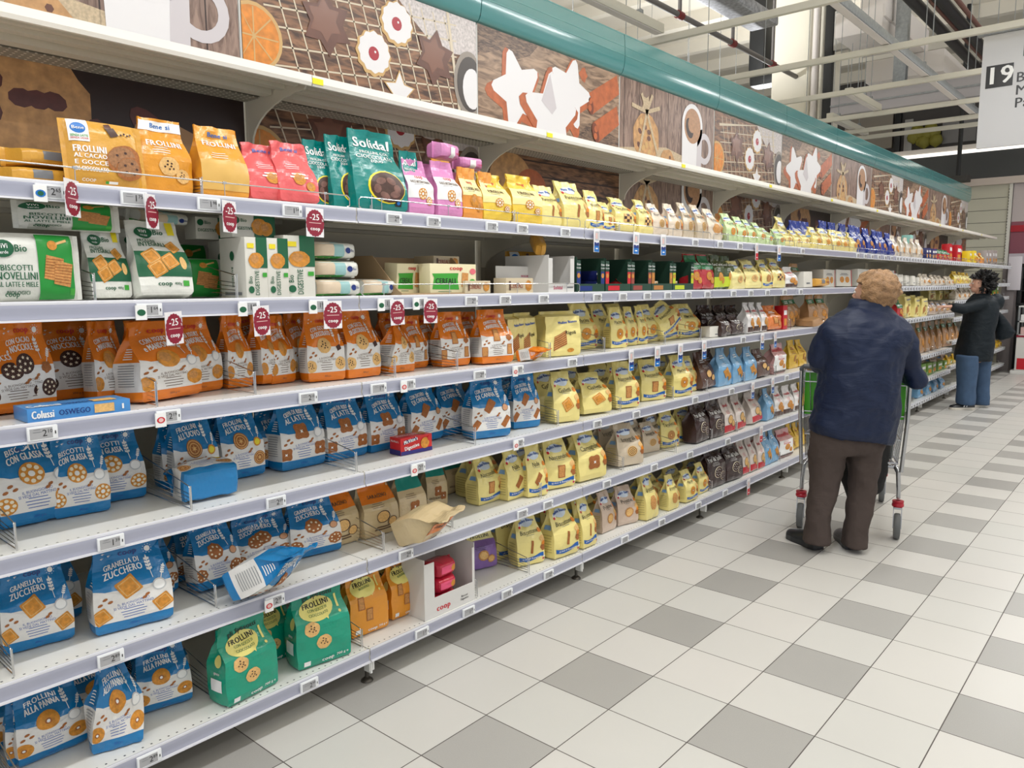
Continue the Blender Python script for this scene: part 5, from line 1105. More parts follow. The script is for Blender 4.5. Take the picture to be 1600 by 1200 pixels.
# ---- bottom shelf
put('F', 'b_pan', 28, 113, 1075, 1198, 1170, lean=3); put('F', 'b_pan', 100, 150, 1058, back=.17, full=.175, desc='blue bag with ring biscuits in back row'); put('F', 'b_pant', 132, 212, 1030, 1186, 1172, lean=3); put('F', 'b_pan', 222, 305, 1008, 1122, 1096, lean=5)
put('F', 'e_green', 356, 432, 974, 1114, 1072, lean=2, sy=1); put('F', 'e_green', 430, 460, 946, back=.15, full=.16, sy=.8, desc='emerald green bag behind the front pair'); put('F', 'e_green', 468, 550, 921, 1053, 1025, lean=2, sy=1)
put('F', 'e_orng', 556, 612, 892, 1001, 980, lean=4); put('F', 'e_orng', 612, 661, 876, 974, 954, lean=3); behind('b_pan', 'F', 0, 300, 3, (1075, 1000), back=.26); behind('e_orng', 'F', 560, 640, 2, (900, 880), back=.19)
def _red(w, h):
    A = Art(); A.text('coop', w*.36, h*.12, .034, iR, 1, .0, bold=.06, maxw=w*.4); A.text('Biscotti', w*.78, h*.15, .012, iK, 1); A.text('Digestive', w*.78, h*.10, .012, iK, 1); return A
tr = carton('display_carton', 'F', 664, 742, .25, .24, .003, CW, .32, _red, 'white cut-out display carton with red logo', slant=False, ears=(.055, .014))
for i in range(3): spawn('r_pk', -.235, tr.location.y+.125, .156+.066*i, .05*i, .95, .9, 1, 0, 0, None, 'F')
put('F', 't_purp', 738, 784, 832, 893, 886, lean=8); put('F', 'm_bis', 806, 850, 803, 890, 882, lean=4); put('F', 'm_bis', 868, 911, 786, 878, 866, lean=4); put('F', 'm_bis', 918, 948, 778, 862, 855, lean=6); put('F', 'm_pri', 950, 965, 768, back=.08, full=.13); put('F', 'm_pri', 963, 995, 762, 826, 818)
put('F', 'm_gir', 1018, 1045, 740, 820, 813, lean=6); put('F', 'm_gir', 1046, 1068, 742, 800, 795); put('F', 'm_mac', 1074, 1098, 735, 788, 782, lean=5); put('F', 'm_mac', 1098, 1110, 722, back=.05, full=.12); behind('m_bis', 'F', 785, 990, 4, (792, 752), back=.19); behind('m_gir', 'F', 1000, 1110, 3, (745, 712), back=.18)
rows('g_pds', 'F', 1112, 1158, 2, (700, 694), lean=3); rows('g_kind', 'F', 1164, 1196, 3, (688, 680), lean=4); rows('g_plas', 'F', 1197, 1218, 2, (675, 672)); rows('g_nut', 'F', 1222, 1241, 1, (672, 672)); rows('g_mulb', 'F', 1236, 1262, 3, (664, 660), back=.09); behind('g_kind', 'F', 1145, 1215, 3, (684, 676), back=.16)
rows('g_plas', 'F', 1434, 1478, 4, (592, 586)); rows('g_mulb', 'F', 1479, 1494, 2, (584, 582)); rows('g_mulb', 'F', 1540, 1572, 5, (566, 560))

# ---------------------------------------------------------------- settle: small sideways nudges so that neighbours only touch
def _bb(o):
    cs = [o.matrix_world @ Vector(c) for c in o.bound_box]
    return [min(c[i] for c in cs) for i in range(3)], [max(c[i] for c in cs) for i in range(3)]
_B = [[o, *_bb(o), 0.] for (o, *_r) in PLACED if o.name.split('.')[0] not in ('display_carton', 'printed_carton_panel')]
def _hit(a, b, e=.002): return all(a[1][i] < b[2][i]-e and b[1][i] < a[2][i]-e for i in range(3))
def _mv(a, dy):
    dy = max(-.022-a[3], min(.022-a[3], dy)); a[3] += dy; a[1][1] += dy; a[2][1] += dy; m = a[0].matrix_world.copy(); m.translation.y += dy; a[0].matrix_world = m
for it in range(14):
    for i, a in enumerate(_B):
        for b in _B[i+1:]:
            if abs(a[1][1]-b[1][1]) > .4 or not _hit(a, b): continue
            ov = min(a[2][1], b[2][1])-max(a[1][1], b[1][1]); s_ = 1 if a[1][1]+a[2][1] < b[1][1]+b[2][1] else -1
            ox = min(a[2][0], b[2][0])-max(a[1][0], b[1][0])
            if ov < .05: _mv(a, -s_*ov*.5); _mv(b, s_*ov*.5)
            elif ox < .06 and it > 3:               # one stands behind the other: push it back
                c = a if a[1][0] < b[1][0] else b
                if c[1][0] > XB+.06+ox: c[1][0] -= ox; c[2][0] -= ox; m = c[0].matrix_world.copy(); m.translation.x -= ox; c[0].matrix_world = m
for it in range(2):                                 # what still overlaps is squeezed a little
    for i, a in enumerate(_B):
        for b in _B[i+1:]:
            if abs(a[1][1]-b[1][1]) > .4 or not _hit(a, b): continue
            ov = min(a[2][1], b[2][1])-max(a[1][1], b[1][1])
            if ov > .035: continue
            s_ = 1 if a[1][1]+a[2][1] < b[1][1]+b[2][1] else -1
            for c, q in ((a, -s_), (b, s_)):
                w = c[2][1]-c[1][1]; f = max(.88, 1-(ov*.5+.001)/w); m = c[0].matrix_world.copy(); ax = c[0].matrix_world.to_3x3() @ Vector((1, 0, 0))
                if abs(ax.normalized().y) < .8: continue
                m = m @ Matrix.Diagonal((f, 1, 1, 1)); m.translation.y += q*w*(1-f)*.5; c[0].matrix_world = m
                c[1][:], c[2][:] = ([min(p[k] for p in [m @ Vector(v) for v in c[0].bound_box]) for k in range(3)], [max(p[k] for p in [m @ Vector(v) for v in c[0].bound_box]) for k in range(3)])
for o in [o for o in COL.objects if o.name.startswith('wire_divider')]:
    sh = o.parent; by = sh.parent.location.y; z = sh.location.z; x1 = XF-.03; best = None
    near = [b for b in _B if abs(b[1][2]-z) < .05 and b[2][0] > x1-.34 and b[1][1] < by+o.location.y+.3 and b[2][1] > by+o.location.y-.3]
    for k in range(0, 40):
        dy = (k+1)//2*.004*(1 if k % 2 else -1); y = by+o.location.y+dy
        c = sum(max(0, min(b[2][1]-y, y-b[1][1])) for b in near if b[1][1] < y < b[2][1])
        if best is None or c+abs(dy)*.05 < best[0]: best = (c+abs(dy)*.05, dy, c)
    o.location.y = max(.01, min(BW-.01, o.location.y+best[1])); y = by+o.location.y
    for b in near:
        if b[1][1] < y < b[2][1]:
            q = min(b[2][1]-y, y-b[1][1])
            if q < .02: _mv(b, (q+.001)*(1 if y-b[1][1] < b[2][1]-y else -1))
    if best[2] > .03 and sh.parent.location.y > 5.5: bpy.data.objects.remove(o)

# ---- promotional cards hanging from the price rails
def promo_mesh(kind):
    mb = MB(); x = .006
    if kind == 'r':
        w, h = .07, .092; mb.box(x, x+.0016, -w/2, w/2, -.012-h, -.012, mat('card_white', (236, 234, 236), .25)); mb.box(x-.012, x, -.008, .008, -.03, -.014, mat('clear_clip', (220, 222, 226), .1))
        A = Art(); n = 40; A.fan([(.036*(1+.03*(-1)**i)*math.cos(i*2*PI/n), -.06+.036*(1+.03*(-1)**i)*1.18*math.sin(i*2*PI/n)) for i in range(n)], iBor, 1)
        A.text('-25', -.002, -.042, .028, iW, 2, bold=.03, maxw=.052); A.text('%', .030, -.050, .010, iW, 2); A.rect(-.024, -.0605, .024, -.0585, iPk, 2, 1, 1); A.text('coop', 0, -.078, .017, iW, 2, bold=.06)
    else:
        w, h = .05, .11; c = iB if kind == 'b' else iR
        mb.bbox(x, x+.0025, -w/2, w/2, .002-h, .004, mat('card_white', (236, 234, 236), .25), .001); mb.box(x-.012, x, -.008, .008, -.03, -.014, mat('clear_clip', (220, 222, 226), .1)); A = Art()
        A.rect(-.022, -.106, .022, -.062, c, 1, 2, 2); A.rect(-.022, -.078, .022, -.062, iN if kind == 'b' else iR, 2, 1, 1); A.rect(-.016, -.054, .018, -.010, iSil, 1, 1, 1); A.rect(-.012, -.046, .006, -.018, iPk, 2, 1, 1); A.rect(-.010, -.094, .010, -.088, iW, 3, 1, 1); A.poly([(-.005, -.062), (.005, -.062), (0, -.067)], [(0, 2, 1)], iW, 3)
    A.bake(mb, flat((x+(.0018 if kind == 'r' else .0027), 0, 0), (0, 1, 0), (0, 0, 1), (1, 0, 0)), .0002, .0002); return mb.mesh('promo_card')
CARDS = {k: promo_mesh(k) for k in 'rbx'}
NC = {}
for lv, k, px, dz in (('A', 'r', 112, .02), ('A', 'r', 235, 0), ('A', 'r', 358, 0), ('A', 'r', 493, 0), ('B', 'r', 270, -.02), ('B', 'r', 408, -.01), ('B', 'r', 521, 0), ('B', 'r', 621, 0), ('B', 'r', 674, 0), ('A', 'b', 933, 0), ('A', 'b', 995, 0), ('A', 'b', 1037, 0), ('A', 'x', 1183, 0), ('A', 'b', 1218, 0),
                      ('C', 'b', 987, 0), ('C', 'b', 1028, 0), ('C', 'b', 1064, 0), ('C', 'b', 1101, 0), ('C', 'b', 1192, 0), ('C', 'b', 1212, 0), ('D', 'b', 1177, 0), ('D', 'b', 1208, 0), ('E', 'x', 1190, 0), ('F', 'x', 1170, 0)):
    z = LV[lv]; y = y_on(px, z-.05, XF+.02); o = bpy.data.objects.new('promo_card', CARDS[k]); COL.objects.link(o); o.location = (0, y, z+dz); o.location.x = XF+.01; o.rotation_euler = (random.uniform(-.04, .04), 0, {112: .75, 235: .7, 358: .5, 270: .45, 408: .3}.get(px, random.uniform(-.08, .08)))
    NC[lv, k] = NC.get((lv, k), 0)+1; o['n'] = NC[lv, k]; o['lv'] = lv; o['k'] = k
for o in [o for o in COL.objects if o.name.startswith('promo_card')]:
    lv, k, n = o['lv'], o['k'], o['n']; tot = NC[lv, k]; nm = {'r': 'white card with burgundy minus 25 badge', 'b': 'white and blue offer card', 'x': 'white and red offer card'}[k]
    tag(o, nm+(f', {ORD[n-1]} from left,' if tot > 1 else ',')+f' on rail of {LNAME[lv]}', 'promo card', 'promotional cards on the shelf rails')
    del o['n']; del o['lv']; del o['k']

# ---- labels that single each pack out
CATS = dict(biscuit_bag='biscuit bag', biscuit_pack='biscuit pack', biscuit_box='biscuit box', cracker_pack='cracker pack', cereal_biscuit_box='biscuit box', display_carton='display carton', printed_carton_panel='display carton', gift_box='gift box', snack_box='snack box', metal_tin='tin')
grp = {}
for t in PLACED: grp.setdefault((t[1], t[2]), []).append(t)
ABBR = dict(A='top stocked shelf', B='fifth shelf', C='fourth shelf', D='third shelf', E='second shelf', F='bottom shelf')
for (ds, lv), L_ in grp.items():
    L_.sort(key=lambda t: t[4]); n = len(L_)
    for i, (o, d_, l_, x, y, nm) in enumerate(L_):
        ds_ = d_; lab = f'{ds_}, {ABBR[lv]}' if n == 1 else (f'{ds_}, {"leftmost" if i == 0 else "rightmost" if i == n-1 else ORD[i]+" from left"} of {["", "", "two", "three", "four", "five", "six", "seven", "eight", "nine", "ten"][n] if n < 11 else "many"}, {ABBR[lv]}')
        words = lab.split()
        if len(words) > 16: lab = lab.replace(' of biscuits', '').replace(' picture', '').replace(' in back row', ' behind').replace(' with ', ' with ', 1)
        if len(lab.split()) > 16: print('LONG', len(lab.split()), lab)
        o['label'] = lab; o['category'] = CATS[nm]
        o['group'] = f'packs on the {LNAME[lv]}'
print('packs', len(PLACED))
# ---------------------------------------------------------------- ceiling, columns, far end of the hall
CB = mat('ceiling_beige', (206, 200, 186), .8); CJ = mat('joist_beige', (216, 210, 196), .7); GV = mat('galvanised', (150, 154, 156), .45, .6, var=.12, vs=30); BL = mat('black_pipe', (26, 28, 30), .5)
RAILW = mat('ceiling_rail_white', (208, 204, 190), .5); WDU = mat('duct_white', (222, 216, 212), .6); DKW = mat('far_wall_dark', (84, 80, 78), .8); BRN = mat('copper_pipe', (110, 72, 62), .5)
def struct(name, mb): return tag(mb.build(name), kind='structure')
HC = 6.1
m = MB(); m.box(-8, 10, -6, 21, HC, HC+.1, CB)
struct('ceiling', m)
for i in range(16):
    m = MB(); y = -1.2+1.45*i; m.box(-8, 10, y, y+.16, HC-.22, HC, CJ); struct('ceiling_beam', m)
m = MB(); m.box(-8, -7.9, -6, 21, 0, HC, mat('hall_wall', (190, 184, 172), .8)); struct('wall_left', m)
m = MB(); m.box(-8, 10, 20, 20.1, 0, HC, mat('hall_wall_far', (120, 114, 108), .8)); struct('wall_far', m)
def thing(name, mb, label, cat, group=None, parent=None):
    o = mb.build(name); return tag(o, label, cat, group)
# white column with conduits
cx0, cx1 = ony(1205, 150, 9.0).x, ony(1272, 100, 9.0).x
m = MB(); m.box(cx0, cx1+.12, 9.0, 9.7, 0, HC, mat('column_beige', (226, 221, 206), .7)); struct('column', m)
for i, (px, r, c) in enumerate(((1263, .03, RAILW), (1273, .045, WDU), (1283, .03, RAILW))):
    x = ony(px, 120, 8.93).x; m = MB(); m.tube([(x, 8.93, 2.2), (x, 8.93, HC)], r, c, 10)
    thing('conduit_pipe', m, f'pale vertical conduit on the beige column, {["left", "middle thick", "right"][i]} one of three', 'pipe', 'conduits on the beige column')
x = ony(1295, 120, 8.85).x; m = MB(); m.bbox(x-.06, x+.05, 8.80, 8.9, 2.4, HC-.3, BL, .01); thing('drain_pipe', m, 'black vertical pipe at the right edge of the beige column', 'pipe')
x = ony(1314, 45, 8.8).x; z = ony(1314, 45, 8.8).z; m = MB(); m.bbox(x-.09, x+.09, 8.8, 8.9, z-.26, z+.24, mat('socket_grey', (176, 174, 168), .5), .01); eb = thing('socket_box', m, 'grey socket box with blue and red outlets high on the column', 'socket box')
for dz, c in ((.12, iB), (-.05, iR)): q = MB(); q.bbox(x-.05, x+.05, 8.77, 8.802, z+dz-.06, z+dz+.06, c, .01); tag(q.build('outlet', eb), label='blue outlet' if c is iB else 'red outlet')
# rails hung across the hall and rods
for i, y in enumerate((3.49, 4.93, 6.24, 7.5, 8.43, 8.95)):
    m = MB(); m.bbox(-5, 5.5, y-.022, y+.022, 3.37, 3.42, RAILW, .004); rl = thing('ceiling_rail', m, f'long white rail hung across the aisle, {ORD[i]} from the front', 'ceiling rail', 'white rails hung across the aisle')
    for x in (-3.2, -1.6, .35, 2.4, 4.2): q = MB(); q.tube([(x, y, 3.42), (x, y, HC)], .004, GV, 5); q.build('hanging_rod', rl)
for i, (x, ya, yb, c, lb) in enumerate(((-1.265, 1.2, 3.46, RAILW, 'pale lighting channel above the teal canopy'), (.0, 3.6, 8.7, GV, 'long grey channel running away above the aisle'), (-.79, 6.5, 7.55, RAILW, 'short pale channel ending behind the column'), (-1.35, 7.6, 9.0, RAILW, 'pale channel resting beside the black pipe'))):
    m = MB(); m.bbox(x-.04, x+.04, ya, yb, 3.43, 3.50, c, .006); m.box(x-.03, x+.03, ya+.02, yb-.02, 3.425, 3.432, WDU)
    for y in (ya+.3, (ya+yb)/2, yb-.3): m.tube([(x, y, 3.5), (x, y, HC)], .004, GV, 5); m.bbox(x-.02, x+.02, y-.02, y+.02, 3.49, 3.54, GV, .003)
    thing('lighting_channel', m, lb, 'lighting channel')
# sprinkler pipe
P = onz(1017, 0, 4.35); m = MB(); m.tube([(P.x, P.y-2, 4.35), (P.x, 9.45, 4.35)], .032, mat('pipe_grey', (112, 108, 106), .5), 10); sp_ = thing('sprinkler_pipe', m, 'grey sprinkler pipe with red couplings below the ceiling', 'pipe')
for y in (P.y+.6, P.y+1.9, P.y+3.1): q = MB(); q.tube([(P.x, y-.05, 4.35), (P.x, y+.05, 4.35)], .045, mat('coupling_red', (120, 34, 34), .5), 10); q.tube([(P.x, y, 4.39), (P.x, y, HC-.001)], .022, MATS['pipe_grey'], 8); q.build('coupling', sp_)
# black hanging duct
yb_ = 9.5; x0, x1 = ony(1171, 60, yb_).x, ony(1194, 60, yb_).x; zb = ony(1183, 122, yb_).z
m = MB(); m.bbox(x0, x1, yb_, yb_+.3, zb+.1, HC, BL, .01); m.bbox(x0, x1+.5, yb_, yb_+.3, zb-.12, zb+.1, BL, .08); thing('air_duct', m, 'black square duct dropping from the ceiling left of column', 'duct')
# silver tray and ducts
P = onz(1140, 10, 4.5); m = MB(); m.bbox(P.x-.2, P.x+.15, P.y-.6, P.y+1.0, 4.5, 4.62, mat('foil_insulation', (160, 162, 168), .5, .3, var=.35, vs=24), .03); thing('insulated_duct', m, 'mottled silver duct beside the black hanging duct', 'duct')
for i, (px, py, z, w, l) in enumerate(((1362, 70, 4.45, .55, 1.1), (1440, 142, 4.3, 1.0, 2.0), (1400, 60, 4.6, .3, 2))):
    P = onz(px, py, z); m = MB(); m.bbox(P.x-w/2, P.x+w/2, P.y-l/2, P.y+l/2, z, z+.3, WDU, .02); thing('ceiling_duct', m, ['white box duct right of the beige column', 'large white duct left of the aisle sign', 'narrow pale duct between the black pipes'][i], 'duct')
for i, (px, c, r) in enumerate(((1430, BL, .06), (1475, BL, .06), (1458, BRN, .025), (1500, BRN, .025))):
    P = onz(px, 5, 4.4); m = MB(); m.tube([(P.x, P.y-1, 4.4), (P.x, P.y+4.5, 4.4)], r, c, 8); thing('ceiling_pipe', m, ['thick black pipe lagging left of pair', 'thick black pipe lagging right of pair', 'thin brown pipe between the black ones', 'thin brown pipe nearest the aisle sign'][i], 'pipe')
# galvanised girder frame
P = ony(1297, 172, 8.2); Q = ony(1545, 130, 8.2)
m = MB(); z = P.z-.08; m.bbox(P.x, Q.x+2, 8.2, 8.4, z, z+.26, mat('girder_grey', (176, 172, 176), .5), .01); m.box(P.x, Q.x+2, 8.19, 8.2, z+.11, z+.13, GV); m.box(P.x, Q.x+2, 8.16, 8.44, z+.26, z+.29, GV); g = thing('ceiling_girder', m, 'grey steel girder spanning behind the aisle sign', 'girder')
x = ony(1407, 70, 8.2).x; q = MB(); q.bbox(x-.07, x+.07, 8.2, 8.32, z+.29, 5.0, GV, .01); q.bbox(x-.3, x+.1, 8.2, 8.3, 4.92, 5.0, GV, .01); q.build('hanger_post', g)
# back wall furniture of the upper hall
m = MB(); Y = 17.; a = ony(1240, 160, Y); b = ony(1600, 250, Y); m.box(a.x, b.x+5, Y, Y+.1, b.z-.3, HC-.001, DKW); struct('wall_upper_far', m)
def panel(px0, py0, px1, py1, Y, th, name, c, label, cat):
    a, b = ony(px0, py1, Y), ony(px1, py0, Y); m = MB(); m.bbox(a.x, b.x, Y-th, Y, a.z, b.z, c, .01); return thing(name, m, label, cat)
panel(1320, 178, 1398, 240, 17., .1, 'wall_panel_board', mat('far_panel_beige', (150, 142, 130), .7), 'dull beige wall panel under the far rails', 'panel')
panel(1398, 172, 1411, 242, 17., .12, 'dark_doorway_panel', BL, 'black upright panel beside white notices', 'panel')
panel(1412, 186, 1428, 240, 17., .05, 'notice_strip', ink('notice_grey', (170, 168, 166)), 'tall pale notice strip beside the black panel', 'notice')
panel(1472, 182, 1528, 226, 17., .08, 'grey_board', mat('far_board', (140, 138, 138), .6), 'grey rectangular board on the far upper wall', 'board')
m = MB(); P = ony(1445, 212, 16.84)
for i in range(9): m.lathe([(.001, -.16), (.12, -.08), (.14, .0), (.1, .1), (.001, .16)], mat('banner_olive', (150, 144, 60), .6, bump=.4, bs=20), 8, Matrix.Translation((P.x-.22+.055*i, 16.84+.03*(i % 2), P.z+.14*math.sin(i*1.3))))
thing('olive_plant', m, 'yellow green bushy plant on the far upper ledge', 'plant')
# dark signage band with a lit cornice
Y = 13.7; z0, z1 = ony(1500, 282, Y).z, ony(1500, 240, Y).z
m = MB(); m.box(-3.2, 5, Y-.03, Y, z0, z1, mat('band_anthracite', (66, 68, 70), .5)); bd = thing('signage_band', m, 'dark grey signage band across the far end of aisle', 'signage band')
q = MB(); q.box(-3.2, 5, Y-.04, Y, z1-.01, z1+.05, mat('cornice_light', (255, 250, 240), emit=1.6)); tag(q.build('cornice_light', bd), label='glowing white cornice strip'); q = MB(); q.box(-3.2, 5, Y-.02, Y+.02, z1+.05, z1+.14, WDU); q.box(-3.2, 5, Y-.05, Y+.02, z0-.12, z0, mat('band_trim_cream', (200, 188, 180), .5)); q.build('band_trim', bd)
x = ony(1500, 230, 13.2).x; m = MB(); m.tube([(x, 13.2, z0-.05), (x, 13.2, HC)], .035, BL, 10); m.bbox(x-.16, x+.16, 13.1, 13.4, z0-.08, z0+.02, DARKG, .01); thing('hanging_pole', m, 'black pole hanging in front of the dark band', 'pole')
Y = 13.72; xa, xb = ony(1505, 330, Y).x-1.2, ony(1575, 330, Y).x
m = MB(); m.box(xa, xb, Y, Y+.05, 0, z0-.1, mat('slat_cream', (192, 190, 174), .6))
for i in range(14): m.box(xa, xb, Y-.004, Y, .2+.21*i, .206+.21*i, DARKG)
struct('wall_end_slats', m)
m = MB(); m.box(xb, xb+.05, Y-.03, Y+.04, 0, z0-.1, mat('perforated_post', (214, 212, 204), .5))
for i in range(60): m.box(xb-.004, xb+.004, Y-.034, Y-.028, .1+.05*i, .125+.05*i, DARKG)
thing('slotted_post', m, 'slotted white upright post at the end of cream slats', 'post')
zz = [ony(1590, v, Y).z for v in (292, 346, 352, 362, 396, 412)]
m = MB(); m.box(xb+.06, 5, Y+.02, Y+.1, zz[1], zz[0]+.3, mat('wall_lilac', (190, 180, 180), .7)); m.box(xb+.06, 5, Y+.02, Y+.1, zz[4], zz[1], mat('wall_mauve', (138, 78, 92), .6)); m.box(xb+.06, 5, Y+.0, Y+.02, zz[3], zz[2], mat('wall_red', (168, 22, 40), .5)); m.box(xb+.06, 5, Y+.02, Y+.1, 0, zz[4], mat('wall_pale', (196, 188, 196), .6)); struct('wall_end_mauve', m)
# grey end pillar, black framed shelf and white plinth with red base
Yp = 13.05; a, b = ony(1561, 500, Yp), ony(1581, 500, Yp); m = MB(); m.box(a.x, b.x, Yp, Yp+.5, 0, ony(1570, 418, Yp).z, mat('pillar_grey', (128, 120, 120), .6)); thing('end_panel', m, 'plain grey end panel where the biscuit aisle stops', 'panel')
Yp = 12.6; x0 = ony(1584, 580, Yp).x; bs_ = empty('display_stand', (x0+.35, Yp+.25, 0)); tag(bs_, 'white display stand with red base at the far right edge', 'display stand')
def sub(name, par, f, lab=None):
    q = MB(); f(q); o = q.build(name, par); o.matrix_parent_inverse = Matrix.Identity(4)
    o.location = -Vector(par.location)
    if lab: o['label'] = lab
    return o
sub('plinth', bs_, lambda q: (q.bbox(x0-.05, x0+.75, Yp-.04, Yp+.5, 0, .06, WHITE_MET, .01), q.bbox(x0, x0+.7, Yp, Yp+.45, .06, .62, WHITE_MET, .01)))
sub('red_base_panel', bs_, lambda q: (q.box(x0+.03, x0+.68, Yp-.006, Yp, .08, .26, iR), q.box(x0+.0, x0+.7, Yp-.008, Yp, .60, .63, iBor)), 'red panel')
sub('glass_case', bs_, lambda q: [q.box(x0+a_, x0+a_+.025, Yp+b_, Yp+b_+.025, .62, 1.08, GV) for a_ in (0, .67) for b_ in (0, .42)]+[q.box(x0, x0+.7, Yp, Yp+.45, z_, z_+.02, WHITE_MET) for z_ in (.62, .84, 1.08)])
for i in range(5):
    q = MB(); q.bbox(x0+.03+.13*i, x0+.13+.13*i, Yp+.06, Yp+.3, .862, .96-.02*(i % 2), iR if i % 2 else iW, .006); thing('red_packet', q, f'small {"red" if i % 2 else "white"} packet in the display stand, {ORD[i]} from left', 'packet', 'packets in the far display stand')
for i in range(4):
    q = MB(); q.bbox(x0+.04+.16*i, x0+.17+.16*i, Yp+.06, Yp+.3, .642, .76-.03*(i % 2), CW if i % 2 else iPk, .006); thing('packet', q, f'{"white" if i % 2 else "pink"} packet low in the display stand, {ORD[i]} from left', 'packet', 'packets in the far display stand')
Yk = 13.3; x1 = ony(1590, 450, Yk).x; z1_, z2_ = ony(1590, 492, Yk).z, ony(1590, 412, Yk).z
ks = empty('black_shelf_unit', (x1+.5, Yk+.2, 0)); tag(ks, 'black framed shelf unit with dark and red goods, far right', 'shelf unit')
sub('frame', ks, lambda q: (q.bbox(x1, x1+.06, Yk, Yk+.3, 1.1, z2_, BL, .005), q.bbox(x1, x1+1.2, Yk, Yk+.3, z2_-.06, z2_, BL, .005), q.box(x1, x1+1.2, Yk+.28, Yk+.3, 0, z2_, BL), q.box(x1, x1+1.2, Yk+.0, Yk+.3, 1.08, 1.12, BL), q.box(x1, x1+1.2, Yk+.1, Yk+.3, 0, 1.1, BL)))
for i in range(3): sub('shelf', ks, lambda q: q.box(x1+.06, x1+1.2, Yk, Yk+.28, 1.12+.21*i, 1.13+.21*i, BL))
for r_ in range(3):
    for i in range(5):
        q = MB(); c = (iR, DARKG, CW, iGr, iTx)[(i*2+r_) % 5]; q.lathe([(.001, 0), (.04, 0), (.042, .1), (.02, .14), (.018, .17), (.001, .17)], c, 10, Matrix.Translation((x1+.13+.15*i, Yk+.12, 1.131+.21*r_)))
        thing('jar', q, f'small {("red","dark","white","green","brown")[(i*2+r_) % 5]} jar, {ORD[i]} from left, {["lower", "middle", "upper"][r_]} row of black shelf unit', 'jar', 'jars on the black shelf unit')
P = ony(1583, 420, 13.0); q = MB(); q.bbox(P.x-.07, P.x+.12, 13., 13.02, P.z-.35, P.z+.2, mat('poster_frame', (204, 198, 204), .4), .005); thing('price_poster', q, 'pale framed notice fixed beside the grey end panel', 'notice')
# aisle sign 19
sg = empty('aisle_sign', (1.35, 5.12, 2.54)); tag(sg, 'hanging white aisle sign with black number nineteen', 'sign')
q = MB(); q.bbox(-.68, .75, 0, .03, 0, .86, mat('sign_white', (206, 206, 208), .5), .004); q.build('board', sg)
q = MB(); q.bbox(-.72, .8, -.01, .04, .86, .89, GV, .004); q.build('top_rail', sg)
A = Art(); A.rect(-.645, .455, -.462, .625, iK, 1, 1, 1); A.text('19', -.553, .54, .185, iW, 2, bold=.035, maxw=.15)
for i, t in enumerate(('Biscotti', 'Merendine', 'Pane')):
    vs, fs, w = text_mesh(t, .02); A.text(t, -.435+w*.105/2, .505-.095*i, .105, iK, 2, bold=.02)
A.rect(-.405, .66, .6, .86, ink('sign_photo', (60, 72, 84), var=.5, vs=6), 1, 1, 1); A.rect(-.40, .66, .2, .72, iLG, 2, 1, 1)
q = MB(); A.bake(q, flat((0, 0, 0), (1, 0, 0), (0, 0, 1), (0, -1, 0)), .0005, .001); q.build('lettering', sg)
# housings of the aisle lamps and of the unseen rows added for ambient light
for i, (x, y, z) in enumerate(LAMPS):
    q = MB(); w = .06 if i < 9 else .1; q.extrude_y([(x-w, z-.04), (x-w, z+.02), (x-w*.5, z+.05), (x+w*.5, z+.05), (x+w, z+.02), (x+w, z-.04), (x+w-.01, z-.04), (x+w-.01, z-.01), (x-w+.01, z-.01), (x-w+.01, z-.04)], y-.77, y+.77, RAILW)
    lo = thing('linear_lamp', q, 'long white linear lamp hanging above the shop floor', 'lamp', 'linear lamps of the hall')
    q = MB(); q.tube([(x, y-.5, z+.05), (x, y-.5, HC)], .003, GV, 4); q.tube([(x, y+.5, z+.05), (x, y+.5, HC)], .003, GV, 4); q.build('suspension_wire', lo)
# ---------------------------------------------------------------- people
def ring(c, ax, ay, rx, ry, n=20, sq=0.):
    out = []
    for i in range(n):
        t = i*2*PI/n; a, b = math.cos(t), math.sin(t)
        if sq: a = math.copysign(abs(a)**(1-sq), a); b = math.copysign(abs(b)**(1-sq), b)
        out.append(c+ax*rx*a+ay*ry*b)
    return out
def limb(mb, pts, m, n=16, side=None):
    """tapering limb: pts = [(Vector, r) or (Vector, r_side, r_depth)]"""
    rings = []; N = len(pts)
    for i, p in enumerate(pts):
        a = pts[max(0, i-1)][0]; c = pts[min(N-1, i+1)][0]; t = (c-a).normalized(); s_ = side or Vector((1, 0, 0))
        x = (s_-t*s_.dot(t)); x = x.normalized() if x.length > .1 else t.orthogonal().normalized(); y = t.cross(x)
        rx = p[1]; ry = p[2] if len(p) > 2 else p[1]
        if i == 0: rings.append(ring(p[0]-t*.3*min(rx, ry), x, y, rx*.55, ry*.55, n))
        rings.append(ring(p[0], x, y, rx, ry, n))
        if i == N-1: rings.append(ring(p[0]+t*.3*min(rx, ry), x, y, rx*.55, ry*.55, n))
    mb.loft(rings, m)
def ball(mb, c, rx, ry, rz, m, n=18, ax=None, ay=None):
    ax = ax or Vector((1, 0, 0)); ay = ay or Vector((0, 1, 0)); up = ax.cross(ay)
    mb.loft([ring(c+up*rz*math.sin(t), ax, ay, max(.001, rx*math.cos(t)), max(.001, ry*math.cos(t)), n) for t in [(-.5+i/10)*PI*.98 for i in range(11)]], m)
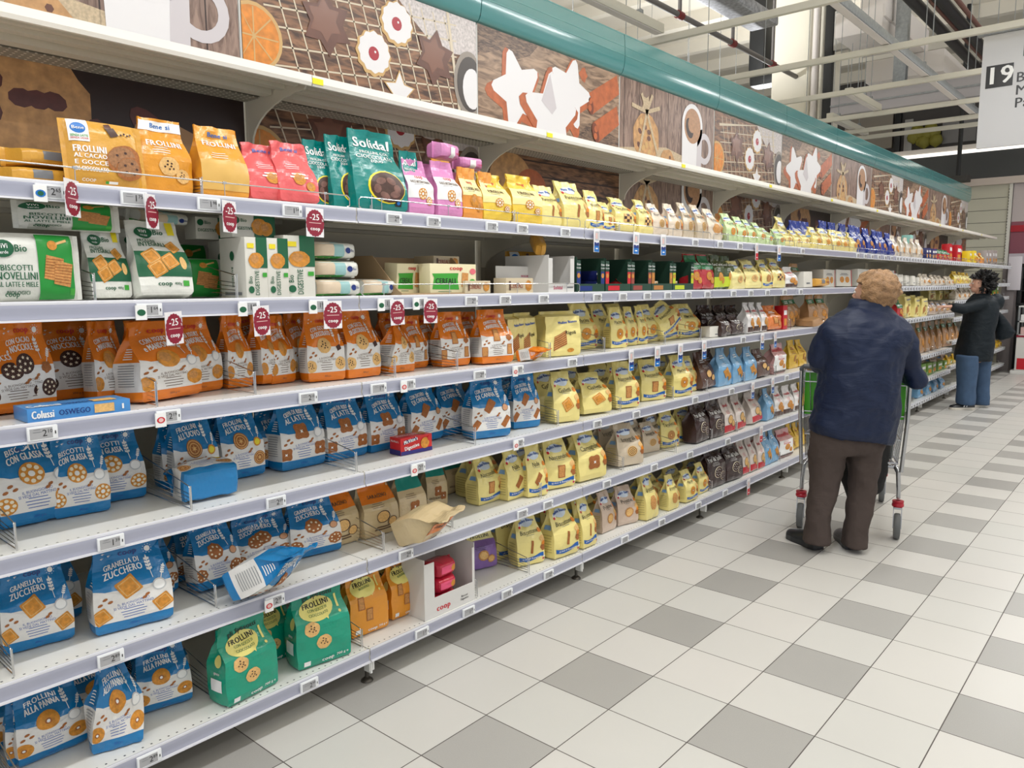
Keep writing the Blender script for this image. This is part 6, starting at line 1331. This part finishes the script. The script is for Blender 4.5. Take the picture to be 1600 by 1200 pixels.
def fuse(mb, name, parent, vox, smooth=4, disp=None):
    o = mb.build(name, parent)
    r = o.modifiers.new('fuse', 'REMESH'); r.mode = 'VOXEL'; r.voxel_size = vox; r.use_smooth_shade = True
    s = o.modifiers.new('soft', 'SMOOTH'); s.factor = .6; s.iterations = smooth
    if disp:
        for k, (sz, st, kind) in enumerate(disp):
            tx = bpy.data.textures.new(name+'_folds', kind); 
            if kind == 'CLOUDS': tx.noise_scale = sz; tx.noise_depth = 2
            elif kind == 'MUSGRAVE': tx.noise_scale = sz
            d = o.modifiers.new('folds', 'DISPLACE'); d.texture = tx; d.strength = st; d.mid_level = .5; d.texture_coords = 'LOCAL'
    return o
def P_(par):                                     # parent at identity so that world coordinates can be used
    return par
def hand(mb, wrist, palm_dir, up, m, s=1., curl=.5, thumb=1):
    f = palm_dir.normalized(); u = up.normalized(); r = f.cross(u).normalized()*thumb
    limb(mb, [(wrist-f*.02*s, .026*s, .020*s), (wrist+f*.03*s, .036*s, .016*s), (wrist+f*.075*s, .040*s, .015*s), (wrist+f*.09*s, .038*s, .013*s)], m, 12, side=r)
    for i in range(4):
        b = wrist+f*.085*s+r*(.030-.020*i)*s; L = (.068, .078, .072, .056)[i]*s; d = f.copy(); p = b-f*.015*s; pts = [(p, .0095*s)]
        for k, q in enumerate((.45, .3, .25)):
            p = p+d*(L*q+(.015*s if k == 0 else 0)); pts.append((p, (.0092-.0012*k)*s)); d = (d-u*curl*.9).normalized()
        limb(mb, pts, m, 8, side=r)
    p = wrist+f*.02*s+r*.026*s; limb(mb, [(p, .013*s), (p+(f+r*.9-u*.3).normalized()*.035*s, .012*s), (p+(f*1.3+r*.9-u*.6).normalized()*.062*s, .0095*s), (p+(f*1.6+r*.7-u*.9).normalized()*.082*s, .008*s)], m, 8, side=u)

SKIN = mat('skin', (206, 158, 136), .5, bump=.05, bs=120); 
def puffer(name, c, r=.38): return mat(name, c, r, bump=.5, bs=14, spec=.4)
def headwear(par, name, c, rx, ry, rz, m, ax, ay, amp, seed, cut=None, n=80, fine=1.):
    """hair as a displaced shell of tufts around the skull"""
    mb = MB(); up = ax.cross(ay); rings = []
    for i in range(40):
        t = (-.42+.92*i/39)*PI; rg = []
        for k in range(n):
            a = k*2*PI/n; d = Vector((math.cos(a)*math.cos(t), math.sin(a)*math.cos(t), math.sin(t)))
            q = 1+amp*(noise.noise(Vector((d.x*3.4+seed, d.y*3.4, d.z*3.4)))+.6*noise.noise(Vector((d.x*9, d.y*9+seed, d.z*9)))+.5*noise.noise(Vector((d.x*20+seed, d.y*20, d.z*20)))*fine+.4*fine*noise.noise(Vector((d.x*40, d.y*40+seed, d.z*14))))
            if cut: q *= cut(d)
            rg.append(c+ax*rx*d.x*q+ay*ry*d.y*q+up*rz*d.z*q)
        rings.append(rg)
    mb.loft(rings, m); return mb.build(name, par)

# -- woman in the navy quilted jacket, behind the trolley
RT = Vector((.757, .653, 0)).normalized(); FW = Vector((-.653, .757, 0)).normalized(); UP = Vector((0, 0, 1))
def plane_pt(px, py, O, dep=0.):
    d = ray(px, py); t = ((O+FW*dep-CAM).dot(FW))/d.dot(FW); return CAM+d*t
O1 = Vector((.66, 2.20, 0))
def W(px, py, dep=0.): return plane_pt(px, py, O1, dep)
PXM = 1/((O1-CAM).dot(CF)/FPX)                   # pixels per metre at her
w1 = empty('person', (0, 0, 0)); tag(w1, 'person in navy quilted jacket and brown trousers standing behind the trolley, back turned', 'person')
def span(y, a, b, dep, rd): c = W((a+b)/2, y, dep); return c, (b-a)/2/PXM, rd
def folded(name, c, r, sc_, st, zs=3., spec=.4):
    m = mat(name, c, r, spec=spec); nt = m.node_tree; n = nt.nodes; L = nt.links
    tc = n.new('ShaderNodeTexCoord'); mp = n.new('ShaderNodeMapping'); mp.inputs['Scale'].default_value = (1, 1, zs); mp.inputs['Rotation'].default_value = (.25, .2, 0); L.new(tc.outputs['Object'], mp.inputs[0])
    t = n.new('ShaderNodeTexNoise'); t.inputs['Scale'].default_value = sc_; t.inputs['Detail'].default_value = 5; t.inputs['Roughness'].default_value = .55; t.inputs['Distortion'].default_value = .8; L.new(mp.outputs[0], t.inputs['Vector'])
    b = n.new('ShaderNodeBump'); b.inputs['Strength'].default_value = st; b.inputs['Distance'].default_value = .03; L.new(t.outputs[0], b.inputs['Height']); L.new(b.outputs[0], n['Principled BSDF'].inputs['Normal']); return m
JM = folded('jacket_navy', (10, 27, 58), .55, 3.6, .6, 2.6)
j = MB()
rg = []
for y, a, b, dep, rd in ((683, 1268, 1390, .03, .165), (668, 1264, 1394, .03, .175), (640, 1276, 1397, .02, .180), (600, 1284, 1401, .01, .180), (560, 1288, 1406, .0, .170), (530, 1281, 1420, .0, .155), (514, 1282, 1424, .0, .135), (502, 1290, 1415, .01, .115), (492, 1306, 1402, .02, .095), (483, 1321, 1392, .03, .08)):
    c, rx, ry = span(y, a, b, dep, rd); tilt = -.06 if y > 650 else 0
    rg.append([p+UP*((p-c).dot(RT))*(-.14 if y > 655 else 0) for p in ring(c, RT, FW, rx, ry, 26, .12)])
j.loft(rg, JM)
c, rx, ry = span(476, 1329, 1389, .035, .07); c2, rx2, ry2 = span(466, 1334, 1387, .045, .066)
j.loft([ring(c-UP*.03, RT, FW, rx*1.04, ry*1.05, 24), ring(c, RT, FW, rx*1.07, ry*1.1, 24), ring(c2, RT, FW, rx2*1.05, ry2*1.08, 24)], JM)
LS, LE, LH = W(1298, 518, 0), W(1277, 563, .04), W(1282, 572, .27)
RS, RE, RH = W(1408, 522, 0), W(1430, 592, .05), W(1412, 590, .27)
limb(j, [(LS, .065, .075), (LS*.5+LE*.5, .060, .072), (LE, .058, .068), (LE*.5+LH*.5+UP*.0, .05), (LH, .042)], JM, 16, RT)
limb(j, [(RS, .065, .075), (RS*.5+RE*.5, .062, .075), (RE, .060, .068), (RE*.5+RH*.5, .052), (RH, .042)], JM, 16, RT)
jk = fuse(j, 'jacket', w1, .011, 3, [(.15, .034, 'CLOUDS'), (.06, .012, 'CLOUDS')])
# quilting seams across the back
q = MB()
cuts = []
TM = folded('trousers_brown', (74, 64, 60), .8, 5, .5, 1.2, .2); t_ = MB()
hp = [span(668, 1272, 1384, .03, .14), span(690, 1267, 1380, .03, .14), span(708, 1267, 1374, .03, .12)]
t_.loft([ring(c, RT, FW, rx, ry, 24, .1) for c, rx, ry in hp], TM)
def leg(mb, rows_, m):
    mb.loft([ring(W((a+b)/2, y, d), RT, FW, (b-a)/2/PXM, rd, 20, .08) for y, a, b, d, rd in rows_], m)
leg(t_, ((690, 1268, 1326, .03, .12), (712, 1265, 1319, .03, .105), (740, 1266, 1314, .03, .09), (765, 1265, 1307, .02, .08), (790, 1263, 1300, .0, .078), (815, 1260, 1296, -.01, .078), (846, 1256, 1295, -.02, .085)), TM)
leg(t_, ((690, 1322, 1380, .03, .12), (712, 1324, 1374, .03, .105), (740, 1327, 1371, .03, .09), (765, 1327, 1368, .02, .08), (790, 1323, 1362, .0, .078), (815, 1321, 1357, -.01, .078), (853, 1317, 1352, -.03, .085)), TM)
fuse(t_, 'trousers', w1, .009, 2, [(.09, .022, 'CLOUDS')])
SM = mat('shoe_black', (24, 27, 32), .32, spec=.6)
def shoe(heel, direction, par, m, sole, L=.245, w=.048):
    d = direction.normalized(); r = Vector((d.y, -d.x, 0)); q = MB(); rings = []; rs = []
    for t, ww, h in ((-.02, .5, .05), (.0, .75, .075), (.15, .92, .085), (.32, .9, .09), (.5, .95, .07), (.7, 1.05, .055), (.88, .95, .045), (.98, .6, .038), (1.0, .3, .03)):
        c = heel+d*L*t; rings.append([c+r*(w*ww*math.cos(a))+UP*(.024+(h-.012)*max(0, math.sin(a))) for a in [i*2*PI/16 for i in range(16)]])
        rs.append([c+r*(w*1.04*ww*math.cos(a))+UP*(.001 if math.sin(a) < 0 else .028+.012*(1-t)*(sole is m)) for a in [(i+.5)*2*PI/16 for i in range(16)]])
    q.loft(rings, m); o = q.build('shoe', par); q2 = MB(); q2.loft(rs, sole, smooth=False); q2.build('sole', o); return o
lh = onz(1281, 861, 0); rh = onz(1335, 862, 0)
shoe(lh+FW*.02, onz(1246, 845, 0)-lh, w1, SM, SM); shoe(rh+FW*.03, FW+RT*.15, w1, SM, SM)
b_ = MB()                                        # the body under the clothes, one skin
hc = W(1364, 459, .06); hf = (FW*.8-RT*.6).normalized(); hr = Vector((hf.y, -hf.x, 0))
ball(b_, hc, .074, .092, .112, SKIN, 20, hr, hf)
limb(b_, [(W(1360, 500, .03), .058), (W(1361, 484, .04), .054), (hc-UP*.06, .056)], SKIN, 14, RT)
ball(b_, hc+hf*.045-UP*.055, .05, .05, .05, SKIN, 14, hr, hf)     # jaw and chin
limb(b_, [(hc+hf*.088+UP*.012, .010), (hc+hf*.108-UP*.014, .013), (hc+hf*.096-UP*.026, .011)], SKIN, 8, hr)
for q_ in (-1, 1):
    ball(b_, hc+hr*q_*.078-hf*.002-UP*.012, .010, .020, .031, SKIN, 10, hr, hf)
    ball(b_, hc+hf*.075+hr*q_*.032+UP*.022, .016, .012, .008, SKIN, 8, hr, hf)
limb(b_, [(W(1350, 505, .02), .14, .09), (W(1348, 560, .02), .15, .11), (W(1340, 640, .03), .16, .12), (W(1325, 690, .03), .15, .12)], SKIN, 16, RT)
for S_, E_, H_ in ((LS, LE, LH), (RS, RE, RH)): limb(b_, [(S_, .045), (E_, .038), (E_*.3+H_*.7, .03), (H_+FW*.03, .025)], SKIN, 12, RT)
for rr in (((690, 1296), (760, 1288), (826, 1278)), ((690, 1350), (760, 1347), (832, 1338))): limb(b_, [(W(rr[0][1], rr[0][0], .03), .075), (W(rr[1][1], rr[1][0], .02), .05), (W(rr[2][1], rr[2][0], -.01), .038), (W(rr[2][1], rr[2][0]+8, -.01), .034)], SKIN, 12, RT)
CY = math.atan2(.27, .963)
hand(b_, LH+FW*.02, FW-UP*.1, UP, SKIN, 1, .9, 1); hand(b_, RH+FW*.02, FW-UP*.1, UP, SKIN, 1, .9, -1)
fuse(b_, 'body', w1, .005, 2)
eyeM = mat('eye_white', (230, 226, 220), .3); irM = mat('eye_iris', (60, 44, 36), .3); lipM = mat('lips', (176, 104, 96), .5)
def face(par, hc, hf, hr, s=1.):
    for q_ in (-1, 1):
        e = MB(); ball(e, hc+hf*.083*s+hr*q_*.032*s+UP*.008*s, .012*s, .009*s, .007*s, eyeM, 10, hr, hf); ball(e, hc+hf*.090*s+hr*q_*.032*s+UP*.008*s, .005*s, .004*s, .005*s, irM, 8, hr, hf); e.build('eye', par)
    e = MB(); limb(e, [(hc+hf*.094*s-hr*.022*s-UP*.050*s, .003*s), (hc+hf*.102*s-UP*.048*s, .006*s), (hc+hf*.094*s+hr*.022*s-UP*.050*s, .003*s)], lipM, 8, hf); e.build('lips', par)
face(w1, hc, hf, hr)
HM = mat('hair_ash_blond', (158, 122, 86), .55, bump=.9, bs=130, var=.28, vs=38)
headwear(w1, 'hair', hc+UP*.022-hf*.022, .116, .116, .112, HM, hr, hf, .10, 3.1, fine=.22, cut=lambda d: 1 if (d.y < .3 or d.z > .35) else .74)

# -- woman in the long dark coat, side on, reaching to a shelf
O2 = Vector((.23, 8.26, 0)); PX2 = 1/((O2-CAM).dot(CF)/FPX)
def V2(px, py, dep=0.): return plane_pt(px, py, O2, dep)
w2 = empty('person', (0, 0, 0)); tag(w2, 'person in long black coat with dark curly hair reaching an arm towards the shelf', 'person')
CM = folded('coat_black', (17, 27, 34), .6, 5, .6, 2., .3); c_ = MB()
c_.loft([ring(V2((a+b)/2, y, 0), RT, FW, (b-a)/2/PX2, rd, 22, .1) for y, a, b, rd in ((564, 1495, 1546, .20), (550, 1497, 1547, .205), (520, 1504, 1549, .2), (500, 1509, 1553, .19), (482, 1511, 1557, .185), (472, 1514, 1555, .16), (464, 1520, 1548, .11), (458, 1524, 1544, .085))], CM)
S2, E2, H2 = V2(1528, 476, -.14), V2(1504, 483, -.16), V2(1488, 480, -.14)
limb(c_, [(V2(1538, 474, -.13), .075), (S2, .072), (E2, .062), (H2, .048)], CM, 14, FW)
limb(c_, [(V2(1536, 474, .14), .075), (V2(1536, 500, .2), .062), (V2(1545, 512, .2), .05), (V2(1551, 488, .16), .042)], CM, 14, FW)
ball(c_, V2(1556, 472, 0), .085, .11, .10, CM, 16, RT, FW)
fuse(c_, 'coat', w2, .016, 3, [(.15, .025, 'CLOUDS')])
JN = mat('denim', (62, 86, 116), .8, bump=.15, bs=150, var=.12, vs=12); t_ = MB()
for a0, a1, b0, b1, dp in ((1497, 1526, 1496, 1521, -.09), (1518, 1546, 1521, 1543, .09)):
    t_.loft([ring(V2((p+q)/2, y, dp), RT, FW, (q-p)/2/PX2, rd, 18, .1) for y, p, q, rd in ((555, a0, a1, .13), (580, a0, a1-1, .12), (605, (a0+b0)/2+1, (a1+b1)/2-1, .11), (632, b0, b1, .12))], JN)
fuse(t_, 'jeans', w2, .014, 2, [(.12, .014, 'CLOUDS')])
LD = -RT; SO = mat('sole_white', (214, 208, 196), .5)
f1 = V2(1520, 640, -.09); f1.z = 0; f2 = V2(1536, 637, .09); f2.z = 0
s1 = shoe(f1, LD, w2, SM, SO, .27, .05); shoe(f2, LD, w2, SM, SO, .25, .05)
q = MB(); 
for k in (0, 1): q.add([f1+LD*(.10+.03*k)+Vector((FW.x, FW.y, 0))*-.052+UP*.035, f1+LD*(.115+.03*k)-FW*.052+UP*.035, f1+LD*(.095+.03*k)-FW*.044+UP*.075, f1+LD*(.08+.03*k)-FW*.044+UP*.075], [(0, 1, 2, 3)], iW)
q.build('shoe_stripe', s1)
b_ = MB(); h2 = V2(1532, 444, -.01); hf2 = (-RT*.93+FW*.37).normalized(); hr2 = Vector((hf2.y, -hf2.x, 0))
ball(b_, h2, .074, .09, .112, SKIN, 18, hr2, hf2); ball(b_, h2+hf2*.045-UP*.055, .048, .048, .046, SKIN, 12, hr2, hf2)
limb(b_, [(h2+hf2*.086+UP*.012, .010), (h2+hf2*.106-UP*.014, .013), (h2+hf2*.094-UP*.026, .011)], SKIN, 8, hr2)
limb(b_, [(V2(1534, 475, 0), .06), (V2(1533, 462, 0), .053), (h2-UP*.06, .055)], SKIN, 12, RT)
limb(b_, [(V2(1534, 478, 0), .12, .15), (V2(1530, 520, 0), .12, .14), (V2(1520, 560, 0), .13, .15)], SKIN, 14, RT)
for dp, a, b in ((-.09, 1512, 1508), (.09, 1532, 1532)): limb(b_, [(V2(a, 560, dp), .075), (V2(a, 600, dp), .05), (V2(b, 636, dp), .036)], SKIN, 12, RT)
limb(b_, [(S2, .045), (E2, .036), (H2, .028), (V2(1485, 479, -.14), .024)], SKIN, 10, FW)
limb(b_, [(V2(1536, 476, .14), .045), (V2(1536, 500, .2), .036), (V2(1545, 512, .2), .03), (V2(1552, 484, .15), .024)], SKIN, 10, FW)
hand(b_, V2(1486, 479, -.14), -RT, UP, SKIN, 1., .25, 1); hand(b_, V2(1552, 485, .15), UP, RT, SKIN, .95, 1., 1)
fuse(b_, 'body', w2, .006, 2); face(w2, h2, hf2, hr2)
headwear(w2, 'hair', h2+UP*.028-hf2*.030, .128, .128, .122, mat('hair_black_curls', (22, 20, 21), .5, bump=1., bs=70), hr2, hf2, .42, 8.2, cut=lambda d: 1 if (d.y < .35 or d.z > .3) else .66)
bg_ = MB(); top = V2(1556, 492, .12)
prof = [(487, 1553, 1561, .03), (492, 1553, 1566, .06), (505, 1554, 1576, .09), (518, 1555, 1586, .10), (527, 1556, 1580, .09), (531, 1558, 1568, .06)]
bg_.loft([ring(V2((a+b)/2, y, .17), RT, FW, (b-a)/2/PX2, rd, 18) for y, a, b, rd in prof], CM)
bag = fuse(bg_, 'handbag', None, .014, 3, [(.12, .02, 'CLOUDS')]); tag(bag, 'black soft bag hanging at the shoulder of person in long black coat', 'bag')
q = MB(); q.tube([V2(1556, 489, .17), V2(1551, 478, .16), V2(1549, 470, .14), V2(1553, 478, .2), V2(1560, 490, .17)], .012, CM, 8); q.build('strap', bag)

# ---------------------------------------------------------------- shopping trolley
CO = Vector((.607, 2.55, 0)); cf = Vector((-.27, .963, 0)).normalized(); cr = Vector((cf.y, -cf.x, 0))
ct = empty('shopping_trolley', CO, math.atan2(cr.y, cr.x)); tag(ct, 'chrome wire shopping trolley with green panel pushed by the person in navy', 'shopping trolley')
ZN = mat('trolley_zinc', (182, 184, 188), .25, .9); RP = mat('trolley_red', (176, 30, 48), .35); TY = mat('tyre_grey', (98, 100, 100), .6); GP = mat('trolley_green', (72, 170, 28), .35)
m = MB()                                         # local: x right, y forward, z up
for s_ in (-1, 1):
    m.tube([(s_*.265, .02, .235), (s_*.262, .0, .30), (s_*.255, -.02, .395), (s_*.24, .03, .415), (s_*.2, .6, .36), (s_*.19, .80, .33), (s_*.19, .84, .235)], .0125, ZN, 10)
    m.tube([(s_*.27, -.02, .40), (s_*.285, -.06, .70), (s_*.285, -.10, .98)], .011, ZN, 8)
m.tube([(-.24, .03, .415), (.24, .03, .415)], .011, ZN, 8); m.tube([(-.19, .78, .335), (.19, .78, .335)], .011, ZN, 8)
m.build('frame', ct)
m = MB(); zt = .96; zb = .44; yr, yf = -.03, .92
def BK_(x, y, z): return (x, y, z)
T = [(-.285, yr), (.285, yr), (.215, yf), (-.215, yf)]; Bt = [(-.25, yr+.04), (.25, yr+.04), (.175, yf-.14), (-.175, yf-.14)]
for z, f in ((zt, 0), (zt-.06, .12), (.72, .46), (.58, .73), (zb, 1)):
    zz_ = lambda y: z+(0 if f else 0)
    m.tube([(T[i][0]*(1-f)+Bt[i][0]*f, T[i][1]*(1-f)+Bt[i][1]*f, z) for i in range(4)], .006 if f in (0, 1) else .0035, ZN, 6, closed=True)
def wires(a, b, c, d, n):                        # a-b along the top, c-d along the bottom
    for i in range(n+1):
        t = i/n; m.tube([(a[0]+(b[0]-a[0])*t, a[1]+(b[1]-a[1])*t, zt), (c[0]+(d[0]-c[0])*t, c[1]+(d[1]-c[1])*t, zb)], .0022, ZN, 4)
wires(T[0], T[1], Bt[0], Bt[1], 14); wires(T[1], T[2], Bt[1], Bt[2], 22); wires(T[3], T[2], Bt[3], Bt[2], 12); wires(T[0], T[3], Bt[0], Bt[3], 22)
for i in range(1, 14): t = i/14; m.tube([(-.25+.5*t, yr+.04, zb), (-.175+.35*t, yf-.14, zb)], .0025, ZN, 4)
m.build('basket', ct)
m = MB(); m.tube([(-.285, -.10, .98), (-.27, -.13, 1.0), (.27, -.13, 1.0), (.285, -.10, .98)], .014, mat('handle_grey', (90, 92, 96), .4), 10); m.build('handle', ct)
m = MB(); m.bbox(-.27, .27, -.005, .005, .70, .955, GP, .004); gp = m.build('seat_panel', ct); gp['label'] = 'bright green plastic panel'
for x, y, R_ in ((-.265, .02, .075), (.265, .02, .075), (-.19, .84, .068), (.19, .84, .068)):
    w_ = MB(); rot = Matrix.Translation((x, y-.03, R_)) @ Matrix.Rotation(PI/2, 4, 'Y')
    w_.lathe([(.001, -.016), (R_*.55, -.016), (R_*.72, -.018), (R_*.95, -.016), (R_, -.008), (R_, .008), (R_*.95, .016), (R_*.72, .018), (R_*.55, .016), (.001, .016)], TY, 24, rot)
    for sg_ in (-1, 1): w_.lathe([(.001, sg_*.0185), (R_*.55, sg_*.0185), (R_*.7, sg_*.0185)], mat('hub_pale', (160, 160, 156), .5), 20, rot)
    wh = w_.build('wheel', ct); w_ = MB()
    for sg_ in (-1, 1): w_.add([(x+sg_*.023, y-.045, R_-.012), (x+sg_*.023, y-.015, R_-.012), (x+sg_*.023, y+.02, R_*2+.03), (x+sg_*.023, y-.025, R_*2+.03), (x+sg_*.019, y-.045, R_-.012), (x+sg_*.019, y-.015, R_-.012), (x+sg_*.019, y+.02, R_*2+.03), (x+sg_*.019, y-.025, R_*2+.03)], [(0, 1, 2, 3), (7, 6, 5, 4), (0, 3, 7, 4), (1, 5, 6, 2), (0, 4, 5, 1), (2, 6, 7, 3)], ZN)
    w_.bbox(x-.024, x+.024, y-.028, y+.022, R_*2+.022, R_*2+.034, ZN, .003); w_.build('fork', wh)
    w_ = MB(); w_.lathe([(.012, R_*2+.036), (.031, R_*2+.036), (.033, R_*2+.044), (.031, R_*2+.054), (.028, R_*2+.056), (.031, R_*2+.06), (.031, R_*2+.07), (.012, R_*2+.072)], RP, 18, Matrix.Translation((x, y, 0))); w_.build('red_collar', wh)
ctM = Matrix.Translation(CO) @ Matrix.Rotation(math.atan2(cr.y, cr.x), 4, 'Z')
def in_cart(key, x, y, z, lab, sx=1, sy=1, sz=1, rz=0, nm=None, cat='groceries'):
    D = DES[key]; o = bpy.data.objects.new(nm or D['name'], D['mesh']); COL.objects.link(o); o.matrix_world = ctM @ Matrix.Translation((x, y, z)) @ Matrix.Rotation(rz, 4, 'Z') @ Matrix.Diagonal((sx, sy, sz, 1)); tag(o, lab, cat, 'groceries in the trolley')
in_cart('g_lime', .15, .12, .455, 'green packet upright at the right rear of trolley basket', .8, .8, 1.35)
in_cart('g_red', .10, .25, .455, 'red packet behind the green one in the trolley', 1, 1, 1.1, .4); in_cart('g_whit', .0, .4, .455, 'white packet in the middle of the trolley', 1, 1, .9)
q = MB(); BG = mat('bottle_dark', (28, 40, 40), .12, spec=.8)
for i, (x, y) in enumerate(((.10, .04), (.19, .06))):
    q = MB(); q.lathe([(.001, 0), (.036, 0), (.038, .01), (.038, .16), (.03, .19), (.014, .22), (.013, .26), (.001, .26)], BG, 16); o = q.build('bottle'); o.matrix_world = ctM @ Matrix.Translation((x, y+.03, .455)); tag(o, f'dark green bottle at the rear of the trolley, {["left", "right"][i]} of two', 'bottle', 'groceries in the trolley')
    if i == 0: o.location = ctM @ Vector((.05, .07, .455))
# black speckled shopping bag hanging on the trolley between her legs
HB = mat('tweed_black', (22, 22, 22), .8, bump=.6, bs=300, var=.9, vs=260); q = MB()
q.loft([ring(W((a+b)/2, y, .26), RT, FW, (b-a)/2/PXM, rd, 22) for y, a, b, rd in ((640, 1325, 1375, .03), (665, 1316, 1392, .05), (700, 1308, 1394, .07), (735, 1308, 1389, .08), (765, 1318, 1380, .07), (786, 1326, 1352, .04))], HB)
hb = fuse(q, 'shopping_bag', None, .01, 3, [(.1, .015, 'CLOUDS')]); tag(hb, 'black speckled shopping bag hanging from the trolley handle', 'bag')
q = MB(); p0 = W(1345, 645, .26); hz = (ctM @ Vector((0, -.13, 1.0))); q.tube([p0-RT*.06, hz-RT*.03, hz+UP*.02, hz+RT*.03, p0+RT*.06], .007, HB, 6); q.build('strap', hb)
